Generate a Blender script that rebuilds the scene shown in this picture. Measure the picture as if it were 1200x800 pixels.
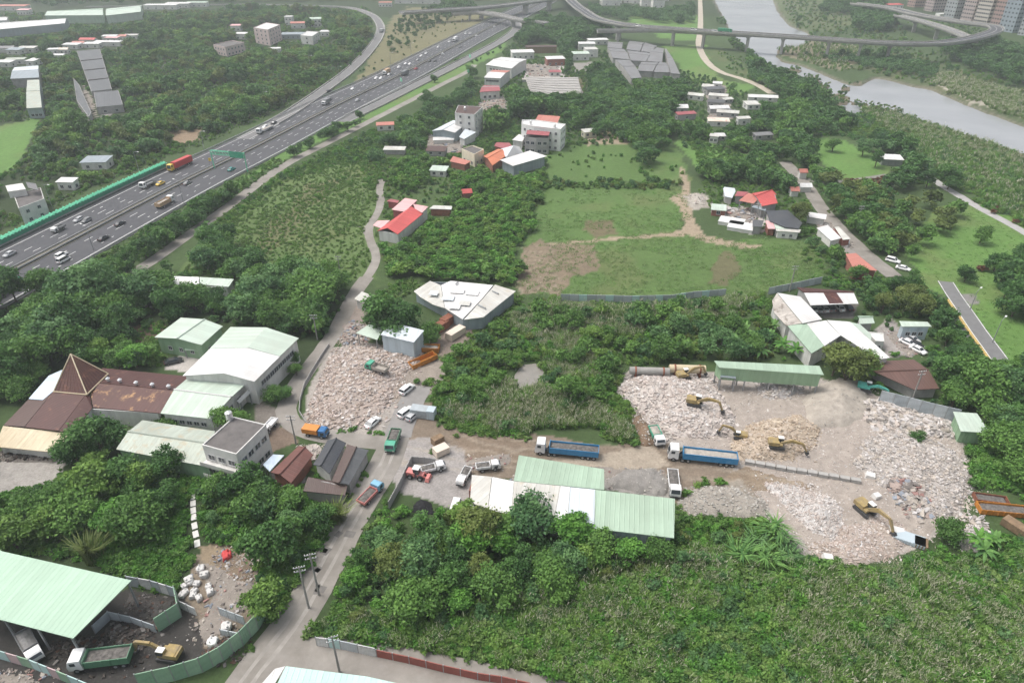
import bpy, bmesh, math, random
import numpy as np
from mathutils import Vector, Matrix
random.seed(7); RNG = np.random.default_rng(7)
PI = math.pi; R = math.radians
for o in list(bpy.data.objects): bpy.data.objects.remove(o)
scene = bpy.context.scene; COL = scene.collection
# ------------------------------------------------------------------ camera, world, sun, exposure
TILT = R(32.0); FPX = 800.0; HCAM = 100.0                      # drone 100 m up, looking 32 degrees below the horizon
cam_d = bpy.data.cameras.new('camera'); cam = bpy.data.objects.new('camera', cam_d); COL.objects.link(cam)
cam.location = (0, 0, HCAM); cam.rotation_euler = (PI/2 - TILT, 0, 0)
cam_d.sensor_width = 36; cam_d.lens = 36*FPX/1200; cam_d.clip_start = 1; cam_d.clip_end = 20000
scene.camera = cam
SUN_EL, SUN_AZ = R(64), R(-75)                                  # azimuth from +Y towards +X
world = bpy.data.worlds.new('World'); scene.world = world; world.use_nodes = True
wn = world.node_tree; wn.nodes.clear()
sky = wn.nodes.new('ShaderNodeTexSky'); sky.sky_type = 'NISHITA'; sky.sun_disc = False
sky.sun_elevation = SUN_EL; sky.sun_rotation = SUN_AZ; sky.air_density = 1.0; sky.dust_density = 6.0; sky.ozone_density = 1.0
hs = wn.nodes.new('ShaderNodeHueSaturation'); hs.inputs['Saturation'].default_value = 0.42
bg = wn.nodes.new('ShaderNodeBackground'); bg.inputs['Strength'].default_value = 0.15
wo = wn.nodes.new('ShaderNodeOutputWorld')
wn.links.new(sky.outputs[0], hs.inputs['Color']); wn.links.new(hs.outputs[0], bg.inputs[0]); wn.links.new(bg.outputs[0], wo.inputs[0])
sun_d = bpy.data.lights.new('sun', 'SUN'); sun_d.energy = 1.1; sun_d.angle = R(25); sun_d.color = (1, .965, .92)
sun = bpy.data.objects.new('sun', sun_d); COL.objects.link(sun)
sd = Vector((math.sin(SUN_AZ)*math.cos(SUN_EL), math.cos(SUN_AZ)*math.cos(SUN_EL), math.sin(SUN_EL)))
sun.rotation_euler = sd.to_track_quat('Z', 'Y').to_euler(); sun.location = sd*300
vs = scene.view_settings; vs.view_transform = 'Standard'; vs.look = 'None'; vs.exposure = 0.44; vs.gamma = 1; vs.use_curve_mapping = False
try:
    scene.cycles.use_denoising = True; scene.cycles.max_bounces = 5; scene.cycles.diffuse_bounces = 3; scene.cycles.glossy_bounces = 2
    scene.cycles.transmission_bounces = 2; scene.cycles.volume_bounces = 1; scene.cycles.transparent_max_bounces = 6
except Exception: pass
# ------------------------------------------------------------------ mapping between the survey picture (1200x800) and the ground
CT, ST = math.cos(TILT), math.sin(TILT)
def P(px, py, z=0.0):
    x = (px-600)/FPX; y = (py-400)/FPX
    k = (HCAM-z)/(ST+y*CT)
    return Vector((x*k, (CT-y*ST)*k, z))
def PA(px, py, z=0.0):
    x = (np.asarray(px, float)-600)/FPX; y = (np.asarray(py, float)-400)/FPX
    k = (HCAM-z)/(ST+y*CT)
    return x*k, (CT-y*ST)*k
def PXA(x, y, z=0.0):
    d = y*CT + (HCAM-z)*ST
    u = y*(-ST) + (HCAM-z)*CT
    return 600+FPX*x/d, 400+FPX*u/d
def pip(poly, x, y):
    poly = np.asarray(poly, float); inside = np.zeros(np.shape(x), bool); j = len(poly)-1
    for i in range(len(poly)):
        xi, yi = poly[i]; xj, yj = poly[j]
        c = ((yi > y) != (yj > y))
        if yi != yj: inside ^= c & (x < (xj-xi)*(y-yi)/(yj-yi)+xi)
        j = i
    return inside
KX, KY, KW, KH = 200, 90, 1600, 1000
KEEP = np.zeros((KH, KW), bool)       # places that no plant may cover
def keep(poly, arr=None):
    a = KEEP if arr is None else arr
    p = np.asarray([(q[0], q[1]) for q in poly], float)
    x0, x1 = int(max(p[:,0].min(), -KX)), int(min(p[:,0].max()+2, KW-KX-1)); y0, y1 = int(max(p[:,1].min(), -KY)), int(min(p[:,1].max()+2, KH-KY-1))
    if x1 <= x0 or y1 <= y0: return
    X, Y = np.meshgrid(np.arange(x0, x1), np.arange(y0, y1))
    a[y0+KY:y1+KY, x0+KX:x1+KX] |= pip(p, X+.5, Y+.5)
def look(arr, px, py):
    ix = np.clip((np.asarray(px)+KX).astype(int), 0, KW-1); iy = np.clip((np.asarray(py)+KY).astype(int), 0, KH-1)
    return arr[iy, ix]
# value noise for organic edges
_NT = RNG.random((64, 64))
def vnoise(x, y):
    x = np.asarray(x, float); y = np.asarray(y, float)
    xi = np.floor(x).astype(int); yi = np.floor(y).astype(int); fx = x-xi; fy = y-yi
    fx = fx*fx*(3-2*fx); fy = fy*fy*(3-2*fy)
    g = lambda a, b: _NT[a % 64, b % 64]
    return (g(xi,yi)*(1-fx)+g(xi+1,yi)*fx)*(1-fy)+(g(xi,yi+1)*(1-fx)+g(xi+1,yi+1)*fx)*fy
def fbm(x, y, o=4):
    s = 0; a = .5; t = 0
    for i in range(o): s = s + a*vnoise(x*2**i+17*i, y*2**i+31*i); t += a; a *= .5
    return s/t
# ------------------------------------------------------------------ scene helpers
def tag(o, label=None, cat=None, group=None, kind=None):
    if label: o['label'] = label
    if cat: o['category'] = cat
    if group: o['group'] = group
    if kind: o['kind'] = kind
    return o
def empty(name, loc=(0,0,0), rz=0, label=None, cat=None, group=None):
    o = bpy.data.objects.new(name, None); COL.objects.link(o); o.location = loc; o.rotation_euler = (0,0,rz); o.empty_display_size = .5
    return tag(o, label, cat, group)
def addmesh(name, me, parent=None, loc=None, link=True):
    o = bpy.data.objects.new(name, me)
    if link: COL.objects.link(o)
    if parent is not None: o.parent = parent
    if loc is not None: o.location = loc
    return o
KIDS = {}
def copy_tree(o, parent=None):
    c = o.copy(); COL.objects.link(c); c.parent = parent
    for ch in o.children: copy_tree(ch, c)
    return c
class MB:
    def __init__(s): s.v = []; s.f = []; s.uv = []; s.m = []
    def face(s, pts, uv=None, m=0):
        n = len(s.v); s.v += [tuple(p) for p in pts]; s.f.append(tuple(range(n, n+len(pts)))); s.uv.append(uv); s.m.append(m)
    def box(s, c, d, rz=0, m=0, taper=1.0, rx=0, ry=0):
        hx, hy, hz = d[0]/2, d[1]/2, d[2]/2; n = len(s.v)
        M = Matrix.Rotation(rz, 3, 'Z') @ Matrix.Rotation(ry, 3, 'Y') @ Matrix.Rotation(rx, 3, 'X')
        for z in (-1, 1):
            t = taper if z > 0 else 1
            for x, y in ((-1,-1),(1,-1),(1,1),(-1,1)):
                s.v.append(tuple(Vector(c)+M @ Vector((x*hx*t, y*hy*t, z*hz))))
        for q in ((0,3,2,1),(4,5,6,7),(0,1,5,4),(1,2,6,5),(2,3,7,6),(3,0,4,7)):
            s.f.append(tuple(n+i for i in q)); s.uv.append(None); s.m.append(m)
        return s
    def prism(s, poly, z0, z1, m=0):
        k = len(poly); n = len(s.v)
        if sum(poly[i][0]*poly[(i+1)%k][1]-poly[(i+1)%k][0]*poly[i][1] for i in range(k)) < 0: poly = poly[::-1]
        s.v += [(p[0], p[1], z0) for p in poly]+[(p[0], p[1], z1) for p in poly]
        s.f.append(tuple(range(n+k-1, n-1, -1))); s.f.append(tuple(range(n+k, n+2*k)))
        for i in range(k): j = (i+1)%k; s.f.append((n+i, n+j, n+k+j, n+k+i))
        s.uv += [None]*(k+2); s.m += [m]*(k+2); return s
    def prof(s, pts, w, m=0, y0=0):                     # x-z profile extruded along y
        k = len(pts); n = len(s.v)
        s.v += [(p[0], y0-w/2, p[1]) for p in pts]+[(p[0], y0+w/2, p[1]) for p in pts]
        s.f.append(tuple(range(n, n+k))); s.f.append(tuple(range(n+2*k-1, n+k-1, -1)))
        for i in range(k): j = (i+1)%k; s.f.append((n+j, n+i, n+k+i, n+k+j))
        s.uv += [None]*(k+2); s.m += [m]*(k+2); return s
    def tube(s, path, r, seg=6, m=0, r2=None):
        path = [Vector(p) for p in path]; n = len(s.v); k = len(path)
        for i, p in enumerate(path):
            d = (path[min(i+1,k-1)]-path[max(i-1,0)]); d = d.normalized() if d.length else Vector((0,0,1))
            a = d.cross(Vector((0,0,1)) if abs(d.z) < .9 else Vector((1,0,0))).normalized(); b = d.cross(a)
            rr = r if r2 is None else r+(r2-r)*i/(k-1)
            for q in range(seg): t = 2*PI*q/seg; s.v.append(tuple(p+(a*math.cos(t)+b*math.sin(t))*rr))
        for i in range(k-1):
            for q in range(seg):
                q2 = (q+1)%seg; s.f.append((n+i*seg+q, n+i*seg+q2, n+(i+1)*seg+q2, n+(i+1)*seg+q)); s.uv.append(None); s.m.append(m)
        s.f.append(tuple(n+q for q in range(seg))[::-1]); s.f.append(tuple(n+(k-1)*seg+q for q in range(seg))); s.uv += [None]*2; s.m += [m]*2
        return s
    def slab(s, pts, th=.14, m=0):                      # sloping plate with metre UVs: u along the eave, v along the fall
        pts = [Vector(p) for p in pts]; nrm = Vector((0,0,0)); k = len(pts)
        for i in range(k):
            a, b = pts[i], pts[(i+1)%k]
            nrm += Vector(((a.y-b.y)*(a.z+b.z), (a.z-b.z)*(a.x+b.x), (a.x-b.x)*(a.y+b.y)))
        nrm.normalize()
        if nrm.z < 0: pts = pts[::-1]; nrm = -nrm
        if abs(nrm.z) > .9995:
            u = (pts[1]-pts[0]); u.z = 0; u.normalize()
        else: u = Vector((0,0,1)).cross(nrm).normalized()
        v = nrm.cross(u); uv = [(p.dot(u), p.dot(v)) for p in pts]
        n = len(s.v); s.v += [tuple(p) for p in pts]+[tuple(p-Vector((0,0,th))) for p in pts]
        s.f.append(tuple(range(n, n+k))); s.uv.append(uv); s.f.append(tuple(range(n+2*k-1, n+k-1, -1))); s.uv.append(uv[::-1])
        for i in range(k): j = (i+1)%k; s.f.append((n+i, n+k+i, n+k+j, n+j)); s.uv.append(None)
        s.m += [m]*(k+2); return s
    def mesh(s, name, mats, org=None, smooth=False):
        me = bpy.data.meshes.new(name); v = s.v
        if org is not None: v = [(p[0]-org[0], p[1]-org[1], p[2]-org[2]) for p in v]
        me.from_pydata(v, [], s.f)
        for mt in (mats if isinstance(mats, (list, tuple)) else [mats]): me.materials.append(mt)
        if any(s.m): me.polygons.foreach_set('material_index', s.m)
        if any(u is not None for u in s.uv):
            l = me.uv_layers.new(name='UVMap'); a = np.zeros((len(me.loops), 2)); i = 0
            for f, u in zip(s.f, s.uv):
                if u is not None: a[i:i+len(f)] = u
                i += len(f)
            l.data.foreach_set('uv', a.ravel())
        if smooth: me.polygons.foreach_set('use_smooth', [True]*len(me.polygons))
        me.update(); return me
    def build(s, name, mats, parent=None, rel=True, loc=None, smooth=False):
        org = parent.location if (parent is not None and rel) else None
        if parent is not None and rel and parent.parent is not None: org = parent.parent.location+parent.location
        return addmesh(name, s.mesh(name, mats, org, smooth), parent, loc)
def L(*pts): return [Vector(p) for p in pts]
# ------------------------------------------------------------------ materials
MATS = {}
def _base(name):
    m = bpy.data.materials.new(name); m.use_nodes = True; nt = m.node_tree; nt.nodes.clear()
    out = nt.nodes.new('ShaderNodeOutputMaterial'); b = nt.nodes.new('ShaderNodeBsdfPrincipled'); nt.links.new(b.outputs[0], out.inputs[0])
    return m, nt, b, out
def N(nt, t, **kw):
    n = nt.nodes.new(t)
    for k, v in kw.items():
        if k in n.inputs: n.inputs[k].default_value = v
        else: setattr(n, k, v)
    return n
def mixc(nt, fac, a, b, mode='MIX'):
    n = nt.nodes.new('ShaderNodeMix'); n.data_type = 'RGBA'; n.blend_type = mode
    for sock, val in ((n.inputs[0], fac), (n.inputs[6], a), (n.inputs[7], b)):
        if isinstance(val, bpy.types.NodeSocket): nt.links.new(val, sock)
        elif isinstance(val, (int, float)): sock.default_value = val
        else: sock.default_value = (*val[:3], 1)
    return n.outputs[2]
def ramp(nt, src, p0, p1, c0=(0,0,0), c1=(1,1,1)):
    r = nt.nodes.new('ShaderNodeValToRGB'); e = r.color_ramp.elements
    e[0].position = p0; e[1].position = p1; e[0].color = (*c0, 1); e[1].color = (*c1, 1); nt.links.new(src, r.inputs[0]); return r.outputs[0]
def M(name, col=None, rough=.8, var=.25, scale=1.5, bump=.0, metal=0, dirt=0.0, dirtcol=(.12,.10,.08)):
    if name in MATS: return MATS[name]
    m, nt, b, out = _base(name)
    tc = N(nt, 'ShaderNodeTexCoord'); nz = N(nt, 'ShaderNodeTexNoise', Scale=scale, Detail=6.0, Roughness=.65); nt.links.new(tc.outputs['Object'], nz.inputs['Vector'])
    f = ramp(nt, nz.outputs[0], .3, .7)
    c = mixc(nt, f, [x*(1-var) for x in col], [min(1, x*(1+var)) for x in col])
    if dirt:
        n2 = N(nt, 'ShaderNodeTexNoise', Scale=scale*.35, Detail=8.0, Roughness=.7); nt.links.new(tc.outputs['Object'], n2.inputs['Vector'])
        d = ramp(nt, n2.outputs[0], .62-dirt*.35, .95-dirt*.35); c = mixc(nt, d, c, dirtcol)
    nt.links.new(c, b.inputs['Base Color']); b.inputs['Roughness'].default_value = rough; b.inputs['Metallic'].default_value = metal
    if bump:
        bp = N(nt, 'ShaderNodeBump', Strength=bump, Distance=.1); n3 = N(nt, 'ShaderNodeTexNoise', Scale=scale*4, Detail=4.0); nt.links.new(tc.outputs['Object'], n3.inputs['Vector'])
        nt.links.new(n3.outputs[0], bp.inputs['Height']); nt.links.new(bp.outputs[0], b.inputs['Normal'])
    MATS[name] = m; return m
def ROOF(name, col, stain=(.2,.18,.15), st=.25, patch=None, pf=.0, rib=.9, rough=.55, sheet=.10):
    """profiled metal sheet: ribs and sheet joints in UV metres, streaky dirt down the fall, optional rust patches"""
    if name in MATS: return MATS[name]
    m, nt, b, out = _base(name)
    uv = N(nt, 'ShaderNodeUVMap'); sp = N(nt, 'ShaderNodeSeparateXYZ'); nt.links.new(uv.outputs[0], sp.inputs[0])
    # sheet to sheet variation
    dv = N(nt, 'ShaderNodeMath', operation='DIVIDE'); nt.links.new(sp.outputs[0], dv.inputs[0]); dv.inputs[1].default_value = rib
    fl = N(nt, 'ShaderNodeMath', operation='FLOOR'); nt.links.new(dv.outputs[0], fl.inputs[0])
    wn_ = N(nt, 'ShaderNodeTexWhiteNoise'); wn_.noise_dimensions = '1D'; nt.links.new(fl.outputs[0], wn_.inputs['W'])
    c = mixc(nt, wn_.outputs[0], [x*(1-sheet) for x in col], [min(1, x*(1+sheet*.6)) for x in col])
    mp = N(nt, 'ShaderNodeMapping'); mp.inputs['Scale'].default_value = (1.6, .22, 1); nt.links.new(uv.outputs[0], mp.inputs[0])
    nz = N(nt, 'ShaderNodeTexNoise', Scale=1.0, Detail=7.0, Roughness=.7); nt.links.new(mp.outputs[0], nz.inputs['Vector'])
    c = mixc(nt, ramp(nt, nz.outputs[0], .72-st*.5, 1.05-st*.4), c, stain)
    n4 = N(nt, 'ShaderNodeTexNoise', Scale=.12, Detail=5.0, Roughness=.6); nt.links.new(uv.outputs[0], n4.inputs['Vector'])
    c = mixc(nt, ramp(nt, n4.outputs[0], .38, .68), c, mixc(nt, .55, stain, c))
    if patch is not None:
        n2 = N(nt, 'ShaderNodeTexNoise', Scale=.35, Detail=9.0, Roughness=.75); nt.links.new(uv.outputs[0], n2.inputs['Vector'])
        c = mixc(nt, ramp(nt, n2.outputs[0], .6-pf*.35, .68-pf*.3), c, patch)
    # ribs: narrow raised seams
    fr = N(nt, 'ShaderNodeMath', operation='FRACT'); nt.links.new(dv.outputs[0], fr.inputs[0])
    pp = N(nt, 'ShaderNodeMath', operation='PINGPONG'); nt.links.new(fr.outputs[0], pp.inputs[0]); pp.inputs[1].default_value = .5
    sm = ramp(nt, pp.outputs[0], .0, .16, (1,1,1), (0,0,0))
    bp = N(nt, 'ShaderNodeBump', Strength=.5, Distance=.08); nt.links.new(sm, bp.inputs['Height']); nt.links.new(bp.outputs[0], b.inputs['Normal'])
    c = mixc(nt, mixc(nt, .12, (0,0,0), sm), c, mixc(nt, .5, stain, c))
    nt.links.new(c, b.inputs['Base Color']); b.inputs['Roughness'].default_value = rough
    MATS[name] = m; return m
def LEAF(name, c0, c1, trans=.28, rough=.6):
    m, nt, b, out = _base(name)
    at = N(nt, 'ShaderNodeAttribute', attribute_name='Col'); oi = N(nt, 'ShaderNodeObjectInfo')
    sp = N(nt, 'ShaderNodeSeparateColor'); nt.links.new(at.outputs['Color'], sp.inputs[0])
    ad = N(nt, 'ShaderNodeMath', operation='ADD'); nt.links.new(sp.outputs[0], ad.inputs[0])
    ml = N(nt, 'ShaderNodeMath', operation='MULTIPLY_ADD'); nt.links.new(oi.outputs['Random'], ml.inputs[0]); ml.inputs[1].default_value = .6; ml.inputs[2].default_value = -.3
    nt.links.new(ml.outputs[0], ad.inputs[1]); ad.use_clamp = True
    c = mixc(nt, ad.outputs[0], c0, c1)
    c = mixc(nt, sp.outputs[1], c, (.60,.58,.45))       # dry or flowering bits
    nt.links.new(c, b.inputs['Base Color']); b.inputs['Roughness'].default_value = rough; b.inputs['Specular IOR Level'].default_value = .3
    tr = N(nt, 'ShaderNodeBsdfTranslucent'); nt.links.new(c, tr.inputs[0]); mx = N(nt, 'ShaderNodeMixShader'); mx.inputs[0].default_value = trans
    nt.links.new(b.outputs[0], mx.inputs[1]); nt.links.new(tr.outputs[0], mx.inputs[2]); nt.links.new(mx.outputs[0], out.inputs[0])
    MATS[name] = m; return m
def VCOL(name, rough=.9, noise=.25, scale=.6, bump=0, fine=3.0):
    m, nt, b, out = _base(name)
    at = N(nt, 'ShaderNodeAttribute', attribute_name='Col'); geo = N(nt, 'ShaderNodeNewGeometry')
    n1 = N(nt, 'ShaderNodeTexNoise', Scale=scale, Detail=8.0, Roughness=.7); nt.links.new(geo.outputs['Position'], n1.inputs['Vector'])
    n2 = N(nt, 'ShaderNodeTexNoise', Scale=fine, Detail=5.0, Roughness=.7); nt.links.new(geo.outputs['Position'], n2.inputs['Vector'])
    f = mixc(nt, .5, n1.outputs[0], n2.outputs[0])
    k = ramp(nt, f, .34, .66, (1-noise,)*3, (1+noise,)*3)
    c = mixc(nt, 1.0, at.outputs['Color'], k, 'MULTIPLY')
    nt.links.new(c, b.inputs['Base Color']); b.inputs['Roughness'].default_value = rough; b.inputs['Specular IOR Level'].default_value = .2
    if bump:
        bp = N(nt, 'ShaderNodeBump', Strength=bump, Distance=.3); nt.links.new(f, bp.inputs['Height']); nt.links.new(bp.outputs[0], b.inputs['Normal'])
    MATS[name] = m; return m
def setcol(me, arr):
    a = me.color_attributes.new('Col', 'FLOAT_COLOR', 'POINT'); c = np.ones((len(me.vertices), 4), np.float32); c[:, :3] = arr; a.data.foreach_set('color', c.ravel())
# ================================================================== GROUND
C_SCRUB=(.055,.088,.032); C_FLOOR=(.036,.056,.022); C_LAWN=(.110,.205,.052); C_MEADOW=(.090,.155,.045); C_DIRT=(.25,.185,.125); C_TRACK=(.31,.25,.18)
C_MUD=(.20,.16,.122); C_RUB=(.335,.305,.275); C_GREY=(.26,.245,.225); C_SOOT=(.05,.047,.044); C_SAND=(.36,.33,.27); C_OCHRE=(.165,.155,.082); C_CROP=(.065,.105,.036); C_PALE=(.43,.40,.37)
RIVER_MAIN=[(830,-60),(838,0),(850,22),(858,38),(878,56),(900,72),(922,82),(942,88),(958,100),(975,108),(1000,117),(1025,122),(1050,127),(1100,145),(1150,160),(1200,178),(1300,215),(1520,300),(1560,250),(1300,178),(1200,146),(1150,128),(1110,112),(1090,103),(1070,100),(1040,92),(1024,90),(1018,95),(1008,100),(985,95),(970,88),(950,80),(935,75),(915,71),(908,63),(922,56),(938,52),(950,45),(945,37),(925,30),(912,15),(905,0),(930,-60)]
RIVER_SIDE=[(945,92),(957,108),(975,120),(995,128),(1015,140),(1030,148),(1050,162),(1058,158),(1048,148),(1035,138),(1018,128),(1000,118),(978,108)]
ISLES=[[(940,90),(955,87),(964,94),(950,99)],[(966,112),(985,107),(999,114),(992,122),(974,121)],[(958,99),(973,97),(972,103),(962,103)],[(984,101),(996,99),(998,104),(987,105)],[(1000,97),(1008,94),(1010,99)],[(996,116.5),(1026,121),(1025,124.5),(999,121)],[(925,78),(940,80),(938,84),(926,82)],[(908,58),(925,52),(930,56),(915,62)],[(1020,120),(1050,126),(1060,132),(1030,128)]]
POND=[(603,440),(612,427),(628,425),(637,432),(632,448),(612,457)]
# (polygon in survey pixels, colour, edge jitter in pixels)
GZONES=[
 ([(-300,560),(120,520),(230,540),(330,560),(420,560),(400,640),(340,700),(270,720),(150,690),(-300,640)],C_FLOOR,6),
 ([(-300,310),(60,305),(190,330),(330,330),(400,350),(370,420),(300,400),(180,390),(0,460),(-300,520)],C_FLOOR,6),
 ([(-300,25),(420,20),(440,60),(380,110),(220,170),(0,270),(-300,400)],C_FLOOR,5),
 ([(-300,-90),(1600,-90),(1600,20),(-300,20)],C_FLOOR,3),
 ([(0,146),(47,138),(36,165),(20,195),(-5,215),(-120,260),(-120,160)],C_LAWN,3),
 ([(125,120),(142,128),(118,142)],C_GREY,2),([(197,154),(238,151),(232,165),(205,168)],C_DIRT,3),
 ([(410,104),(440,62),(460,20),(480,8),(560,12),(572,22),(500,62),(440,92)],C_OCHRE,3),
 ([(440,110),(500,95),(595,40),(590,60),(480,120),(390,160),(300,205),(230,255),(222,245),(330,180)],C_LAWN,2),
 ([(230,290),(330,200),(430,185),(450,210),(445,260),(440,330),(330,330),(210,320)],(.098,.15,.05),5),
 ([(290,290),(360,215),(400,212),(330,280),(300,315)],(.13,.14,.065),8),
 ([(450,195),(640,185),(612,335),(440,335)],C_CROP,4),
 ([(640,172),(770,165),(800,180),(812,215),(640,212)],C_MEADOW,5),
 ([(640,212),(800,218),(800,270),(700,285),(612,285),(622,240)],C_MEADOW,5),
 ([(617,283),(800,272),(870,280),(960,285),(970,330),(900,345),(740,350),(605,345)],(.090,.150,.045),5),
 ([(690,258),(720,258),(722,275),(695,278),(682,268)],(.14,.12,.07),4),
 ([(604,345),(610,290),(625,284),(700,285),(708,307),(690,320),(668,325),(660,345)],(.195,.155,.108),8),
 ([(826,330),(838,302),(850,292),(862,298),(868,322),(850,334)],(.13,.125,.065),6),
 ([(783,233),(797,226),(808,234),(816,262),(826,276),(862,283),(900,290),(872,291),(828,284),(808,276),(765,278),(700,283),(645,288),(645,285),(700,280),(765,274.5),(799,270),(803,262),(796,242)],C_TRACK,1),
 ([(797,196),(802,199),(808,215),(808,232),(799,230)],C_TRACK,.6),
 ([(800,228),(825,225),(835,240),(812,245)],(.34,.31,.27),3),
 ([(835,238),(880,243),(905,250),(902,270),(882,275),(860,268),(845,255)],C_PALE,1),
 ([(790,160),(820,163),(870,180),(905,190),(880,205),(840,212),(815,195)],C_LAWN,4),
 ([(650,85),(682,90),(690,118),(720,135),(755,150),(745,165),(690,162),(700,150),(680,112)],(.12,.11,.06),5),
 ([(612,74),(660,76),(662,92),(612,93)],C_PALE,1),([(668,74),(695,73),(697,83),(672,84)],C_GREY,1),
 ([(540,118),(590,112),(600,128),(560,130)],C_GREY,2),
 ([(690,162),(740,158),(735,168),(685,170)],C_TRACK,2),
 ([(775,55),(830,52),(832,80),(850,95),(885,102),(870,112),(835,108),(810,92)],C_LAWN,3),
 ([(730,16),(800,10),(820,20),(820,48),(775,46),(735,24)],C_LAWN,3),
 ([(822,55),(845,58),(900,95),(895,105),(840,82)],(.08,.12,.045),3),
 ([(945,160),(990,165),(1030,185),(1045,200),(1035,214),(985,213),(965,190)],C_LAWN,2),
 ([(1060,290),(1100,240),(1180,240),(1230,280),(1300,420),(1180,430),(1110,345),(1075,330)],C_LAWN,4),
 ([(960,150),(1000,160),(1050,165),(1200,235),(1200,180),(1100,150),(1030,128)],(.07,.10,.04),4),
 ([(1020,60),(1080,65),(1200,110),(1300,150),(1300,175),(1200,142),(1150,125),(1100,106),(1060,95),(1025,86),(960,68)],(.08,.105,.045),3),
 ([(1090,96),(1110,90),(1200,115),(1300,150),(1300,170),(1200,138),(1140,120)],C_SAND,3),
 ([(912,58),(950,48),(1010,55),(1005,72),(985,84),(940,72),(918,66)],(.20,.18,.12),3),
 ([(1070,105),(1115,150),(1200,185),(1200,172),(1150,158)],(.19,.18,.11),3),
 ([(905,0),(930,-10),(1000,5),(1010,25),(975,36),(945,36),(925,28)],(.09,.12,.05),3),
 # demolition yards
 ([(352,500),(362,455),(385,408),(430,402),(490,405),(497,425),(528,435),(510,455),(480,470),(470,500),(455,512),(400,508)],C_RUB,2),
 ([(430,445),(500,420),(530,425),(505,460),(475,480),(455,470)],(.27,.235,.20),3),
 ([(455,505),(480,475),(505,470),(512,500),(560,505),(620,508),(700,520),(760,522),(780,510),(790,525),(870,545),(950,565),(870,605),(800,590),(700,570),(560,560),(470,540)],C_MUD,3),
 ([(470,520),(500,512),(545,525),(553,560),(555,600),(470,580),(455,560)],(.30,.28,.265),3),
 ([(530,510),(620,512),(630,530),(600,545),(548,532)],(.20,.155,.115),4),
 ([(700,552),(760,545),(790,560),(788,585),(705,572)],C_GREY,3),
 ([(640,545),(760,520),(785,545),(700,560)],(.34,.29,.23),4),
 ([(722,455),(740,432),(800,432),(860,435),(960,442),(1000,460),(1035,470),(1100,490),(1128,510),(1140,560),(1120,610),(1080,640),(1010,662),(940,650),(900,610),(880,560),(790,520),(760,515),(745,490)],C_RUB,3),
 ([(740,490),(752,482),(768,515),(755,520)],(.20,.145,.10),3),
 ([(860,470),(900,455),(950,455),(945,480),(900,500),(870,500)],(.47,.42,.36),4),
 ([(850,560),(880,545),(1000,575),(1030,600),(900,580)],(.225,.175,.125),3),
 ([(790,590),(870,560),(900,600),(880,605),(800,600)],(.26,.23,.19),3),
 ([(980,580),(1035,575),(1060,600),(1055,630),(1010,620),(985,600)],C_GREY,3),
 # soot yard lower left
 ([(-200,700),(60,720),(150,690),(215,700),(250,660),(265,640),(305,645),(310,700),(305,735),(250,775),(190,800),(120,830),(-200,830)],C_SOOT,3),
 ([(212,690),(230,650),(250,640),(305,640),(312,690),(290,730),(240,760),(228,720)],(.20,.165,.125),5),
 ([(232,640),(262,632),(300,640),(300,665),(240,668)],(.24,.19,.13),4),
 ([(-60,540),(0,537),(75,540),(72,565),(0,582),(-100,600)],(.33,.31,.285),4),
 ([(315,555),(345,545),(360,560),(350,580),(335,575)],(.24,.225,.21),2),
 ([(310,498),(345,500),(350,520),(330,525),(312,535)],(.17,.13,.10),3),
 ([(300,470),(332,480),(325,500),(300,495)],(.19,.17,.15),3),
 ([(192,432),(216,410),(237,405),(238,440)],C_PALE,1),
 ([(138,385),(190,378),(200,392),(160,405),(140,400)],(.15,.11,.075),4),
 ([(395,385),(420,350),(440,360),(430,405),(400,405)],(.26,.22,.19),3),
 ([(500,405),(510,385),(545,372),(560,375),(545,400),(520,420)],(.22,.18,.15),3),
 ([(1025,385),(1042,370),(1055,385),(1075,415),(1040,420)],(.31,.285,.265),1),
 ([(952,358),(1005,356),(1000,372),(965,374)],(.17,.155,.145),1),
 ([(955,255),(965,250),(1000,290),(1030,318),(1012,322),(980,285)],(.27,.25,.23),2),
 ([(1115,345),(1140,345),(1150,355),(1128,358)],(.2,.19,.18),1),
]
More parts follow.
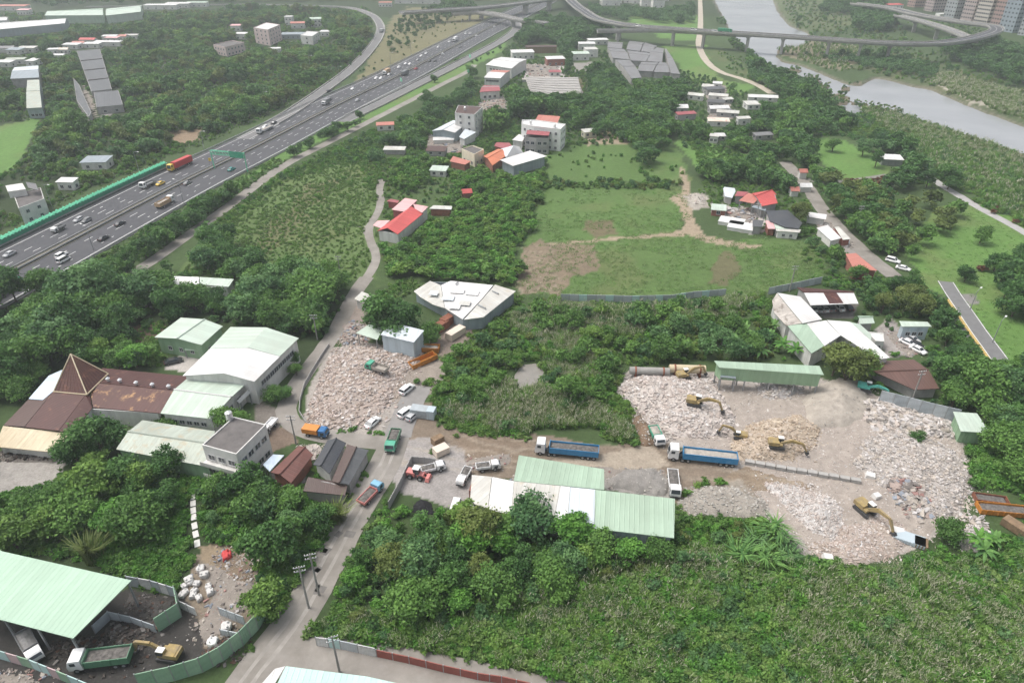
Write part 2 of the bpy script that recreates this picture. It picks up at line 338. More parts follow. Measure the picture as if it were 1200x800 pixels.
def make_ground():
    xs = np.arange(-330, 1531, 3.0)
    ys = np.concatenate([np.arange(-88, -40, 2.0), np.arange(-40, 120, 1.3), np.arange(120, 860, 2.4), np.arange(860, 1500, 20.)])
    PXg, PYg = np.meshgrid(xs, ys); X, Y = PA(PXg, PYg); ny, nx = PXg.shape
    Z = np.zeros_like(X)
    jx = (fbm(X/9, Y/9)-.5)*2; jy = (fbm(X/9+40, Y/9+40)-.5)*2
    c = np.empty((ny, nx, 3)); c[:] = C_SCRUB
    v = fbm(X/28+5, Y/28+5)[..., None]
    c *= (.7+.6*v)
    for poly, col, j in GZONES:
        m = pip(poly, PXg+jx*j*1.8, PYg+jy*j*1.2)
        if m.any():
            vv = fbm(X[m]/14+3, Y[m]/14+9)[:, None]; w2 = fbm(X[m]/4, Y[m]/4)[:, None]
            cc = np.array(col)*(.80+.28*vv+.12*w2)
            if col in (C_LAWN, C_MEADOW) or (col[1] > col[0]*1.2 and col[1] > .1):
                dry = np.clip((fbm(X[m]/18+60, Y[m]/18+11)-.52)*5, 0, 1)[:, None]*.32
                cc = cc*(1-dry)+np.array((.17,.15,.075))*dry
            c[m] = cc
    # wheel-track streaks across the muddy yard and the field corner
    for poly, per, ang in (([(455,505),(700,520),(790,525),(870,545),(950,565),(860,575),(700,570),(470,545)], 3.2, 1.45), ([(604,345),(610,290),(650,284),(660,345)], 2.2, 1.2)):
        m = pip(poly, PXg, PYg); s = X[m]*math.sin(ang)*.25+Y[m]*1.0+fbm(X[m]/12, Y[m]/12)*8
        if per < 3: s = X[m]+fbm(X[m]/20, Y[m]/20)*6+Y[m]*.25
        w = np.clip(np.sin(s*2*PI/per)*1.6-.6+1.6*(fbm(X[m]/7, Y[m]/7)-.5), 0, 1)[:, None]
        c[m] = c[m]*(1-w*.5)+np.array((.33,.285,.225))*w*.5
    wet = np.zeros_like(X)
    for rp in (RIVER_MAIN, RIVER_SIDE):
        a = sum(pip(rp, PXg+jx*2+ox, PYg+jy*1.0+oy).astype(float) for ox in (-3.2,-1.1,1.1,3.2) for oy in (-1.5,-.5,.5,1.5))/16; wet = np.maximum(wet, a)
    Z -= 3.0*wet; wm = np.clip(wet*2.5, 0, 1)[..., None]; c[:] = c*(1-wm)+np.array((.17,.155,.12))*wm
    for ip in ISLES:
        m = pip(ip, PXg+jx*1.5, PYg+jy*.8); Z[m] = -.9; c[m] = (.15,.13,.09)
    a = sum(pip(POND, PXg+ox, PYg+oy).astype(float) for ox in (-3,-1,1,3) for oy in (-2.4,-.8,.8,2.4))/16; Z -= a
    far = Y > 2500; Z[far] = 0
    v = np.stack([X, Y, Z], -1).reshape(-1, 3)
    i = np.arange(ny*nx).reshape(ny, nx)
    f = np.stack([i[:-1,:-1], i[:-1,1:], i[1:,1:], i[1:,:-1]], -1).reshape(-1, 4)[:, ::-1]
    me = bpy.data.meshes.new('ground'); me.from_pydata(v.tolist(), [], f.tolist()); me.materials.append(VCOL('ground_mat', noise=.34, scale=.5, bump=.6, fine=2.2))
    setcol(me, c.reshape(-1, 3)); me.update()
    tag(addmesh('ground', me), 'green and bare earth ground under the whole valley', None, None, 'structure')
make_ground()
# ------------------------------------------------------------------ water
def water_mat():
    m, nt, b, out = _base('water')
    b.inputs['Base Color'].default_value = (.36,.37,.38,1); b.inputs['Roughness'].default_value = .16; b.inputs['IOR'].default_value = 1.33
    tc = N(nt, 'ShaderNodeNewGeometry'); nz = N(nt, 'ShaderNodeTexNoise', Scale=.35, Detail=6.0); nt.links.new(tc.outputs['Position'], nz.inputs['Vector'])
    bp = N(nt, 'ShaderNodeBump', Strength=.12, Distance=.3); nt.links.new(nz.outputs[0], bp.inputs['Height']); nt.links.new(bp.outputs[0], b.inputs['Normal'])
    n2 = N(nt, 'ShaderNodeTexNoise', Scale=.02, Detail=5.0); nt.links.new(tc.outputs['Position'], n2.inputs['Vector'])
    c = mixc(nt, ramp(nt, n2.outputs[0], .35, .65), (.27,.28,.29), (.34,.35,.36)); nt.links.new(c, b.inputs['Base Color'])
    return m
WATER = water_mat()
def flat(poly, z, name, mat, grow=0):
    mb = MB(); pts = [P(x, y, 0) for x, y in poly]; c = sum(pts, Vector())/len(pts)
    mb.face([(p.x, p.y, z) for p in pts][::-1]); return mb.build(name, mat)
def wide_strip(poly_px, z, name, mat, label):
    mb = MB(); pts = [P(x, y, 0) for x, y in poly_px]
    bm = bmesh.new(); vs_ = [bm.verts.new((p.x, p.y, z)) for p in pts]; f = bm.faces.new(vs_); bmesh.ops.triangulate(bm, faces=[f])
    for f in bm.faces:
        if f.normal.z < 0: f.normal_flip()
    me = bpy.data.meshes.new(name); bm.to_mesh(me); bm.free(); me.materials.append(mat); o = addmesh(name, me); return tag(o, label, None, None, 'structure')
def grown(poly, k):
    c = np.mean(poly, axis=0); out = []
    n = len(poly)
    for i, p in enumerate(poly):
        a = np.array(poly[i-1]); b = np.array(poly[(i+1)%n]); t = b-a; t = t/(np.linalg.norm(t)+1e-6); nr = np.array((t[1], -t[0]))
        q = np.array(p)+nr*k
        if pip(poly, np.array([q[0]]), np.array([q[1]]))[0]: q = np.array(p)-nr*k
        out.append((q[0], q[1]))
    return out
wide_strip(grown(RIVER_MAIN, 3), -1.4, 'river', WATER, 'wide grey river curving past the park')
wide_strip(grown(RIVER_SIDE, 2), -1.43, 'river_channel', WATER, 'narrow side channel of the river beside the scrub bank')
wide_strip(grown(POND, 2), -.35, 'pond', M('pond_mud', (.25,.235,.21), .35, .1, .3), 'small muddy grey pond among the pale grasses')
for rp in (RIVER_MAIN, POND): keep(rp)
_im = np.zeros((KH, KW), bool)
for ip in ISLES: keep(ip, _im)
KEEP &= ~_im
# ================================================================== ROADS
def smooth(pts, step=4.0):
    pts = [Vector(p) for p in pts]; out = []
    ext = [pts[0]*2-pts[1]]+pts+[pts[-1]*2-pts[-2]]
    for i in range(1, len(ext)-2):
        p0, p1, p2, p3 = ext[i-1:i+3]; n = max(2, int((p2-p1).length/step))
        for k in range(n):
            t = k/n; out.append(.5*((2*p1)+(p2-p0)*t+(2*p0-5*p1+4*p2-p3)*t*t+(3*p1-p0-3*p2+p3)*t**3))
    out.append(pts[-1]); return out
def offs(path, d):
    out = []
    for i, p in enumerate(path):
        t = path[min(i+1, len(path)-1)]-path[max(i-1, 0)]; t.z = 0; t.normalize(); out.append(p+Vector((t.y, -t.x, 0))*d)   # + = right
    return out
def ribbon(mb, path, d0, d1, z=None, th=0, m=0, wob=0):
    a = offs(path, d0); b = offs(path, d1); n = len(mb.v); k = len(path)
    for i in range(k):
        za = (z if z is not None else a[i].z); w = wob*(random.random()-.5)*2 if wob else 0; w2 = wob*(random.random()-.5)*2 if wob else 0
        mb.v.append((a[i].x+w, a[i].y, za)); mb.v.append((b[i].x+w2, b[i].y, za))
    if th:
        for i in range(k):
            za = (z if z is not None else a[i].z)-th; mb.v.append((a[i].x, a[i].y, za)); mb.v.append((b[i].x, b[i].y, za))
    for i in range(k-1):
        q = n+2*i; mb.f.append((q, q+1, q+3, q+2)); mb.uv.append(None); mb.m.append(m)
        if th:
            w = q+2*k
            for fc in ((q, q+2, w+2, w), (q+1, w+1, w+3, q+3), (w, w+2, w+3, w+1)): mb.f.append(fc); mb.uv.append(None); mb.m.append(m)
    if th:
        q = n; w = n+2*k
        for fc in ((q, w, w+1, q+1),): mb.f.append(fc); mb.uv.append(None); mb.m.append(m)
        q = n+2*(k-1); w = q+2*k; mb.f.append((q, q+1, w+1, w)); mb.uv.append(None); mb.m.append(m)
    return mb
def dashes(mb, path, d, w, on, off, z):
    s = 0; acc = 0; seg = []
    for i in range(len(path)-1):
        p, q = path[i], path[i+1]; l = (q-p).length; 
        if (acc % (on+off)) < on: seg.append(p); seg.append(q) if False else None
        else:
            if len(seg) > 1: ribbon(mb, seg, d-w/2, d+w/2, z)
            seg = []
        acc += l
def road(pts_px, width, name, mat, label, z=.04, dense=3.0, keepw=1.0, wob=.25):
    path = smooth([P(x, y) for x, y in pts_px], dense); mb = MB(); ribbon(mb, path, -width/2, width/2, z, .06, wob=wob)
    o = mb.build(name, mat); tag(o, label, None, None, 'structure')
    a = offs(path, -width/2*keepw); b = offs(path, width/2*keepw)
    for i in range(len(path)-1):
        if path[i].y < 30 or path[i+1].y < 30: continue
        q = [PXA(p.x, p.y) for p in (a[i], a[i+1], b[i+1], b[i])]; keep(q)
    return o, path
ASPH = M('asphalt', (.068,.069,.076), .85, .14, .25, .15, dirt=.25, dirtcol=(.092,.09,.09)); PAINT = M('road_paint', (.72,.72,.70), .7, .15, 2); YPAINT = M('yellow_paint', (.62,.42,.10), .7, .2, 2)
CONC = M('concrete', (.36,.35,.33), .85, .18, .5, .1, dirt=.35, dirtcol=(.2,.19,.17)); CROAD = M('worn_concrete_road', (.275,.255,.23), .9, .18, .22, .12, dirt=.6, dirtcol=(.165,.148,.125))
# ---- freeway
MED = smooth([P(x, y) for x, y in ((-420,535),(-200,427),(-100,377),(0,325.5),(70,289),(150,247),(218,212),(300,172),(395,123.5),(472,86.5),(550,45),(600,20),(640,0))], 3.0)
LE, RE = -16.5, 16.0
fw = MB(); ribbon(fw, MED, LE-3.2, RE+2.2, .10, .1); fwo = tag(fw.build('freeway', ASPH), 'wide grey multi-lane freeway running up the valley', None, None, 'structure')
mk = MB(); fine = smooth(MED, 1.0)
for d in (LE, RE): ribbon(mk, MED, d-.13, d+.13, .12)
for d in (LE+3.6, LE+7.2, LE+10.8, RE-3.6, RE-7.2, RE-10.8): dashes(mk, fine, d, .24 if abs(d) < 12 else .3, 5 if abs(d) < 12 else 2, 7 if abs(d) < 12 else 3, .12)
mk.build('lane_marking', PAINT, fwo)['kind'] = 'stuff'
mk = MB()
for d in (-1.5, 1.5): ribbon(mk, MED, d-.12, d+.12, .12)
mk.build('median_line', M('cream_paint', (.55,.47,.33), .7, .2, 2), fwo)
mk = MB(); ribbon(mk, MED, -1.1, 1.1, .55, .45); 
mk.build('median_strip', M('median_soil', (.12,.11,.085), .95, .4, .6), fwo)
hedge_pts = [p for p in MED]
for d, nm in ((LE-3.1, 'guard_rail'), (RE+2.1, 'guard_rail'), (-1.2, 'guard_rail'), (1.2, 'guard_rail')):
    mk = MB(); ribbon(mk, MED, d-.12, d+.12, .95, .5)
    for i in range(0, len(MED), 2): mk.box((offs(MED, d)[i].x, offs(MED, d)[i].y, .3), (.15,.15,.6))
    mk.build(nm, M('galvanised', (.33,.34,.34), .5, .2, 1, metal=.3), fwo)
for i in range(len(MED)-1):
    q = []
    for p in (offs(MED, LE-3)[i], offs(MED, LE-3)[i+1], offs(MED, RE+2)[i+1], offs(MED, RE+2)[i]):
        if p.y > 30: q.append(PXA(p.x, p.y))
    if len(q) == 4: keep(q)
RAMP_MAT = M('ramp_concrete', (.165,.162,.16), .85, .15, .3, .1, dirt=.3, dirtcol=(.12,.115,.11))
ro, rp_ = road([(285,163),(330,139),(358,121),(385,102),(410,83),(430,63),(443,45),(446,32),(438,20),(420,12),(395,8.5),(340,7),(290,6),(200,7),(100,9)], 8.5, 'slip_road', RAMP_MAT, 'curving slip road leaving the freeway around the ochre bank', .115, wob=0)
mb = MB(); 
for d in (-3.5, 3.5): ribbon(mb, rp_, d-.1, d+.1, .13)
mb.build('lane_marking', PAINT, ro)
mb = MB()
for d in (-4.3, 4.3): ribbon(mb, rp_[10:], d-.2, d+.2, .9, .85)
mb.build('parapet', CONC, ro)
ro, rp2 = road([(400,143),(440,124),(480,104),(520,84),(555,66),(585,50),(602,38),(606,30),(598,22),(580,16),(555,13)], 9.5, 'exit_road', RAMP_MAT, 'curving exit road on the near side of the freeway', .116, wob=0)
mb = MB(); 
for d in (-4, 4): ribbon(mb, rp2, d-.1, d+.1, .135)
mb.build('lane_marking', PAINT, ro)
mb = MB(); ribbon(mb, rp2[4:], -4.95, -4.6, .9, .85); ribbon(mb, rp2[4:], 4.6, 4.95, .9, .85); mb.build('parapet', CONC, ro)
road([(150,322),(175,308),(220,276),(262,246),(330,196),(385,167),(428,145),(475,121),(520,98),(548,84),(556,76)], 5.0, 'frontage_road', CROAD, 'pale frontage road beside the freeway planting strip', .05, keepw=.8, wob=0)
# ---- local lanes
ro, NEAR = road([(262,840),(300,785),(340,735),(367,690),(392,645),(412,608),(432,575),(452,542),(463,512),(470,490)], 6.6, 'lane', CROAD, 'pale concrete lane climbing from the lower edge to the yards', .05, keepw=.8)
mb = MB()
for d in (-1.0, .9): ribbon(mb, NEAR, d-.32, d+.32, .058, wob=.12)
mb.build('wheel_track', M('lane_track', (.315,.295,.268), .9, .2, .4, dirt=.5, dirtcol=(.24,.22,.195)), ro)
for k in range(9):
    i = 6+k*(len(NEAR)-14)//9; p = NEAR[i]; mb = MB(); mb.box((p.x+random.uniform(-1.8,1.8), p.y, .06), (random.uniform(.8,2.0), random.uniform(.8,2.4), .006), random.uniform(-.6,.2)); mb.build('repair_patch', M('lane_patch', (.17,.16,.148), .95, .25, .8), ro)
road([(330,775),(375,768),(430,774),(490,786),(560,800),(680,828)], 7.0, 'side_lane', CROAD, 'worn grey lane branching off along the brick wall', .046)
ro, _ = road([(460,520),(430,517),(400,514),(365,507),(342,496),(335,480),(342,462),(355,440),(372,418),(388,396),(400,375),(410,355),(420,338),(430,325)], 4.6, 'village_lane', CROAD, 'narrow pale lane winding past the rubble yard', .058, keepw=.8)
road([(428,328),(433,320),(440,307),(440,296),(434,282),(432,270),(436,260),(443,248),(446,236),(445,222),(448,210)], 3.0, 'farm_lane', CROAD, 'thin pale lane curving up to the red-roofed farm', .059, keepw=.9)
flat([(420,266),(433,264),(436,271),(428,277),(424,270)], .05, 'farm_apron', CROAD)['kind'] = 'structure'
road([(466,512),(474,488),(484,468),(492,452)], 6, 'parking_strip', M('grey_tarmac', (.24,.23,.22), .9, .15, .4), 'grey parking strip beside the rubble lot', .062)
road([(920,190),(934,205),(947,220),(962,243),(982,266),(1000,284),(1020,302),(1040,318),(1048,324)], 5.8, 'riverside_road', CROAD, 'grey straight road along the right-hand houses', .05, keepw=.9)
ro, rr = road([(1108,330),(1118,346),(1132,366),(1147,388),(1164,411),(1172,422)], 4.8, 'dyke_road', M('dyke_asphalt', (.17,.17,.17), .85, .12, .5), 'smooth grey dyke road with white edge lines by the park lawn', .05, keepw=1, wob=0)
mb = MB(); ribbon(mb, rr, -2.25, -2.05, .075); ribbon(mb, rr, 2.05, 2.25, .075); mb.build('edge_line', PAINT, ro)
mb = MB(); ribbon(mb, rr[4:], 2.5, 3.2, .30, .3); mb.build('yellow_kerb', M('yellow_kerb', (.50,.36,.12), .8, .45, 1.2), ro)
mb = MB(); ribbon(mb, rr[6:], 3.3, 5.6, .055); mb.build('lower_strip', M('dyke_strip', (.13,.13,.13), .9, .2, .5), ro)
road([(1085,205),(1105,218),(1125,230),(1150,245),(1175,258),(1205,275),(1260,310)], 4.0, 'promenade', M('promenade', (.36,.35,.34), .9, .15, .5), 'pale riverside footpath between reeds and park lawn', .05)
road([(820,-10),(821,20),(820,40),(819,52),(824,66),(834,78),(848,86),(868,92),(888,100),(905,110)], 5.5, 'park_track', M('pale_track', (.42,.37,.30), .9, .15, .3), 'pale gravel track crossing the far riverside lawn', .05)
road([(1040,205),(1000,211),(965,214),(945,210)], 3, 'park_path', M('park_path', (.2,.19,.17), .9, .2, .4), 'grey path below the red hedge in the park', .05)
# ---- bridges
def deck(pts, z, width, label, name='viaduct', piers=(), pier_w=2.5, th=1.6, path_step=8):
    path = smooth([P(x, y, z) for x, y in pts], path_step); root = empty(name, (path[0].x, path[0].y, 0), 0, label, 'bridge')
    mb = MB(); ribbon(mb, path, -width/2, width/2, None, .3); 
    mb.build('road_deck', ASPH if name == 'viaduct' else RAMP_MAT, root)
    mb = MB(); low = [p-Vector((0,0,.3)) for p in path]; ribbon(mb, low, -width*.36, width*.36, None, th); mb.build('girder', CONC, root)
    for s in (-1, 1):
        mb = MB(); up = [p+Vector((0,0,.95)) for p in path]; ribbon(mb, up, s*width/2-.18, s*width/2+.18, None, 1.5); mb.build('parapet', CONC, root)
    mb = MB(); up = [p+Vector((0,0,.02)) for p in path]
    for d in (-width/2+1, 0, width/2-1): ribbon(mb, up, d-.12, d+.12, None)
    mb.build('lane_marking', PAINT, root)
    for px in piers:
        q = min(path[:int(len(path)*.72)], key=lambda p: abs(PXA(p.x, p.y, p.z)[0]-px)); i = path.index(q); t = path[min(i+1, len(path)-1)]-path[max(i-1, 0)]; a = math.atan2(t.y, t.x)
        mb = MB(); mb.box((q.x, q.y, (z-th-1.4)/2-1), (pier_w*.55, pier_w*1.5, z-th-1.4+2), a); mb.box((q.x, q.y, z-th-.9), (pier_w*.9, width*.72, 1.3), a, taper=1.05)
        mb.build('pier', CONC, root)
    pp = [PXA(p.x, p.y, p.z) for p in path]
    return root, path
BR, BRP = deck([(640,-30),(668,0),(684,13),(702,23),(740,30),(790,34),(850,38),(905,41.5),(960,45),(1010,48.5),(1060,51),(1100,50.5),(1135,46),(1158,40),(1168,35),(1163,30.5),(1140,27.5),(1100,21.5),(1070,16),(1040,9),(1000,4)], 14, 11, 'long grey concrete viaduct crossing the river and looping back', piers=(725,787,829,877,921,970,1017,1063,1108,1142), pier_w=3.4)
deck([(700,36),(760,35.5),(800,36.5),(840,39),(880,41)], 12.5, 7, 'lower slip deck running under the river viaduct edge', 'slip_viaduct', piers=(725,), pier_w=2.5)
deck([(1052,18),(1080,25),(1110,34),(1132,43),(1142,48)], 11.5, 9, 'narrow grey slip viaduct inside the loop', 'slip_viaduct', piers=(1075,1100,1120), pier_w=2.2)
deck([(470,15),(530,11),(564,9),(600,5),(640,0),(700,-9)], 12, 13, 'high grey flyover crossing above the freeway', 'flyover', piers=(564,618,645), pier_w=4)
deck([(530,16),(560,15),(590,19),(612,24),(640,27)], 8.5, 9, 'lower grey flyover deck under the high one', 'flyover', piers=(548,628), pier_w=3)
# ================================================================== BUILDINGS
ROOF('mint', (.36,.48,.365), (.25,.32,.24), .34); ROOF('mint_pale', (.50,.60,.51), (.38,.40,.34), .2); ROOF('mint_big', (.37,.53,.40), (.28,.39,.30), .26, sheet=.06)
ROOF('whiteroof', (.70,.70,.69), (.42,.40,.36), .2); ROOF('aqua', (.46,.66,.60), (.36,.48,.44), .2); ROOF('whiteblue', (.62,.68,.72), (.45,.46,.46), .15); ROOF('skyblue', (.60,.72,.84), (.4,.42,.42), .12)
ROOF('rust', (.080,.026,.021), (.05,.021,.017), .35, (.17,.07,.045), .12); ROOF('rustcream', (.60,.53,.37), (.34,.22,.11), .38); ROOF('rust_orange', (.085,.028,.022), (.08,.032,.024), .3, (.42,.24,.10), .16)
ROOF('brownroof', (.09,.047,.038), (.075,.048,.04), .4); ROOF('greygreen', (.45,.50,.43), (.26,.27,.22), .35, (.42,.39,.29), .25); ROOF('darkgrey', (.10,.105,.11), (.08,.08,.08), .35)
ROOF('red', (.54,.085,.08), (.36,.07,.06), .25); ROOF('pink', (.72,.42,.42), (.52,.34,.32), .2); ROOF('salmon', (.48,.17,.13), (.4,.2,.16), .25); ROOF('orange', (.62,.20,.10), (.38,.14,.08), .25)
ROOF('maroon', (.36,.09,.10), (.2,.07,.07), .25); ROOF('rustshed', (.14,.075,.06), (.09,.055,.045), .4); ROOF('redbrown', (.17,.066,.052), (.11,.055,.045), .45); ROOF('patchy', (.58,.58,.54), (.36,.32,.27), .35, (.50,.46,.38), .15)
ROOF('slate', (.055,.06,.07), (.1,.1,.1), .25, rib=.45); ROOF('tilebrown', (.10,.066,.058), (.09,.07,.06), .4, rib=.4); ROOF('factorygrey', (.20,.20,.205), (.14,.13,.12), .35); ROOF('bluegrey', (.28,.33,.36), (.25,.27,.28), .3)
ROOF('w_green', (.27,.42,.26), (.2,.27,.18), .3); ROOF('w_blue', (.48,.57,.62), (.3,.33,.33), .3); ROOF('w_white', (.66,.66,.64), (.36,.34,.3), .3); ROOF('w_bluegrey', (.30,.36,.39), (.2,.2,.2), .3); ROOF('sootwhite', (.55,.51,.46), (.15,.13,.11), .5, (.2,.17,.14), .3)
M('plaster', (.66,.65,.62), .9, .12, .5, dirt=.3, dirtcol=(.35,.32,.28)); M('cream_wall', (.70,.65,.50), .9, .1, .5, dirt=.2, dirtcol=(.4,.35,.27)); M('pink_wall', (.58,.47,.45), .9, .1, .4, dirt=.25, dirtcol=(.36,.3,.28)); M('grey_wall', (.36,.35,.34), .9, .15, .5, dirt=.4, dirtcol=(.18,.17,.16))
M('roofslab', (.135,.125,.12), .95, .25, .5, .1, dirt=.3, dirtcol=(.11,.10,.095)); M('brick_red', (.28,.11,.08), .95, .2, 1.2, dirt=.3); M('white_paint', (.76,.76,.74), .7, .08, 1); M('steel', (.32,.33,.34), .5, .2, 1, metal=.4); M('rust_steel', (.22,.085,.05), .9, .3, 1.2)
M('dark_inside', (.06,.058,.055), .95, .2, .5); M('glass', (.045,.055,.065), .12, .2, .5); M('frame', (.5,.5,.5), .6, .1, 2); M('tank', (.74,.75,.75), .25, .08, 1, metal=.5); M('wood', (.22,.15,.09), .9, .3, 1.5)
M('tower_beige', (.52,.47,.42), .9, .08, .1); M('tower_pink', (.42,.345,.33), .9, .08, .1); M('tower_grey', (.33,.35,.36), .9, .08, .1); M('tower_blue', (.27,.32,.36), .9, .08, .1); M('tower_red', (.36,.24,.21), .9, .08, .1)
def mt(k): return MATS[k] if isinstance(k, str) else k
WM = {}
def window_mesh(w, h, frame='frame'):
    k = (round(w, 1), round(h, 1), frame)
    if k not in WM:
        f = MB(); f.box((0,-.03,-h/2-.1), (w+.3,.22,.16)); f.box((0,0,h/2+.05), (w+.2,.12,.1)); f.box((-w/2-.05,0,0), (.1,.12,h)); f.box((w/2+.05,0,0), (.1,.12,h)); f.box((0,-.02,0), (.08,.08,h))
        g = MB(); g.box((0,.005,0), (w,.05,h)); WM[k] = (f.mesh('window', mt(frame)), g.mesh('pane', mt('glass')))
    return WM[k]
def put_windows(root, a, b, zt, rows, cols, w=1.4, h=1.3, z0=1.2, sh=None, frame='frame', end=.12, pane_only=False):
    d = (b-a); ln = d.length; ang = math.atan2(d.y, d.x); nr = Vector((d.y, -d.x, 0)).normalized(); sh = sh or (zt/max(rows, 1)); fm, gm = window_mesh(w, h, frame)
    for r in range(rows):
        for c in range(cols):
            t = end+(1-2*end)*((c+.5)/cols); p = a+d*t+nr*.05; p = Vector((p.x, p.y, z0+r*sh+h/2))
            o = addmesh('window', fm, root, p-root.location); o.rotation_euler = (0,0,ang)
            if not pane_only: addmesh('pane', gm, o)
            else: o.data = gm
def wall_ring(root, ring, zt, mat, th=.22, z0=0.0, skip=(), name='wall', ztops=None):
    n = len(ring)
    for i in range(n):
        if i in skip: continue
        a, b = ring[i], ring[(i+1)%n]; d = (b-a); d.z = 0
        if d.length < .3: continue
        ln = d.length; u = d.normalized(); nr = Vector((u.y, -u.x, 0)); a0, b0 = a+u*0, b-u*0
        za, zb = (zt, zt) if ztops is None else (ztops[i], ztops[(i+1)%n])
        mb = MB(); A = Vector((a0.x, a0.y, 0)); B = Vector((b0.x, b0.y, 0)); I = nr*-th
        # mitred so neighbouring walls butt
        A2 = A+I+u*th; B2 = B+I-u*th
        q = [Vector((A.x,A.y,z0)), Vector((B.x,B.y,z0)), Vector((B.x,B.y,zb)), Vector((A.x,A.y,za))]; uv = [(0,z0),(ln,z0),(ln,zb),(0,za)]
        mb.face(q, uv); mb.face([Vector((B2.x,B2.y,z0)), Vector((A2.x,A2.y,z0)), Vector((A2.x,A2.y,za)), Vector((B2.x,B2.y,zb))], uv)
        mb.face([q[3], q[2], Vector((B2.x,B2.y,zb)), Vector((A2.x,A2.y,za))]); mb.face([q[1], q[0], Vector((A2.x,A2.y,z0)), Vector((B2.x,B2.y,z0))])
        mb.face([q[0], q[3], Vector((A2.x,A2.y,za)), Vector((A2.x,A2.y,z0))]); mb.face([q[2], q[1], Vector((B2.x,B2.y,z0)), Vector((B2.x,B2.y,zb))])
        mb.build(name, mt(mat), root)
def ccw(pts):
    a = sum(pts[i].x*pts[(i+1)%len(pts)].y-pts[(i+1)%len(pts)].x*pts[i].y for i in range(len(pts))); return pts if a > 0 else pts[::-1]
def inset(pts, k):
    c = sum(pts, Vector())/len(pts); out = []
    for p in pts:
        d = c-p; d.z = 0; out.append(p+d.normalized()*min(k*1.4, d.length*.3))
    return out
def cross(p, z): return Vector((p[0], p[1], z))
def bld(name, label, cat, faces, walls=None, wallmat='w_white', zt=None, wins=(), group=None, posts=False, ins=.45, th=.16, frame='frame', skip=(), kp=True, skirt=0, skirtmat=None, z0=0.0):
    """faces: ([(px,py,z)...], material, part). walls: eave outline [(px,py,z)...]"""
    allp = [P(*q) for f in faces for q in f[0]]; c = sum(allp, Vector())/len(allp)
    root = empty(name, (c.x, c.y, 0), 0, label, cat, group)
    for f in faces:
        mb = MB(); mb.slab([P(*q) for q in f[0]], th); mb.build(f[2] if len(f) > 2 else 'roof', mt(f[1]), root)
        if kp: keep([(q[0], q[1]) for q in f[0]])
    if walls:
        ring = ccw(inset([P(*q) for q in walls], ins)); zs = [p.z-th-.02 for p in ring]
        if zt is not None: zs = [zt-th-.02]*len(ring)
        if posts:
            for i, p in enumerate(ring):
                q = ring[(i+1)%len(ring)]; n = max(1, int((q-p).length/6))
                for k in range(n):
                    t = p+(q-p)*(k/n); mb = MB(); z = zs[i]+(zs[(i+1)%len(ring)]-zs[i])*k/n; mb.box((t.x, t.y, z/2), (.25,.25,z)); mb.build('post', mt('steel'), root)
            if skirt: wall_ring(root, ring, 0, skirtmat or wallmat, z0=0, ztops=[z-.01 for z in zs], skip=skip)
        else:
            wall_ring(root, ring, 0, wallmat, ztops=zs, skip=skip, z0=z0)
            if z0:
                for i, p in enumerate(ring):
                    q = ring[(i+1)%len(ring)]; n = max(1, int((q-p).length/5))
                    for k in range(n): t = p+(q-p)*(k/n)+((sum(ring, Vector())/len(ring))-p)*.02; mb = MB(); mb.box((t.x, t.y, z0/2+.1), (.3,.3,z0+.2)); mb.build('post', mt('steel'), root)
        for w in wins:
            e = w[0] % len(ring); put_windows(root, ring[e], ring[(e+1)%len(ring)], zs[e], *w[1:], frame=frame)
        root['_n'] = len(ring)
        if kp:
            r2 = [PXA(p.x, p.y, 0) for p in ring]; keep(r2)
    return root
def gable(name, label, cat, a, b, c, d, ze, zr, r1=None, r2=None, mats=('whiteroof','whiteroof'), wall='w_white', split=None, **kw):
    """a-b front eave, c-d back eave (b to c and d to a are gable ends)"""
    A, B, C, D = [P(*q, ze) for q in (a, b, c, d)]
    if r1 is None: m1 = (A+D)/2; m1.z = zr; r1 = PXA(m1.x, m1.y, zr)
    if r2 is None: m2 = (B+C)/2; m2.z = zr; r2 = PXA(m2.x, m2.y, zr)
    z3 = lambda q, z: (q[0], q[1], z)
    faces = [([z3(a,ze), z3(b,ze), z3(r2,zr), z3(r1,zr)], mats[0], 'roof_slope'), ([z3(r1,zr), z3(r2,zr), z3(c,ze), z3(d,ze)], mats[1], 'roof_slope')]
    root = bld(name, label, cat, faces, [z3(a,ze), z3(b,ze), z3(c,ze), z3(d,ze)], wall, **kw)
    R1, R2 = P(*r1, zr), P(*r2, zr); mb = MB(); mb.tube([R1+Vector((0,0,.06)), R2+Vector((0,0,.06))], .22, 5); mb.build('ridge_cap', mt('whiteroof' if wall == 'w_white' else mats[1]), root)
    cc = (A+B+C+D)/4
    for (p, q, r) in ((A, D, R1), (B, C, R2)):
        mb = MB(); e = lambda v, dz: v+(cc-v).normalized()*0+Vector((0,0,dz)); k = .45
        p2, q2, r2_ = [v+((cc-v)*Vector((1,1,0))).normalized()*k for v in (p, q, r)]
        mb.face([p2+Vector((0,0,-.3)), q2+Vector((0,0,-.3)), r2_+Vector((0,0,-.35))], [(0,0),((q2-p2).length,0),((q2-p2).length/2,zr-ze)]); mb.build('gable', mt(wall), root)
    return root
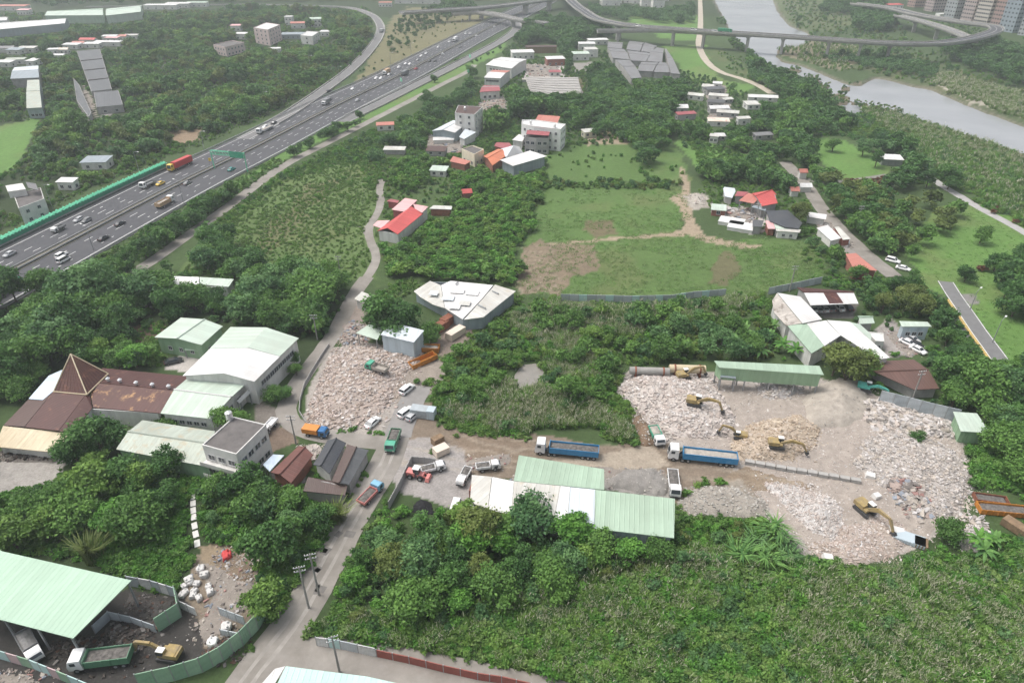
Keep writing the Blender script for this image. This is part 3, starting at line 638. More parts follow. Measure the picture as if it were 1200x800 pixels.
def flatb(name, label, cat, pts, z, wall='plaster', roof='roofslab', parapet=.7, rows=0, cols=3, w=1.4, h=1.3, group=None, wins=None, ins=.0, extra=None, frame='frame', po=False, kp=True):
    """flat-roofed block; pts = roof corners in survey pixels"""
    W = ccw([P(x, y, z) for x, y in pts]); c = sum(W, Vector())/len(W); root = empty(name, (c.x, c.y, 0), 0, label, cat, group)
    wall_ring(root, W, z+parapet, wall)
    mb = MB(); inn = inset(W, .16); mb.slab([Vector((p.x, p.y, z)) for p in inn], .2); mb.build('roof', mt(roof), root)
    n = len(W)
    if rows:
        for i in range(n):
            a, b = W[i], W[(i+1)%n]; d = b-a; nr = Vector((d.y, -d.x, 0)).normalized(); mid = (a+b)/2
            if nr.dot(Vector((-mid.x, -mid.y, 0)).normalized()) > .05:
                put_windows(root, a, b, z, rows, max(1, round(cols*d.length/max((W[k]-W[(k+1)%n]).length for k in range(n)))), w, h, .9, z/rows, frame, .06, po)
    if kp:
        keep([(x, y) for x, y in pts]); keep([PXA(p.x, p.y, 0) for p in W])
        for i in range(n):
            a, b = W[i], W[(i+1)%n]; keep([PXA(a.x, a.y, z), PXA(b.x, b.y, z), PXA(b.x, b.y, 0), PXA(a.x, a.y, 0)])
    return root
def tank_on(root, px, py, z, r=.7, h=1.5):
    p = P(px, py, z); mb = MB(); mb.tube([p, p+Vector((0,0,h))], r, 10); mb.tube([p+Vector((0,0,h)), p+Vector((0,0,h+.35))], r, 10, r2=.1)
    for k in range(4): mb.box((p.x+(.5 if k%2 else -.5), p.y+(.5 if k//2 else -.5), z-.3), (.08,.08,.7))
    mb.build('water_tank', mt('tank'), root)
def box_at(px, py, w, d, h, rz, z0=0): return None
def house(px, py, w, d, h, deg, roofm, wallm, label, kind='gable', rows=1, cols=3, group=None, name='house', cat='house', rise=1.2, win=True):
    """small house by the middle of its base"""
    c = P(px, py); root = empty(name, c, R(deg), label, cat, group)
    hw, hd = w/2, d/2; ov = .4
    for (a, b) in (((-hw,-hd),(hw,-hd)), ((hw,-hd),(hw,hd)), ((hw,hd),(-hw,hd)), ((-hw,hd),(-hw,-hd))):
        A, B = Vector((*a,0)), Vector((*b,0)); dd = B-A; u = dd.normalized(); nr = Vector((u.y,-u.x,0)); mb = MB()
        mb.box(((A+B)/2-nr*.1+Vector((0,0,h/2))), (dd.length if abs(u.x) > .5 else dd.length-.4, .2, h), math.atan2(u.y, u.x)); mb.build('wall', mt(wallm), root, rel=False)
        if win and rows:
            fm, gm = window_mesh(1.3, 1.2)
            n = max(1, int(cols*dd.length/max(w, d)))
            for r in range(rows):
                for k in range(n):
                    p = A+dd*((k+.5)/n)+nr*.04; o = addmesh('window', fm, root, (p.x, p.y, .9+.6+r*h/rows)); o.rotation_euler = (0,0,math.atan2(u.y, u.x)); addmesh('pane', gm, o)
    if kind == 'gable':
        for s in (-1, 1):
            mb = MB(); mb.slab([(-hw-ov, s*(hd+ov), h-.1), (hw+ov, s*(hd+ov), h-.1), (hw+ov, 0, h+rise), (-hw-ov, 0, h+rise)], .14); mb.build('roof_slope', mt(roofm), root, rel=False)
        for s in (-1, 1):
            mb = MB(); x = s*(hw-.02); mb.face([(x,-hd,h), (x,hd,h), (x,0,h+rise-.15)]); mb.build('gable', mt(wallm), root, rel=False)
    elif kind == 'mono':
        mb = MB(); mb.slab([(-hw-ov,-hd-ov,h), (hw+ov,-hd-ov,h), (hw+ov,hd+ov,h+rise*.5), (-hw-ov,hd+ov,h+rise*.5)], .14); mb.build('roof', mt(roofm), root, rel=False)
    else:
        mb = MB(); mb.box((0,0,h+.1), (w+.3, d+.3, .2)); mb.build('roof', mt(roofm), root, rel=False)
    rad = max(w, d)*.75; pts = []
    for k in range(8):
        t = k*PI/4; pts.append((c.x+math.cos(t)*rad*.8, c.y+math.sin(t)*rad*.8))
    keep([PXA(x, y, 0) for x, y in pts]); keep([PXA(x, y, h) for x, y in pts])
    return root
# ---------------------------------------------------------------- rusty factory with the pyramid roof
bld('factory_hall', 'rust-red factory hall with a latticed pyramid on its roof', 'factory', [
 ([(120,431,4.50),(224,441,4.50),(204,457,5.70),(104,447,5.70)], 'rust'), ([(104,447.6,5.70),(204,457.6,5.70),(188,484,4.50),(109,477,4.50)], 'rust_orange'),
 ([(103,448,5.65),(108,478,4.50),(84,507,4.00),(69,504.5,4.60),(100,463,5.60)], 'rust'), ([(62,459,5.20),(99.5,463,5.60),(68.5,504.3,4.60),(29,500,4.20)], 'rust'),
 ([(50,469,4.90),(33,468,4.50),(4,498,4.00),(28.5,499.7,4.18),(61.5,459,5.18)], 'brownroof'), ([(3.5,498.8,3.95),(84,507.6,3.95),(77.5,531,3.00),(-6,523,3.00)], 'rustcream'),
 ([(57,440,4.10),(73,433,4.10),(63,457.5,5.00),(50,468.4,4.85),(33.5,467,4.40)], 'skyblue')],
 [(-6,523,3.00),(77.5,531,3.00),(109,480,4.40),(188,484,4.50),(224,441,4.50),(120,431,4.50),(73,433,4.10),(57,440,4.10),(4,498,4.00)], 'w_white', posts=False, skip=(), ins=.6)
fh = bpy.data.objects['factory_hall']
def pyramid():
    ap = P(83,415,11.5); b = [P(63,459,5.25), P(102,462.5,5.65), P(127,438,5.5)]; b.append(b[0]+b[2]-b[1]); mb = MB()
    for i in range(4): mb.slab([b[i], b[(i+1)%4], ap], .1)
    py = mb.build('pyramid_roof', mt('rust'), fh); keep([(83,415),(63,459),(102,462),(127,438)])
    mb = MB()
    for i in range(4): mb.tube([b[i]+Vector((0,0,.1)), ap+Vector((0,0,.1))], .15, 5); mb.tube([b[i]+Vector((0,0,.1)), b[(i+1)%4]+Vector((0,0,.1))], .16, 5)
    mb.build('ridge_bar', mt('rustcream'), py, rel=False).location = -fh.location
    mb = MB()
    for i in range(4):
        p, q = b[i], b[(i+1)%4]; nr = ((q-p).cross(ap-p)).normalized(); nr = nr if nr.z > 0 else -nr
        for k in range(1, 8):
            t = k/8; s = p+(q-p)*t; e = ap+(s-ap)*.12; mb.tube([s+nr*.06, e+nr*.06], .028, 4)
        for k in range(1, 6): t = k/6.5; mb.tube([p+(ap-p)*t+nr*.08, q+(ap-q)*t+nr*.06], .028, 4)
    mb.build('lattice', M('old_lattice', (.20,.11,.075), .9, .3, 1), py, rel=False).location = -fh.location
pyramid()
for i, (x, y) in enumerate(((127,446),(141,447.5),(160,450.5),(179,452.5),(198,454.5))):
    p = P(x, y, 5.7); mb = MB(); mb.tube([p, p+Vector((0,0,.7))], .35, 8); mb.tube([p+Vector((0,0,.7)), p+Vector((0,0,1.0))], .55, 8, r2=.2); mb.build('roof_vent', mt('tank'), fh)
gable('factory_shed', 'pale green gabled shed joined to the rusty hall', 'shed', (188,484), (248,490.5), (290,448), (229,435), 5.0, 6.0, (204,456.3), (271,465), ('mint_pale','mint_pale'), 'w_white', wins=[(0,1,5,1.2,1,2.2),(1,1,3,1.4,1.2,2)])
p = P(285,460,3.6); mb = MB()
r_ = bld('side_canopy', 'slanted white canopy on the end of the pale green shed', 'canopy', [([(277,470,3.6),(292,455,4.4),(297,456,3.6),(281,472,2.8)], 'whiteroof')], [(277,470,3.6),(292,455,4.4),(297,456,3.6),(281,472,2.8)], posts=True, ins=.2)
bld('warehouse', 'large hall with a half green half white roof by the lane', 'warehouse', [
 ([(270,383,7),(312,383.5,8.4),(290,407,8.4),(246,408,7)], 'mint_pale', 'roof_slope'), ([(312,383.5,8.4),(350,396,7),(328,417,7),(290,407,8.4)], 'mint_pale', 'roof_slope'),
 ([(246,408.4,7.02),(290,407.4,8.42),(262,437,8.42),(214,440,7.02)], 'whiteroof', 'roof_slope'), ([(290,407.4,8.42),(328,417.4,7.02),(298,447,7.02),(262,437,8.42)], 'whiteroof', 'roof_slope')],
 [(214,440,7),(262,437,8.4),(298,447,7),(350,396,7),(312,384,8.4),(270,383,7)], 'w_white', wins=[(2,1,8,1.8,1.2,3.8)])
bld('side_canopy', 'nearer cream canopy along the white warehouse wall', 'canopy', [([(308,436,3.8),(325,420,3.8),(329,424,3.2),(314,442,3.2)], 'mint_pale')], [(308,436,3.8),(325,420,3.8),(329,424,3.2),(314,442,3.2)], posts=True, ins=.2)
bld('side_canopy', 'farther cream canopy along the white warehouse wall', 'canopy', [([(331,417,3.8),(345,403,3.8),(349,406,3.2),(336,420,3.2)], 'mint_pale')], [(331,417,3.8),(345,403,3.8),(349,406,3.2),(336,420,3.2)], posts=True, ins=.2)
g = gable('green_shed', 'green-walled shed with pale mint gable roof behind the warehouse', 'shed', (181,395), (212,372), (261,382), (236,404), 5, 6, (208,396.5), (240,374), ('mint_pale','mint_pale'), 'w_green', wins=[(0,1,2,1,.9,1.5),(3,1,3,1,1,1.6)])
bld('side_canopy', 'small mint canopy on the green-walled shed', 'canopy', [([(219,405,3),(233,406,3),(234,411,2.6),(216,410,2.6)], 'mint')], [(219,405,3),(233,406,3),(234,411,2.6),(216,410,2.6)], posts=True, ins=.1)
gable('long_shed', 'long weathered grey-green shed in front of the rusty hall', 'shed', (136,526), (246,547), (252,505), (167,492), 4, 5.0, (150,505.5), (247,519.5), ('greygreen','greygreen'), 'w_green')
# two-storey house
h2 = flatb('two_storey_house', 'white two-storey house with a stained grey flat roof', 'house', [(237,522),(277,533),(312,498),(274,489)], 8.2, 'plaster', 'roofslab', .25, rows=2, cols=4, w=1.5, h=1.2)
tank_on(h2, 269,489.5, 8.6, .75, 1.5)
bal = MB(); a, b = P(237,522,8), P(277,533,8)
for z in (4.2, 1.0):
    q = MB(); d = (b-a); u = d.normalized(); nr = Vector((u.y,-u.x,0)); nr = nr if nr.y < 0 else -nr; m_ = (a+b)/2+nr*.9; q.box((m_.x, m_.y, z), (d.length, 1.8, .18), math.atan2(u.y, u.x)); q.box((m_.x+nr.x*.85, m_.y+nr.y*.85, z+.5), (d.length, .1, 1.0), math.atan2(u.y, u.x)); q.build('balcony', mt('plaster'), h2)
bld('lean_to', 'bright sky-blue sheet roof beside the white two-storey house', 'lean-to', [([(308,544,3),(320,532,3.4),(333,533,3.2),(316,552,2.8)], 'skyblue')], [(308,544,3),(320,532,3.4),(333,533,3.2),(316,552,2.8)], posts=True, ins=.2)
gable('old_house', 'old house with rusty red-brown gable roof', 'house', (341,566), (367,532.5), (350,522), (317,553), 3.0, 3.9, None, None, ('redbrown','redbrown'), 'brick_red')
gable('old_house', 'old house with dark slate-grey hipped roof', 'house', (386,555), (405.5,518.5), (384,515.5), (367,544), 3.2, 4.1, None, None, ('slate','slate'), 'plaster')
gable('old_house', 'old house with brown and dark green gable roof by the junction', 'house', (409,567.5), (432,527), (407,520), (388.5,563.5), 3.0, 3.9, (397.5,565.5), (417.5,523.5), ('darkgrey','tilebrown'), 'grey_wall')
bld('old_wing', 'low brown-roofed wing in front of the slate house', 'house', [([(355,575,2.8),(361,558.5,3.2),(389,563,3.2),(407,569,2.8),(404,580,2.6)], 'tilebrown')], [(355,575,2.8),(361,558.5,3.2),(389,563,3.2),(407,569,2.8),(404,580,2.6)], 'grey_wall')
# ---------------------------------------------------------------- lower left scrap shed
bld('open_shed', 'big open-sided shed with flat mint-green roof over the soot yard', 'shed', [([(-40,636,7),(154,679.5,7),(85.5,747.5,6),(-40,715,6)], 'mint_big')], [(-40,636,7),(154,679.5,7),(85.5,747.5,6),(-40,715,6)], posts=True, ins=.5)
bld('low_roof', 'sliver of green roof at the edge behind the mint shed', 'roof', [([(-40,634,4),(-2,640,4),(4,645,4),(-2,652,4),(-40,645,4)], 'mint')], [(-40,634,4),(-2,640,4),(4,645,4),(-2,652,4),(-40,645,4)], posts=True)
bld('roadside_shed', 'pale aqua-roofed shed at the lower edge beside the lane', 'shed', [([(335,780,5),(430,792,5),(520,812,5),(480,850,4.2),(300,850,4.2)], 'aqua'), ([(322,783,4.9),(334,780,4.9),(300,838,4.2),(280,830,4.2)], 'whiteroof')], [(335,780,5),(430,792,5),(520,812,5),(480,850,4.2),(300,850,4.2)], 'w_white')
# ---------------------------------------------------------------- central shed
bld('central_shed', 'long shed of mint, white and pale blue roof sheets by the yard', 'shed', [
 ([(608,533,5.20),(708,549.5,5.20),(708,573.5,6.20),(602,563,6.20)], 'mint'), ([(553,556,4.60),(576.5,558.3,4.80),(571.5,596,4.20),(556,590,4.20),(551,584,4.20)], 'patchy'), ([(577,558.5,5.60),(602,563.5,6.20),(599,603,4.60),(572,596,4.40)], 'whiteroof'),
 ([(602.3,563.4,6.20),(657,569,6.20),(649,609,4.70),(599.3,603,4.60)], 'patchy'), ([(657.3,569.1,6.20),(668,570.2,6.20),(664.5,611,4.70),(649.3,609,4.70)], 'whiteroof'), ([(668.3,570.3,6.20),(697.5,573.3,6.20),(696.5,613.5,4.70),(664.8,611,4.70)], 'whiteblue'), ([(697.8,573.4,6.25),(791,584,6.20),(790,630,4.40),(696.8,619,4.40)], 'mint')],
 [(553,556,4.60),(602,562,5.50),(608,533,5.20),(708,549.5,5.20),(708,573.5,6.20),(791,584,6.20),(790,630,4.40),(697,619,4.40),(696,613,4.60),(572,596,4.30),(551,584,4.20)], 'w_bluegrey')
keep([(-20,545),(68,543),(68,560),(0,577),(-20,584)]); keep([(-40,148),(45,140),(34,165),(18,192),(-40,215)]); keep([(200,155),(236,153),(230,164),(208,166)])
# ---------------------------------------------------------------- middle cluster
bld('patched_shed', 'sprawling shed with patched white roof sheets beside the orchard', 'shed', [
 ([(485,341,3.60),(504,329,4.00),(516.5,334,4.00),(521,361,3.40),(507,356.5,3.40),(492,347.5,3.50)], 'patchy'), ([(517,334,4.20),(528,329,4.40),(578,334,4.40),(563,352,4.30),(542,374,3.80),(521.5,361,3.70)], 'whiteroof'),
 ([(580,333.5,4.70),(604.5,341,4.30),(566.5,371.5,4.20),(543.5,374.5,4.00),(564,352,4.60)], 'patchy')], [(485,341,3.60),(504,329,4.00),(528,329,4.20),(580,333.5,4.40),(604.5,341,4.20),(566.5,371.5,4.10),(542,374.5,3.80),(520,361,3.50)], 'w_bluegrey')
ps = bpy.data.objects['patched_shed']
for (x0,y0,x1,y1,mm) in ((520,345,533,352,'whiteblue'),(530,338,545,344,'whiteroof'),(505,340,514,346,'whiteblue'),(540,352,552,358,'patchy'),(548,340,562,346,'whiteroof'),(528,356,540,362,'whiteroof')):
    mb = MB(); mb.slab([P(x0,y0,4.52), P(x1,y0+1,4.54), P(x1-2,y1,4.46), P(x0-3,y1-1,4.44)], .05); mb.build('roof_sheet', mt(mm), ps)
for (x0,y0,x1,y1) in ((560,357,569,361),(577,341,584,344),(534,333,537,330)):
    mb = MB(); a, b = P(x0,y0,4.7), P(x1,y1,4.8); mb.tube([a, b], .22, 5); mb.build('roof_duct', mt('steel'), ps)
bld('blue_shed', 'pale blue-walled shed with white roof above the rubble lot', 'shed', [([(446,392,6),(457,377,6.4),(497,387,6.2),(485,401,5.8)], 'whiteblue')], [(446,392,6),(457,377,6.4),(497,387,6.2),(485,401,5.8)], 'w_blue', ins=.25)
bld('low_shed', 'low shed with pale green roof beside the blue-walled one', 'shed', [([(417,390,3.8),(432,380,4.1),(449,384,4.1),(442,398,3.8)], 'mint_pale')], [(417,390,3.8),(432,380,4.1),(449,384,4.1),(442,398,3.8)], 'w_white', posts=True)
bld('hut', 'small cream-roofed hut at the lane bend', 'hut', [([(415,350,3.2),(424,341.5,3.4),(436,346,3.3),(426,355,3.1)], 'patchy')], [(415,350,3.2),(424,341.5,3.4),(436,346,3.3),(426,355,3.1)], 'plaster', wins=[(0,1,1,.8,.8,1)])
bld('lane_roof', 'long white roof strip half hidden by trees above the mint hall', 'shed', [([(186,323,4.5),(233,324.5,4.5),(233,333,4),(190,334,4)], 'whiteroof'), ([(234,324.5,4.5),(274,327,4.5),(268,336,4),(234,333,4)], 'mint_pale')], [(186,323,4.5),(274,327,4.5),(268,336,4),(190,334,4)], 'w_white', kp=False)
keep([(188,322),(235,324),(276,326),(272,332),(236,329),(190,330)])
house(112,333,5,5,4.2,20,'darkgrey','plaster','grey domed hut among the trees below the freeway','gable',1,1,rise=1.6)
# farm with red roofs
bld('red_barn', 'farm barn with bright red gable roof in the orchard', 'barn', [([(454,267,5.2),(482,242,5.2),(496,250,4.0),(466,274.5,4.0)], 'red', 'roof_slope'), ([(442,270.5,4),(470,250,4),(482,242,5.2),(454,267,5.2)], 'red', 'roof_slope')], [(442,270.5,4),(466,274.5,4),(496,250,4),(470,249,4)], 'w_white')
bld('farm_house', 'farm house with pale pink roof behind the red barn', 'house', [([(459,245.5,4.4),(474.5,232,4.6),(489,234.5,4.6),(474,248,4.4)], 'pink')], [(459,245.5,4.4),(474.5,232,4.6),(489,234.5,4.6),(474,248,4.4)], 'maroon', wins=[(0,1,2)])
bld('farm_house', 'smaller pale pink roof against the back of the red barn', 'house', [([(484,239,4.9),(502,242,4.9),(494.5,249.3,4.6),(487,245,4.8)], 'pink')], [(484,239,4.9),(502,242,4.9),(494.5,249.3,4.6),(487,245,4.8)], 'plaster')
bld('farm_porch', 'low pale pink porch roof at the lane side of the red barn', 'porch', [([(437,264,2.8),(442.5,258.5,3),(457,258,3),(447,267.5,2.8)], 'pink')], [(437,264,2.8),(442.5,258.5,3),(457,258,3),(447,267.5,2.8)], posts=True)
bld('shack', 'grey tumbledown shack with white sheets right of the red barn', 'shack', [([(503,244.5,3),(508,240.5,3),(530,241.5,3),(529,245.5,2.8)], 'patchy')], [(503,244.5,3),(508,240.5,3),(530,241.5,3),(529,245.5,2.8)], 'brick_red')
bld('shack', 'small maroon tarpaulin roof beside the pink farm house', 'shack', [([(453,235.5,2.8),(458,233,2.8),(468,235,2.8),(466,238,2.6)], 'maroon')], [(453,235.5,2.8),(458,233,2.8),(468,235,2.8),(466,238,2.6)], 'maroon')
house(547,231,3.5,3,2.4,15,'red','brick_red','tiny red-roofed hut in the clearing above the orchard','gable',0,1)
# ---------------------------------------------------------------- hamlet at the top of the orchard
tw = flatb('tall_house', 'tall narrow white house with a brown sheet roof', 'house', [(533,132.5),(556,134.5),(565.5,125.5),(537,123.5)], 12.5, 'w_white', 'brownroof', .1, rows=4, cols=3, w=1.1, h=1.2)
gable('open_workshop', 'white-roofed open workshop beside the tall house', 'workshop', (533,155.5), (545.5,146), (531,141), (506,153.5), 5.5, 6.6, (519,152), (538,141.5), ('whiteroof','whiteblue'), 'w_bluegrey')
bld('lean_to', 'grey lean-to roof at the foot of the tall white house', 'lean-to', [([(538,160.5,4),(545,151,5),(558,155,4.4),(544,163,3.6)], 'whiteblue')], [(538,160.5,4),(545,151,5),(558,155,4.4),(544,163,3.6)], 'w_white')
flatb('cream_house', 'small cream house with flat roof among orange sheds', 'house', [(541,175.5),(554,171.5),(567,176),(556,182)], 5.6, 'cream_wall', 'roofslab', .5, rows=1, cols=3, w=1, h=1.2)
gable('tile_shed', 'bright orange sheet roof beside the cream house', 'shed', (577,194), (594,182), (584,174.5), (566,183), 3.6, 4.8, None, None, ('orange','orange'), 'brick_red')
bld('tile_shed', 'dull terracotta roof in front of the cream house', 'shed', [([(527,189,3),(531,183,3.2),(552,189,3.2),(545,193,3)], 'salmon')], [(527,189,3),(531,183,3.2),(552,189,3.2),(545,193,3)], 'brick_red')
bld('tile_shed', 'deep red roof behind the white tent roof', 'shed', [([(579,171,4),(582,167,4.2),(597,167.5,4.2),(600,171,4),(589,174,4)], 'maroon')], [(579,171,4),(582,167,4.2),(597,167.5,4.2),(600,171,4),(589,174,4)], 'brick_red')
bld('tent_roof', 'peaked white tent roof in the hamlet', 'tent', [([(587,174.5,4),(593,184.5,4),(602,170.5,8)], 'whiteblue'), ([(593,184.5,4),(613.5,180,4),(602,170.5,8)], 'whiteroof'), ([(613.5,180,4),(609,172,4),(602,170.5,8)], 'whiteroof'), ([(609,172,4),(587,174.5,4),(602,170.5,8)], 'whiteroof')], [(587,174.5,4),(593,184.5,4),(613.5,180,4),(609,172,4)], posts=True)
bld('flat_shed', 'long bright white flat roof at the front of the hamlet', 'shed', [([(586,187.5,4.8),(621,176.5,5),(641,183,5),(601,194.5,4.8)], 'whiteroof')], [(586,187.5,4.8),(621,176.5,5),(641,183,5),(601,194.5,4.8)], 'w_bluegrey', ins=.8)
wh = flatb('white_block', 'white three-storey block with flat roof in the hamlet', 'house', [(611,146),(626,149),(657,152.5),(663,146.5),(626,141.5),(612,141.5)], 10.5, 'white_paint', 'whiteroof', .5, rows=3, cols=5, w=1.1, h=1.1)
flatb('grey_house', 'bare grey concrete house with balconies against the white block', 'house', [(615,161.5),(628,163),(643,163),(644,157.5),(618,156)], 7.5, 'grey_wall', 'roofslab', .4, rows=2, cols=4, w=1.6, h=1.4)
bld('pink_canopy', 'crimson rooftop canopy over the bare grey house', 'canopy', [([(616.5,157,9.2),(618,152.5,9.4),(644.5,154.5,9.4),(643,159,9.2)], 'maroon')], None)
bld('tile_house', 'red-tiled roof behind the white three-storey block', 'house', [([(626,143,8),(631,134.5,9),(656.5,136.5,9),(653,145,8)], 'salmon')], [(626,143,8),(631,134.5,9),(656.5,136.5,9),(653,145,8)], 'plaster')
bld('lean_to', 'small white roof at the left foot of the white block', 'lean-to', [([(600,164,4),(608,157.5,4.2),(616,159,4.2),(612,166,4)], 'whiteroof')], [(600,164,4),(608,157.5,4.2),(616,159,4.2),(612,166,4)], 'w_white')
house(515,205,7,5,2.8,-10,'mint_pale','plaster','low pale green roof at the near edge of the hamlet','mono',1,2); house(512,181,9,6,2.6,-8,'brownroof','grey_wall','grey-brown shack roof left of the cream house','mono',1,2)
house(690,160,7,4,3,20,'patchy','cream_wall','small white-roofed hut on the bare track beyond the hamlet','mono',1,2); house(452,152,9,4,3,10,'salmon','plaster','small pink-roofed hut among trees by the frontage road','mono',1,2)
house(520,168,10,3,2.2,5,'whiteroof','plaster','thin white roof strip beside the open workshop','mono',0,2); house(463,180,10,3.5,2.4,-4,'patchy','grey_wall','pale broken roof among the shrubs left of the workshop','mono',0,2)
for r_, x_, y_ in ((wh,622,145),(wh,650,149),(tw,545,129)): tank_on(r_, x_, y_, 10.9 if r_ is wh else 13, .7, 1.4)
# ---------------------------------------------------------------- red farm on the right
gable('red_house', 'house with crimson gable roof in the right-hand farm', 'house', (893,241.5), (911.5,238), (910,228), (881,226.5), 5, 6.2, (886,229.5), (905,222.5), ('red','red'), 'grey_wall')
bld('red_house', 'house with salmon-red roof joined to the crimson one', 'house', [([(866,235,4.6),(877,226,5),(892,230,5),(883,238.5,4.6)], 'salmon')], [(866,235,4.6),(877,226,5),(892,230,5),(883,238.5,4.6)], 'brick_red', posts=True)
bld('red_annex', 'small dark red roof left of the salmon-roofed house', 'house', [([(861,229.5,3.6),(864,224,3.8),(877,225,3.8),(872,230,3.6)], 'maroon')], [(861,229.5,3.6),(864,224,3.8),(877,225,3.8),(872,230,3.6)], 'grey_wall')
bld('grey_hut', 'pale grey patched hut at the left end of the red farm', 'hut', [([(847.5,221,3.4),(849,219,3.5),(861,220.5,3.5),(862,224,3.3),(858,232,3),(849.5,230,3)], 'whiteblue')], [(847.5,221,3.4),(861,220.5,3.5),(858,232,3),(849.5,230,3)], 'grey_wall')
bld('black_shed', 'black tarpaulin shed roof right of the farm yard', 'shed', [([(898,247,3.8),(923,246,4),(940,261,3.8),(936,268,3.4),(920,266,3.6),(902,259,3.6)], 'slate')], [(898,247,3.8),(923,246,4),(940,261,3.8),(936,268,3.4),(902,259,3.6)], 'grey_wall')
bld('grey_canopy', 'thin pale canopy in front of the crimson roof', 'canopy', [([(881,242.5,3.6),(884,240,3.8),(898,244.5,3.8),(897,247,3.6)], 'bluegrey')], [(881,242.5,3.6),(884,240,3.8),(898,244.5,3.8),(897,247,3.6)], posts=True, ins=.1)
bld('row_shed', 'dark roof at the left end of the low farm row', 'shed', [([(882,257.5,3),(895,258,3.2),(893,266,3),(882,265.5,3)], 'darkgrey')], [(882,257.5,3),(895,258,3.2),(893,266,3),(882,265.5,3)], 'grey_wall')
bld('row_shed', 'pink strip roof in the low farm row', 'shed', [([(897,258.5,3.2),(905.5,259,3.2),(908.5,268,3),(900,268,3)], 'pink')], [(897,258.5,3.2),(905.5,259,3.2),(908.5,268,3),(900,268,3)], 'brick_red')
bld('row_shed', 'pale mint roof in the low farm row', 'shed', [([(906,259,3.2),(920.5,259.5,3.2),(924.5,268.5,3),(909,268,3)], 'mint_pale')], [(906,259,3.2),(920.5,259.5,3.2),(924.5,268.5,3),(909,268,3)], 'plaster')
bld('row_shed', 'cream roof at the right end of the low farm row', 'shed', [([(909,268.4,2.9),(924,267,3),(938.5,269,3),(937,272.5,2.8),(910,270.5,2.8)], 'patchy')], [(909,268.4,2.9),(924,267,3),(938.5,269,3),(937,272.5,2.8),(910,270.5,2.8)], 'plaster', wins=[(0,1,2,.9,.9,.8)])
house(841,251,5,4.5,2.6,-14,'mint_pale','brick_red','brick hut with pale green roof at the meadow edge','mono',1,1)
for i, (x, y, w, d, rm, lb) in enumerate(((857,262,9,6,'whiteroof','flat white sheet roof beside the brick hut'),(868,268,9,7,'whiteroof','larger white sheet roof on the farm yard edge'))):
    house(x, y, w, d, 1.2, -25, rm, 'plaster', lb, 'flat', 0, 1, name='low_shelter', cat='shelter')
bld('road_hut', 'long white-roofed hut with a red patch beside the right-hand road', 'hut', [([(957,267,3),(970,263.5,3.2),(986,279,3),(974,282,2.8)], 'whiteroof')], [(957,267,3),(970,263.5,3.2),(986,279,3),(974,282,2.8)], 'plaster')
bld('road_hut', 'white and rust patched hut next along the right-hand road', 'hut', [([(978,266,3),(983,265.5,3.2),(997,280,3),(988,281,2.8)], 'patchy')], [(978,266,3),(983,265.5,3.2),(997,280,3),(988,281,2.8)], 'brick_red')
house(955,261,6,3,2.6,-25,'whiteroof','plaster','short white roof at the head of the right-hand road huts','mono',0,1); house(942,224,4.5,3,2.4,0,'whiteroof','plaster','white arched roof by the top of the right-hand road','gable',0,1)
house(929,229,3,3,2.6,0,'salmon','plaster','tiny pink-roofed hut behind the round roadside tree','gable',0,1); house(939,208.5,3,2.5,3,0,'salmon','plaster','tiny orange-roofed hut at the top of the right-hand road','gable',0,1)
bld('red_roof_house', 'house with long faded red roof beside the right-hand road', 'house', [([(991,297.5,4),(1003,296.5,4.2),(1028,317,4),(1001,316,3.6)], 'salmon')], [(991,297.5,4),(1003,296.5,4.2),(1028,317,4),(1001,316,3.6)], 'brick_red')
house(1042,192,9,6,3.0,-8,'whiteroof','steel','white picnic shelter roof in the riverside park','mono',0,1,name='picnic_shelter',cat='shelter')
# ---------------------------------------------------------------- right-hand sheds
gable('carport_barn', 'rust and white roofed barn with open parking front', 'barn', (950,357.5), (1006,355.5), (999,341), (934,336.5), 4.6, 5.6, (942,342.5), (1000.5,342.8), ('whiteroof','rust'), 'grey_wall', skip=(0,1))
cb = bpy.data.objects['carport_barn']; mb = MB(); mb.slab([P(965,342.9,5.66), P(980,342.6,5.66), P(988.5,355,4.72), P(972,355.6,4.72)], .06); mb.build('rust_panel', mt('rust'), cb)
bld('white_shed', 'bright white monopitch shed in front of the carport barn', 'shed', [([(911,343,6),(938,347.5,6),(963.5,374,6),(940.5,378.5,6)], 'whiteroof'), ([(905,352,4.6),(910.5,343.5,5.7),(939.5,378.6,5.7),(921.5,381.5,4.6),(907,366,4.4)], 'sootwhite')], [(905,352,4.6),(911,343,5.7),(938,347.5,5.9),(963.5,374,5.9),(940,379,5.5),(921.5,381.5,4.6)], 'w_white')
bld('wide_shed', 'half mint half white shed roof behind the dark round tree', 'shed', [([(923,381.5,5.4),(945,378.8,5.6),(966,405,5.2),(951,414,5)], 'mint'), ([(945.3,378.8,5.62),(968,375.3,5.8),(985,393,5.5),(966.3,405,5.2)], 'whiteroof')], [(923,381.5,5.4),(968,375.3,5.8),(985,393,5.5),(951,414,5)], 'w_white')
bld('wide_shed', 'long white and mint shed slanting down to the lane', 'shed', [([(969,374.8,5.9),(996,377,5.7),(1021,399,5.2),(1043,419,5),(1030,421,5),(985,392.5,5.6)], 'whiteroof'), ([(996.5,377.2,5.7),(1008,380,5.2),(1021,391.5,5),(1021,398.6,5.15)], 'mint_pale')], [(969,374.8,5.9),(996,377,5.7),(1043,419,5),(1030,421,5)], 'w_white')
gable('green_hut', 'small grey-green gabled hut at the head of the paved lane', 'hut', (1007,379.5), (1025,378.5), (1019,370), (1005,370), 4, 4.8, None, None, ('mint_pale','mint'), 'grey_wall')
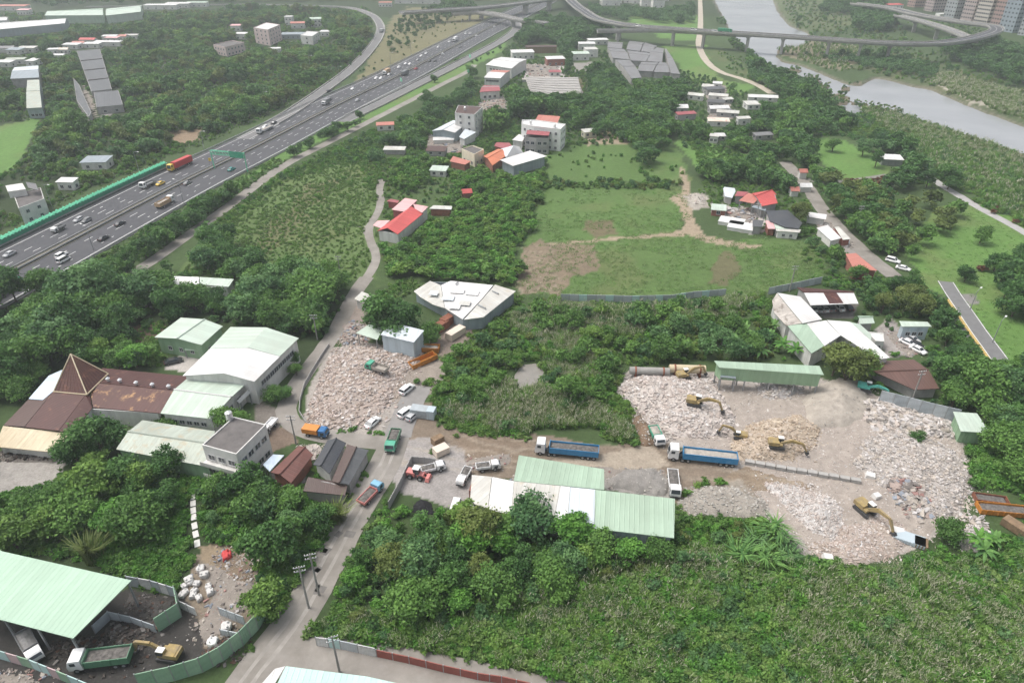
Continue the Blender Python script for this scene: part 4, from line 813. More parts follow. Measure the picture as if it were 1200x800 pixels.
flatb('flat_hut', 'low white flat-roofed hut with roof boxes beside the paved lane', 'hut', [(1016,389),(1035,391),(1036,400.5),(1026,400)], 3, 'plaster', 'whiteroof', .2, rows=1, cols=2, w=.9, h=.9)
bld('aqua_shed', 'aqua-walled shed with pale mint roof right of the paved lane', 'shed', [([(1054,376,4.8),(1087,377,4.8),(1092,382.5,4.4),(1057,382.5,4.4)], 'mint_pale')], [(1054,376,4.8),(1087,377,4.8),(1092,382.5,4.4),(1057,382.5,4.4)], 'w_blue', wins=[(0,1,3,1.1,1,1.5)])
gable('rust_shed', 'rust-brown gabled shed with white edge beside the paved lane', 'shed', (1072,456.5), (1101,455), (1071,421), (1010,424), 3.0, 3.9, (1025,435.5), (1088,433), ('rustshed','rustshed'), 'grey_wall')
bld('yard_shed', 'long pale green shed at the back of the rubble yard', 'shed', [([(837,422.5,7),(960.5,428.5,7),(965.5,439,6.6),(843,430.5,6.6)], 'mint')], [(837,422.5,7),(960.5,428.5,7),(965.5,439,6.6),(843,430.5,6.6)], 'w_green', zt=6.8, z0=3.0)
ys = bpy.data.objects['yard_shed']
bld('yard_canopy', 'small grey canopy on the front of the pale green yard shed', 'canopy', [([(844,436,4.5),(861.5,437.5,4.5),(862.5,443,4.2),(844.5,441.5,4.2)], 'bluegrey')], [(844,436,4.5),(861.5,437.5,4.5),(862.5,443,4.2),(844.5,441.5,4.2)], posts=True, ins=.1)
bld('corner_hut', 'corner hut with streaked mint sheet roof at the rubble fence', 'hut', [([(1117,482,4),(1145,484,4),(1160,507,3.6),(1126,505,3.6)], 'mint_pale')], [(1117,482,4),(1145,484,4),(1160,507,3.6),(1126,505,3.6)], 'w_green')
# ---------------------------------------------------------------- far industrial
gable('white_factory', 'white gabled factory hall near the exit road', 'factory', (569,76), (599.5,80.5), (617.5,69.5), (587,67), 7, 8, None, None, ('whiteroof','whiteroof'), 'w_white', wins=[(0,1,6,2,1,4)])
gable('striped_factory', 'white hall with a faded red roof below the white factory', 'factory', (567,91), (586.5,92), (598,83), (578,82), 6.5, 7.5, None, None, ('whiteroof','salmon'), 'w_white', wins=[(0,1,5,2,1,4)])
gable('maroon_shed', 'low maroon-roofed shed at the end of the factory row', 'shed', (562,108), (586,106.5), (585,100.5), (567,100), 5, 6, None, None, ('maroon','maroon'), 'w_white', wins=[(0,1,3,1.6,1.4,1)])
house(612,68,18,10,5,8,'whiteroof','plaster','long white shed behind the white factory hall','mono',1,4,name='factory_shed',cat='shed'); house(650,76,14,9,5,10,'whiteroof','brick_red','white-roofed shed at the end of the factory yard','mono',1,3,name='factory_shed',cat='shed')
house(634,62,26,4,5,3,'brownroof','wood','long brown shed behind the factory yard','mono',0,3,name='factory_shed',cat='shed'); house(650,89,8,5,3,0,'maroon','plaster','little red shop at the lip of the stone bank','mono',1,2,name='shop',cat='shop')
house(680,70,13,8,5,5,'mint_pale','plaster','mint-roofed house beyond the stone bank','mono',1,2); house(692,66,10,12,6,5,'patchy','plaster','pale patched house beyond the stone bank','flat',1,2); house(687,58,14,7,5,0,'whiteroof','plaster','white-roofed shed near the viaduct wood','mono',1,2); house(700,52,18,7,4,10,'whiteroof','plaster','white-roofed sheds close to the viaduct wood','mono',1,3)
# grey factory with many ridges
for k, (a, b, c, d, lb) in enumerate((((712,56),(729,57),(730,50),(712,49),'grey ridged roof at the corner of the big far factory'),((718,68),(738,70),(731,57.5),(712,56.5),'grey roof on the near wing of the big far factory'),((740,92),(752,91),(738,70.5),(721,70),'long pale roof strip along the big far factory lane'),((734,58),(750,60),(755,50),(738,48),'first ridged bay of the big far factory'),((751,60),(764,62),(770,54),(756,50),'second ridged bay of the big far factory'),((739,71),(757,72),(764,62.5),(735,59),'third ridged bay of the big far factory'),((758,72),(776,73),(778,57),(765,55),'fourth ridged bay of the big far factory'),((747,83),(765,84),(772,73.5),(752,72.5),'fifth ridged bay of the big far factory'),((766,84.5),(785,85),(780,73.5),(773,73),'sixth ridged bay of the big far factory'),((786,86),(797,87),(781,57.5),(779,57),'narrow lean-to roof along the big far factory'))):
    gable('grey_factory', lb, 'factory', a, b, c, d, 4.2, 5.6, None, None, ('factorygrey','factorygrey'), 'grey_wall', group='big grey factory bays by the viaduct')
mb = MB(); q = [P(746,78), P(753,86)]; 
house(752,89,6,3,4,-50,'bluegrey','w_blue','small bright blue hut at the corner of the far factory','mono',0,1)
# village by the lawn
VIL = [(829,107,9,5,'patchy','grey patched roof at the top of the lawn village'),(840,103,7,4,'whiteroof','white roof topping the lawn village'),(815,117,12,4,'whiteroof','white roof at the left of the lawn village'),(841,117,14,5,'whiteroof','long white roof in the middle of the lawn village'),(836,110,16,6,'darkgrey','long dark roof in the lawn village'),(838,125,12,6,'darkgrey','dark clutter-roofed house in the lawn village'),(841,132,14,6,'whiteroof','lower white roof in the lawn village'),(852,137,15,3,'patchy','thin pale roof strip in the lawn village'),(841,147,14,6,'cream','cream and red roofed house at the front of the lawn village'),(798,131,8,8,'whiteroof','white roof above a maroon one by the village trees'),(803,140,14,4,'maroon','maroon roof at the left edge of the lawn village'),(893,118,22,5,'whiteroof','long white roof by the riverside track'),(880,127,10,8,'patchy','grey yard roof right of the lawn village'),(893,163,12,4,'factorygrey','grey roof strip below the lawn village'),(843,164,6,4,'whiteroof','white hut at the meadow below the lawn village'),(836,167,5,3,'patchy','pale hut beside the white meadow hut'),(870,146,9,3,'patchy','thin pale roof among trees right of the village'),(852,121,8,3,'patchy','thin white awning right of the village lane')]
ROOF('cream', (.72,.66,.55), (.5,.3,.25), .2, (.5,.1,.1), .12)
for i, (x, y, w, d, rm, lb) in enumerate(VIL): house(x, y, w*.8, d*.9, random.uniform(2.4,3.6), random.uniform(-30, 25), random.choice([rm, rm, 'patchy']) if rm == 'whiteroof' else rm, random.choice(['plaster','grey_wall','grey_wall']), lb, random.choice(['mono','gable']) if w > 7 else 'mono', 1, 2)
# ---------------------------------------------------------------- far left
gable('long_warehouse', 'very long white-roofed warehouse at the far left', 'warehouse', (-60,40), (76,27.5), (80,21.5), (-60,31), 7, 9, None, None, ('whiteroof','whiteroof'), 'w_bluegrey')
gable('long_warehouse', 'long pale green warehouse at the far left top', 'warehouse', (52,18.5), (121,18), (121,10), (60,13), 8, 10, None, None, ('mint_pale','mint'), 'mint')
gable('long_warehouse', 'pale green warehouse right of the longer one at the top', 'warehouse', (124,18.5), (165,14), (166,6.5), (125,10.5), 8, 10, None, None, ('mint_pale','mint_pale'), 'mint_pale')
gable('long_warehouse', 'low white warehouse left of the very long one', 'warehouse', (-60,26), (8,24), (10,20), (-60,21), 7, 8, None, None, ('whiteroof','patchy'), 'plaster')
flatb('grey_longhouse', 'long dark grey flat-roofed workshop row pointing at the far warehouses', 'workshop', [(107,107.5),(131,104.5),(117,57.5),(90,60)], 4.2, 'grey_wall', 'darkgrey', .2)
flatb('brown_longhouse', 'dark brown flat-roofed end of the grey workshop row', 'workshop', [(113,126),(144,123),(138.5,106),(110,108.5)], 4.2, 'grey_wall', 'darkgrey', .2, rows=1, cols=5)
gl = bpy.data.objects['grey_longhouse']
for t_ in (.22,.45,.7):
    a_, b_ = P(107,107.5,4.2).lerp(P(90,60,4.2), t_), P(131,104.5,4.2).lerp(P(117,57.5,4.2), t_); mb = MB(); mb.box(((a_+b_)/2+Vector((0,0,.25))), ((b_-a_).length-.8,.7,.5), math.atan2((b_-a_).y,(b_-a_).x)); mb.build('roof_joint', mt('roofslab'), gl)
flatb('side_longhouse', 'dark narrow workshop across the alley from the grey row', 'workshop', [(90,118),(104,138),(107,132),(93,100),(86,92)], 3.5, 'grey_wall', 'darkgrey', .2)
gable('left_hall', 'pale grey-roofed hall among trees at the left', 'hall', (12,92.5), (46,91), (45,77), (17,79), 6, 7, None, None, ('bluegrey','whiteblue'), 'grey_wall'); gable('left_hall', 'long greenish-grey hall below the pale one at the left', 'hall', (31,127), (49,126), (46,93.5), (32,94), 6, 7, None, None, ('greygreen','greygreen'), 'w_bluegrey', wins=[(0,1,3)])
for (x, y, w, d, rm, lb) in ((8,61,16,8,'factorygrey','grey flat roof at the far-left village edge'),(20,63,12,8,'bluegrey','blue-grey roof in the far-left village'),(34,61,14,7,'patchy','patched pale roof in the far-left village'),(8,78,12,7,'whiteroof','white roof left of the pale hall'),(20,75,14,5,'greygreen','green-grey roof behind the pale hall'),(41,76,7,10,'whiteroof','white arched roof behind the pale hall'),(86,57,14,7,'whiteroof','white domed roof at the head of the alley'),(94,55,10,5,'salmon','dull red roof near the white domed roof'),(105,51,14,6,'red','bright red-orange domed roof by the workshop row'),(110,56,14,6,'whiteroof','white arched roof at the end of the workshop row'),(128,54,24,5,'whiteroof','long white roof right of the arched one'),(130,47,13,6,'whiteroof','white roof in the row behind the workshops'),(133,49,12,5,'pink','pale pink roof in the row behind the workshops'),(146,47,7,5,'salmon','small salmon roof at the end of the row'),(155,46,12,4,'patchy','pale strip roof at the end of the row'),(64,63,8,4,'whiteroof','small white roof left of the alley'),(77,63,7,4,'cream','small cream roof left of the alley'),(70,70,9,3,'whiteroof','thin white roof by the green plot'),(116,196,11,8,'bluegrey','blue and white roofed hut in the wood by the freeway'),(82,221,7,4,'whiteroof','white sheet roof in the shrubs above the noise barrier')):
    house(x, y, w, d, 3.6, random.uniform(-8, 8), rm, 'plaster', lb, random.choice(['gable','mono']), 1, 2)
# old house left of the freeway
oh = flatb('old_block', 'old stained concrete two-storey house above the noise barrier', 'house', [(22,245),(52,234),(48,221),(16,228)], 6.5, 'plaster', 'roofslab', .4, rows=2, cols=3, w=1.2, h=1.1)
mb = MB(); q = [(9,224),(30,221),(26,214),(6,217)]; pts = [P(x, y, 9.4) for x, y in q]; mb.prism([(p.x, p.y) for p in ccw(pts)], 6.6, 9.2); mb.build('upper_floor', mt('plaster'), oh)
mb = MB(); mb.slab([P(30,213,10.5), P(42,215,9.4), P(45,223,8.8), P(33,220,9.6)], .12); mb.build('rooftop_awning', mt('factorygrey'), oh)
keep([(0,212),(50,212),(55,235),(54,250),(22,252),(0,245)])
# pink blocks
flatb('pink_block', 'pale pink three-storey house left of the taller pink block', 'house', [(250,53),(264,56),(286,50.5),(272,48)], 7, 'pink_wall', 'roofslab', .5, rows=2, cols=5, w=1.5, h=1.3); flatb('pink_tower', 'tall pale pink four-storey block in the far trees', 'house', [(297,33),(314,35.5),(328,29.5),(312,27)], 13, 'pink_wall', 'whiteroof', .4, rows=4, cols=4, w=1.5, h=1.4)
flatb('white_villa', 'white villa with stepped upper floor right of the pink block', 'house', [(352,42),(366,43),(374,38),(360,37)], 7, 'plaster', 'whiteroof', .4, rows=2, cols=3, w=1.5, h=1.3)
house(345,45,22,10,4,5,'bluegrey','w_bluegrey','low blue-grey shed between the pink block and the villa','mono',1,5,name='low_shed',cat='shed'); house(340,29,8,8,8,0,'whiteroof','plaster','narrow white house behind the low blue-grey shed','flat',2,2); house(350,33,14,7,5,10,'salmon','plaster','red-tiled house behind the villa','gable',1,2); house(371,31,11,9,7.5,10,'mint_pale','plaster','mint-roofed upper house behind the villa','gable',2,3); house(382,42,9,7,4,0,'whiteroof','plaster','small white-roofed house at the right of the villa','mono',1,2)
house(278,36,10,7,5,0,'pink','plaster','little pink-roofed house behind the pink block','mono',1,2); house(284,46,10,6,5,-5,'whiteroof','plaster','white-roofed house between the two pink blocks','mono',1,2); house(322,60,10,3,2.2,8,'whiteroof','plaster','thin white shelter in the grass below the pink tower','mono',0,1)
for (x, y, w, d, rm, lb) in ((190,11,40,10,'whiteroof','distant white roof strip at the top left'),(210,9,30,10,'whiteroof','distant white factory roof beside the top road'),(232,8,26,8,'mint_pale','distant pale roof right of the top-left factories'),(15,12,40,12,'salmon','distant red roofs at the top left corner'),(30,17,14,8,'pink','distant small pink house at the top left'),(452,8,16,8,'salmon','distant red-roofed house by the slip road top'),(490,4,60,14,'whiteroof','distant white roof at the top behind the ochre bank')):
    house(x, y, w, d, 5, random.uniform(-4, 4), rm, 'plaster', lb, 'mono', 1, 4)
# far pale town above the viaduct
for i in range(26):
    x = random.uniform(712, 784); y = random.uniform(-4, 8)+(x-712)*.02
    house(x, y, random.uniform(14, 26), random.uniform(9, 14), random.uniform(5, 9), random.uniform(-15, 15), random.choice(['whiteroof','whiteroof','patchy','pink','factorygrey']), 'plaster', 'small pale house in the far town beyond the viaduct', random.choice(['gable','mono','flat']), 1, 2, group='far pale town beyond the viaduct')
# ---------------------------------------------------------------- tower blocks
def tower(px, py, w, d, h, deg, wall, label, fl, cols, name='tower_block'):
    c = P(px, py); root = empty(name, c, R(deg), label, 'tower')
    mb = MB(); mb.box((0,0,h/2), (w,d,h)); mb.build('body', mt(wall), root, rel=False)
    mb = MB(); mb.box((0,0,h+1), (w*.4,d*.4,2.4)); mb.box((0,0,h+.2), (w+.6,d+.6,.4)); mb.build('roof', mt('roofslab'), root, rel=False)
    sh = h/fl; _, gm = window_mesh(1.8, 1.5)
    for s, n_ in ((0, cols), (1, max(2, int(cols*d/w)))):
        ln = w if s == 0 else d
        for r in range(fl):
            for k in range(n_):
                t = (k+.5)/n_*ln-ln/2; o = addmesh('window', gm, root, (t, -d/2-.03, sh*(r+.5)) if s == 0 else (-w/2-.03, t, sh*(r+.5)))
                if s: o.rotation_euler = (0,0,PI/2)
    for k in range(cols+1):
        if k % 2 == 0: mb = MB(); mb.box((-w/2+k*w/cols, -d/2-.15, h/2), (.7,.5,h)); mb.build('pilaster', mt(wall), root, rel=False)
    keep([(px-10,py-40),(px+14,py-40),(px+10,py),(px-10,py)])
tower(1154,31,18,16,62,18,'tower_beige','beige tower block with dense rows of windows behind the loop',17,8); tower(1136,27,14,14,60,18,'tower_pink','pinkish-grey tower block left of the beige one',16,5); tower(1118,24,20,14,62,18,'tower_grey','grey ribbed tower block at the left of the cluster',16,6)
tower(1170,34,10,14,60,18,'tower_red','narrow reddish tower between the beige and blue-grey ones',16,4); tower(1186,37,20,16,62,18,'tower_blue','blue-grey tower block right of the beige one',16,6); tower(1208,42,16,16,55,18,'tower_grey','grey tower cut by the right edge of the view',15,5); tower(1097,13,24,14,24,12,'tower_pink','low pink apartment block left of the towers',7,7); tower(1075,8,20,14,26,10,'tower_red','dull red apartment block behind the slip viaduct',7,6); tower(1190,18,22,16,62,14,'tower_grey','grey tower behind the blue-grey one',16,6)
house(1045,14,20,10,8,10,'red','plaster','small red-roofed house behind the slip viaduct','mono',2,4); house(1104,23,14,8,6,8,'whiteroof','plaster','white house at the foot of the grey ribbed tower','flat',1,3)
# ================================================================== RUBBLE
RUBMAT = VCOL('rubble_mat', noise=.22, scale=.9, fine=4.0, bump=.4)
PAL = {'white':[(.52,.48,.45),(.44,.40,.37),(.60,.58,.56),(.36,.32,.29),(.42,.35,.31),(.50,.44,.40)], 'pink':[(.42,.34,.30),(.50,.43,.39),(.36,.28,.23),(.58,.55,.52),(.30,.24,.19),(.48,.44,.42)], 'tan':[(.42,.34,.26),(.50,.43,.34),(.36,.28,.20),(.54,.48,.42),(.30,.24,.18)], 'grey':[(.36,.34,.31),(.42,.40,.36),(.32,.30,.27)], 'waste':[(.55,.52,.50),(.46,.43,.40),(.19,.18,.17),(.43,.39,.35),(.54,.51,.49),(.33,.30,.27),(.42,.36,.32),(.49,.43,.37),(.39,.34,.28),(.50,.48,.47)], 'scrap':[(.035,.032,.03),(.06,.05,.042),(.10,.088,.078),(.20,.19,.18),(.09,.045,.03),(.05,.047,.045)], 'mixed':[(.50,.49,.48),(.36,.32,.28),(.12,.11,.10),(.36,.28,.24),(.20,.25,.31),(.30,.14,.12),(.44,.40,.34),(.28,.25,.22)]}
HEAPS = []
def gz(x, y):
    return max([0.0]+[float(h(np.array([x]), np.array([y]))[0]) for a, b, c, d, h in HEAPS if a < x < b and c < y < d])
def heap(poly, h, pal, label, n=2500, size=(.15,.6), name='rubble_pile', cat='rubble', base=(.42,.37,.33), ny=34, lump=.6, pw=5.0):
    pts = [P(x, y) for x, y in poly]; xs = [p.x for p in pts]; ys = [p.y for p in pts]; x0, x1, y0, y1 = min(xs), max(xs), min(ys), max(ys)
    step = max((x1-x0), (y1-y0))/ny; X, Y = np.meshgrid(np.arange(x0-step, x1+step*1.5, step), np.arange(y0-step, y1+step*1.5, step))
    W = np.array([(p.x, p.y) for p in pts])
    def edge(x, y):
        d = np.full(np.shape(x), 1e9); k = len(W)
        for i in range(k):
            a = W[i]; b = W[(i+1)%k]; ab = b-a; t = np.clip(((x-a[0])*ab[0]+(y-a[1])*ab[1])/(ab@ab+1e-9), 0, 1); d = np.minimum(d, np.hypot(x-a[0]-t*ab[0], y-a[1]-t*ab[1]))
        return np.where(pip(W, x, y), d, -d)
    def hz(x, y):
        e = edge(x+(fbm(x/3, y/3)-.5)*2, y+(fbm(x/3+9, y/3+9)-.5)*2); m = min(x1-x0, y1-y0)*.5; t = np.clip(e/(m*.8), 0, 1)
        return np.where(e > 0, h*(t**.7)*(.55+.9*lump*(fbm(x/5+2, y/5+7)-.3))+.35*fbm(x/1.3, y/1.3)*np.clip(e/1.5,0,1), -.25)
    HEAPS.append((x0, x1, y0, y1, hz)); Z = hz(X, Y); ny_, nx_ = X.shape; idx = np.arange(ny_*nx_).reshape(ny_, nx_)
    f = np.stack([idx[:-1,:-1], idx[:-1,1:], idx[1:,1:], idx[1:,:-1]], -1).reshape(-1, 4); v = np.stack([X, Y, Z], -1).reshape(-1, 3)
    good = (v[f][:, :, 2] > -.2).any(1); f = f[good]
    c = sum(pts, Vector())/len(pts); root = empty(name, c, 0, label, cat); base = [b_*.93 for b_ in base]
    me = bpy.data.meshes.new('mound'); me.from_pydata((v-np.array([c.x, c.y, 0])).tolist(), [], f.tolist()); me.materials.append(RUBMAT)
    pc = np.array(PAL[pal]); nz = fbm(v[:,0]/1.2, v[:,1]/1.2)[:, None]; setcol(me, np.array(base)*(.75+.5*nz)); me.polygons.foreach_set('use_smooth', [True]*len(me.polygons)); addmesh('mound', me, root)
    # loose chunks as real blocks
    px_ = RNG.uniform(x0, x1, n*3); py_ = RNG.uniform(y0, y1, n*3); e = edge(px_, py_); ok = (e > -4.5*RNG.random(n*3)**2.6) & (RNG.random(n*3) < .25+1.5*fbm(px_/4+50, py_/4+50)**2); px_, py_ = px_[ok][:n], py_[ok][:n]; k = len(px_)
    size = (size[0]*.8, size[1]*(.82 if pal in ('white','pink','tan','waste') else 1)); pz = np.maximum(hz(px_, py_), 0); s = size[0]+(size[1]-size[0])*RNG.random(k)**pw
    cube = np.array([(-1,-1,-1),(1,-1,-1),(1,1,-1),(-1,1,-1),(-1,-1,1),(1,-1,1),(1,1,1),(-1,1,1)], float)*.5
    dim = np.stack([s*RNG.uniform(.7,1.9,k), s*RNG.uniform(.6,1.2,k), s*RNG.uniform(.3,.8,k)], -1); vv = cube[None]*dim[:, None]+RNG.normal(0, .12, (k, 8, 3))*s[:, None, None]
    a = RNG.uniform(0, 2*PI, k); t = RNG.normal(0, .5, k); ca, sa = np.cos(a)[:, None], np.sin(a)[:, None]; ct, st = np.cos(t)[:, None], np.sin(t)[:, None]
    x, y, z = vv[...,0], vv[...,1], vv[...,2]; y, z = y*ct-z*st, y*st+z*ct; x, y = x*ca-y*sa, x*sa+y*ca
    vv = np.stack([x+px_[:,None]-c.x, y+py_[:,None]-c.y, z+(pz+s*.15)[:,None]], -1).reshape(-1, 3)
    q = np.array([(0,3,2,1),(4,5,6,7),(0,1,5,4),(1,2,6,5),(2,3,7,6),(3,0,4,7)]); ff = (q[None]+8*np.arange(k)[:, None, None]).reshape(-1, 4)
    me = bpy.data.meshes.new('debris'); me.from_pydata(vv.tolist(), [], ff.tolist()); me.materials.append(RUBMAT); cc = pc[((fbm(px_/3.5+11, py_/3.5+5, 3)*len(pc)*2.6).astype(int)+np.where(RNG.random(k) < .45, RNG.integers(0, len(pc), k), 0)) % len(pc)]*RNG.uniform(.84,1.14,(k,1)); cc = cc*.72+pc.mean(0)*.32; setcol(me, np.repeat(cc, 8, 0)); addmesh('debris', me, root)['kind'] = 'stuff'
    keep(poly)
    return root
YARD=[(724,456),(745,436),(840,440),(890,455),(950,448),(1010,455),(1100,492),(1128,512),(1138,560),(1120,605),(1080,635),(1010,660),(950,648),(915,610),(880,575),(960,572),(900,556),(800,520),(765,500)]
heap(YARD, .12, 'white', 'thin spread of broken brick and concrete across the right yard', 15000, (.07,.34), base=(.36,.315,.275), ny=70, name='rubble_spread', lump=.3)
heap([(362,490),(370,455),(385,418),(420,408),(455,404),(490,409),(495,428),(470,440),(462,462),(450,480),(438,492),(405,503),(375,502)], 2.6, 'pink', 'broad pink and white rubble heap in the lot beside the lane', 10000, (.11,.75), base=(.40,.34,.30))
heap([(725,455),(745,437),(800,440),(835,445),(850,470),(862,490),(850,512),(815,517),(780,508),(762,490),(745,478)], 4.2, 'white', 'big pale rubble heap behind the blue tipper trailer', 9500, (.11,.75), base=(.50,.45,.41))
heap([(855,520),(875,500),(905,490),(935,487),(962,500),(960,525),(930,540),(890,542),(865,540)], 3.4, 'tan', 'tan brick rubble heap under the low yellow digger', 4200, (.11,.6), base=(.46,.38,.30))
heap([(945,500),(940,470),(955,450),(985,443),(1015,447),(1020,470),(1012,492),(985,503)], 4.6, 'grey', 'smooth grey-tan gravel heap under the teal digger', 300, (.1,.35), base=(.40,.36,.31), lump=.25)
heap([(1008,470),(1035,470),(1075,482),(1118,497),(1120,515),(1090,512),(1050,505),(1015,495)], 2.0, 'waste', 'white and black waste heap along the grey fence', 2600, (.16,1.3), base=(.38,.36,.34), name='waste_pile', cat='waste', pw=3.0)
heap([(1000,545),(1010,515),(1060,505),(1100,520),(1130,535),(1138,560),(1130,585),(1115,610),(1085,605),(1060,585),(1030,570)], 3.0, 'waste', 'large pale grey waste heap at the right of the yard', 10500, (.11,.6), base=(.40,.365,.335), name='waste_pile', cat='waste')
heap([(895,567),(915,565),(950,577),(975,582),(990,600),(990,625),(975,635),(950,625),(925,600)], 2.0, 'white', 'bright white rubble tongue below the yard road', 4500, (.10,.5), base=(.50,.48,.46))
heap([(985,615),(1040,605),(1070,628),(1050,650),(1010,660),(965,655),(945,640),(975,632)], 1.2, 'pink', 'low pinkish rubble spread at the lower yard edge', 4200, (.10,.45), base=(.38,.325,.28))
heap([(993,642),(1000,632),(1012,633),(1017,643),(1008,649)], 1.2, 'waste', 'small bright white powder heap at the lower yard edge', 120, (.1,.3), base=(.66,.66,.67))
heap([(795,590),(820,570),(860,570),(895,590),(905,605),(860,606),(810,603)], 1.6, 'grey', 'grey gravel heap beside the fan palms', 1500, (.12,.45), base=(.33,.30,.26))
heap([(710,562),(735,548),(765,549),(785,565),(780,580),(745,578),(718,572)], 2.2, 'grey', 'dark grey gravel heap behind the central shed', 200, (.1,.3), base=(.27,.255,.235), lump=.2)
heap([(884,450),(905,442),(940,448),(945,462),(915,470),(895,466)], 1.6, 'waste', 'white scrap heap in front of the long green yard shed', 1200, (.2,.8), base=(.40,.38,.37), name='scrap_pile', cat='scrap')
heap([(1055,545),(1080,560),(1100,590),(1075,610),(1050,590),(1035,565)], 1.4, 'mixed', 'mixed coloured scrap heap beside the muddy pool', 900, (.2,1.2), base=(.40,.37,.34), pw=3.5, name='scrap_pile', cat='scrap')
heap([(1122,640),(1130,618),(1145,605),(1158,615),(1150,640),(1140,652)], 1.0, 'waste', 'spill of white and black rubbish below the round bush', 420, (.25,.9), base=(.20,.20,.17), name='rubbish_spill', cat='rubbish')
heap([(120,745),(140,728),(170,733),(182,745),(160,760),(130,765)], 1.2, 'scrap', 'black scrap heap at the soot bay', 900, (.15,.6), base=(.05,.045,.042), name='scrap_pile', cat='scrap')
heap([(145,735),(150,695),(205,703),(190,738)], .8, 'scrap', 'sooty ash inside the walled bay', 500, (.12,.4), base=(.075,.07,.066), name='ash_pile', cat='ash')
heap([(232,770),(255,752),(285,738),(300,735),(285,752),(255,772),(240,780)], 1.0, 'scrap', 'rusty scrap along the inside of the green fence', 700, (.15,.5), base=(.15,.055,.035), name='scrap_pile', cat='scrap')
heap([(60,760),(95,745),(120,752),(115,765),(80,772)], .9, 'scrap', 'dark scrap under the edge of the mint shed', 600, (.15,.6), base=(.05,.045,.04), name='scrap_pile', cat='scrap')
heap([(245,655),(270,640),(300,645),(300,675),(285,690),(262,670)], .8, 'mixed', 'brown scrap and rubbish above the white bags', 500, (.15,.5), base=(.20,.155,.11), name='scrap_pile', cat='scrap')
heap([(402,382),(415,376),(430,402),(410,405)], 1.0, 'mixed', 'white and red junk beside the low pale green shed', 420, (.2,.8), base=(.35,.3,.27), name='junk_pile', cat='junk')
heap([(345,528),(372,520),(380,525),(368,540),(355,535)], .8, 'white', 'pale rubble patch between the old houses', 350, (.15,.5), base=(.5,.45,.4))
heap([(808,229),(818,226),(826,233),(828,240),(813,241)], .8, 'white', 'heap of white stones at the meadow track', 200, (.2,.8), base=(.42,.39,.34), name='stone_pile', cat='stones')
heap([(560,122),(590,115),(598,125),(570,130)], 1.2, 'mixed', 'junk pile at the gate of the maroon shed', 260, (.4,1.2), base=(.3,.26,.22), name='junk_pile', cat='junk')
heap([(740,495),(748,484),(765,505),(768,520),(752,522)], 2.0, 'grey', 'brown earth mound between shrubs and white rubble', 200, (.1,.4), base=(.20,.14,.095), name='earth_mound', cat='earth')
heap([(0,530),(40,527),(72,533),(70,541),(0,540)], .8, 'scrap', 'dark junk under the cream eave of the rusty hall', 260, (.2,.7), base=(.2,.18,.16), name='junk_pile', cat='junk')
tarp = heap([(481,596),(492,585),(505,590),(508,600),(495,605)], 1.6, 'scrap', 'black tarpaulin-covered heap in the walled yard', 10, (.1,.2), base=(.02,.02,.022), name='covered_heap', cat='heap', lump=.2)

for poly, n, lb in (([(843,243),(880,245),(884,258),(862,266)], 160, 'loose junk on the red farm yard'),([(503,158),(540,165),(545,178),(515,180),(500,170)], 220, 'scattered timber and junk in front of the open workshop'),([(826,100),(850,100),(862,140),(830,142)], 160, 'clutter in the lane of the lawn village'),([(1038,392),(1050,388),(1078,412),(1066,420)], 160, 'white junk along the paved lane edge'),([(-20,782),(30,790),(62,806),(-20,812)], 260, 'parked scooters and junk outside the aqua fence'),([(96,98),(108,112),(116,138),(110,140),(96,112)], 140, 'junk filling the workshop alley'),([(612,75),(655,78),(658,90),(620,90)], 160, 'machine parts on the far factory yard'),([(955,262),(975,262),(1000,290),(985,290)], 130, 'junk around the roadside huts'),([(545,538),(600,532),(590,548),(552,552)], 160, 'muddy debris beside the central shed'),([(590,572),(596,560),(640,545),(760,548),(790,556),(788,562),(700,560),(640,552)], 260, 'debris strewn behind the central shed'),([(226,665),(240,660),(300,668),(300,700),(270,735),(240,760),(232,730),(250,690)], 420, 'small litter over the brown scrap yard'),([(60,752),(110,746),(200,742),(215,770),(180,795),(90,790)], 420, 'sooty litter across the black yard')):
    heap(poly, .08, 'scrap' if 'soot' in lb else 'mixed', lb, n, (.1,.5) if poly[0][1] > 300 else (.3,1.4), name='litter', cat='litter', base=(.05,.047,.044) if 'soot' in lb else (.27,.24,.21), pw=3.5, lump=.2)
# ================================================================== VEHICLES
def paint(name, col, rough=.45): return M('paint_'+name, col, rough, .10, 1.0, dirt=.3, dirtcol=[x*.55+.06 for x in col])
for n_, c_ in dict(white=(.78,.78,.77), silver=(.45,.46,.47), grey=(.20,.205,.21), black=(.03,.03,.033), red=(.50,.04,.04), blue=(.03,.14,.33), yellow=(.72,.48,.06), green=(.05,.30,.16), teal=(.05,.32,.28), orange=(.62,.24,.05), tan=(.50,.34,.20), pink=(.62,.22,.2), darkgreen=(.09,.22,.13), brightblue=(.03,.22,.44), lightblue=(.20,.42,.58), truckgreen=(.08,.36,.24)).items(): paint(n_, c_)
RUB = M('rubber', (.02,.02,.02), .9, .2, 3); DARK = M('dark_metal', (.05,.05,.052), .7, .3, 2); M('digger_yellow', (.36,.265,.10), .8, .25, 1.5, dirt=.7, dirtcol=(.22,.185,.135)); M('digger_teal', (.10,.44,.36), .6, .2, 1.5, dirt=.25); M('lamp_glass', (.7,.7,.65), .2, .05, 2); M('lamp_red', (.4,.03,.03), .3, .05, 2); M('sand_load', (.36,.33,.29), .95, .25, 1.5, .3); M('grey_load', (.24,.235,.23), .95, .25, 1.5, .3); M('debris_load', (.13,.12,.11), .95, .6, 1.8, .5)
_WH = {}
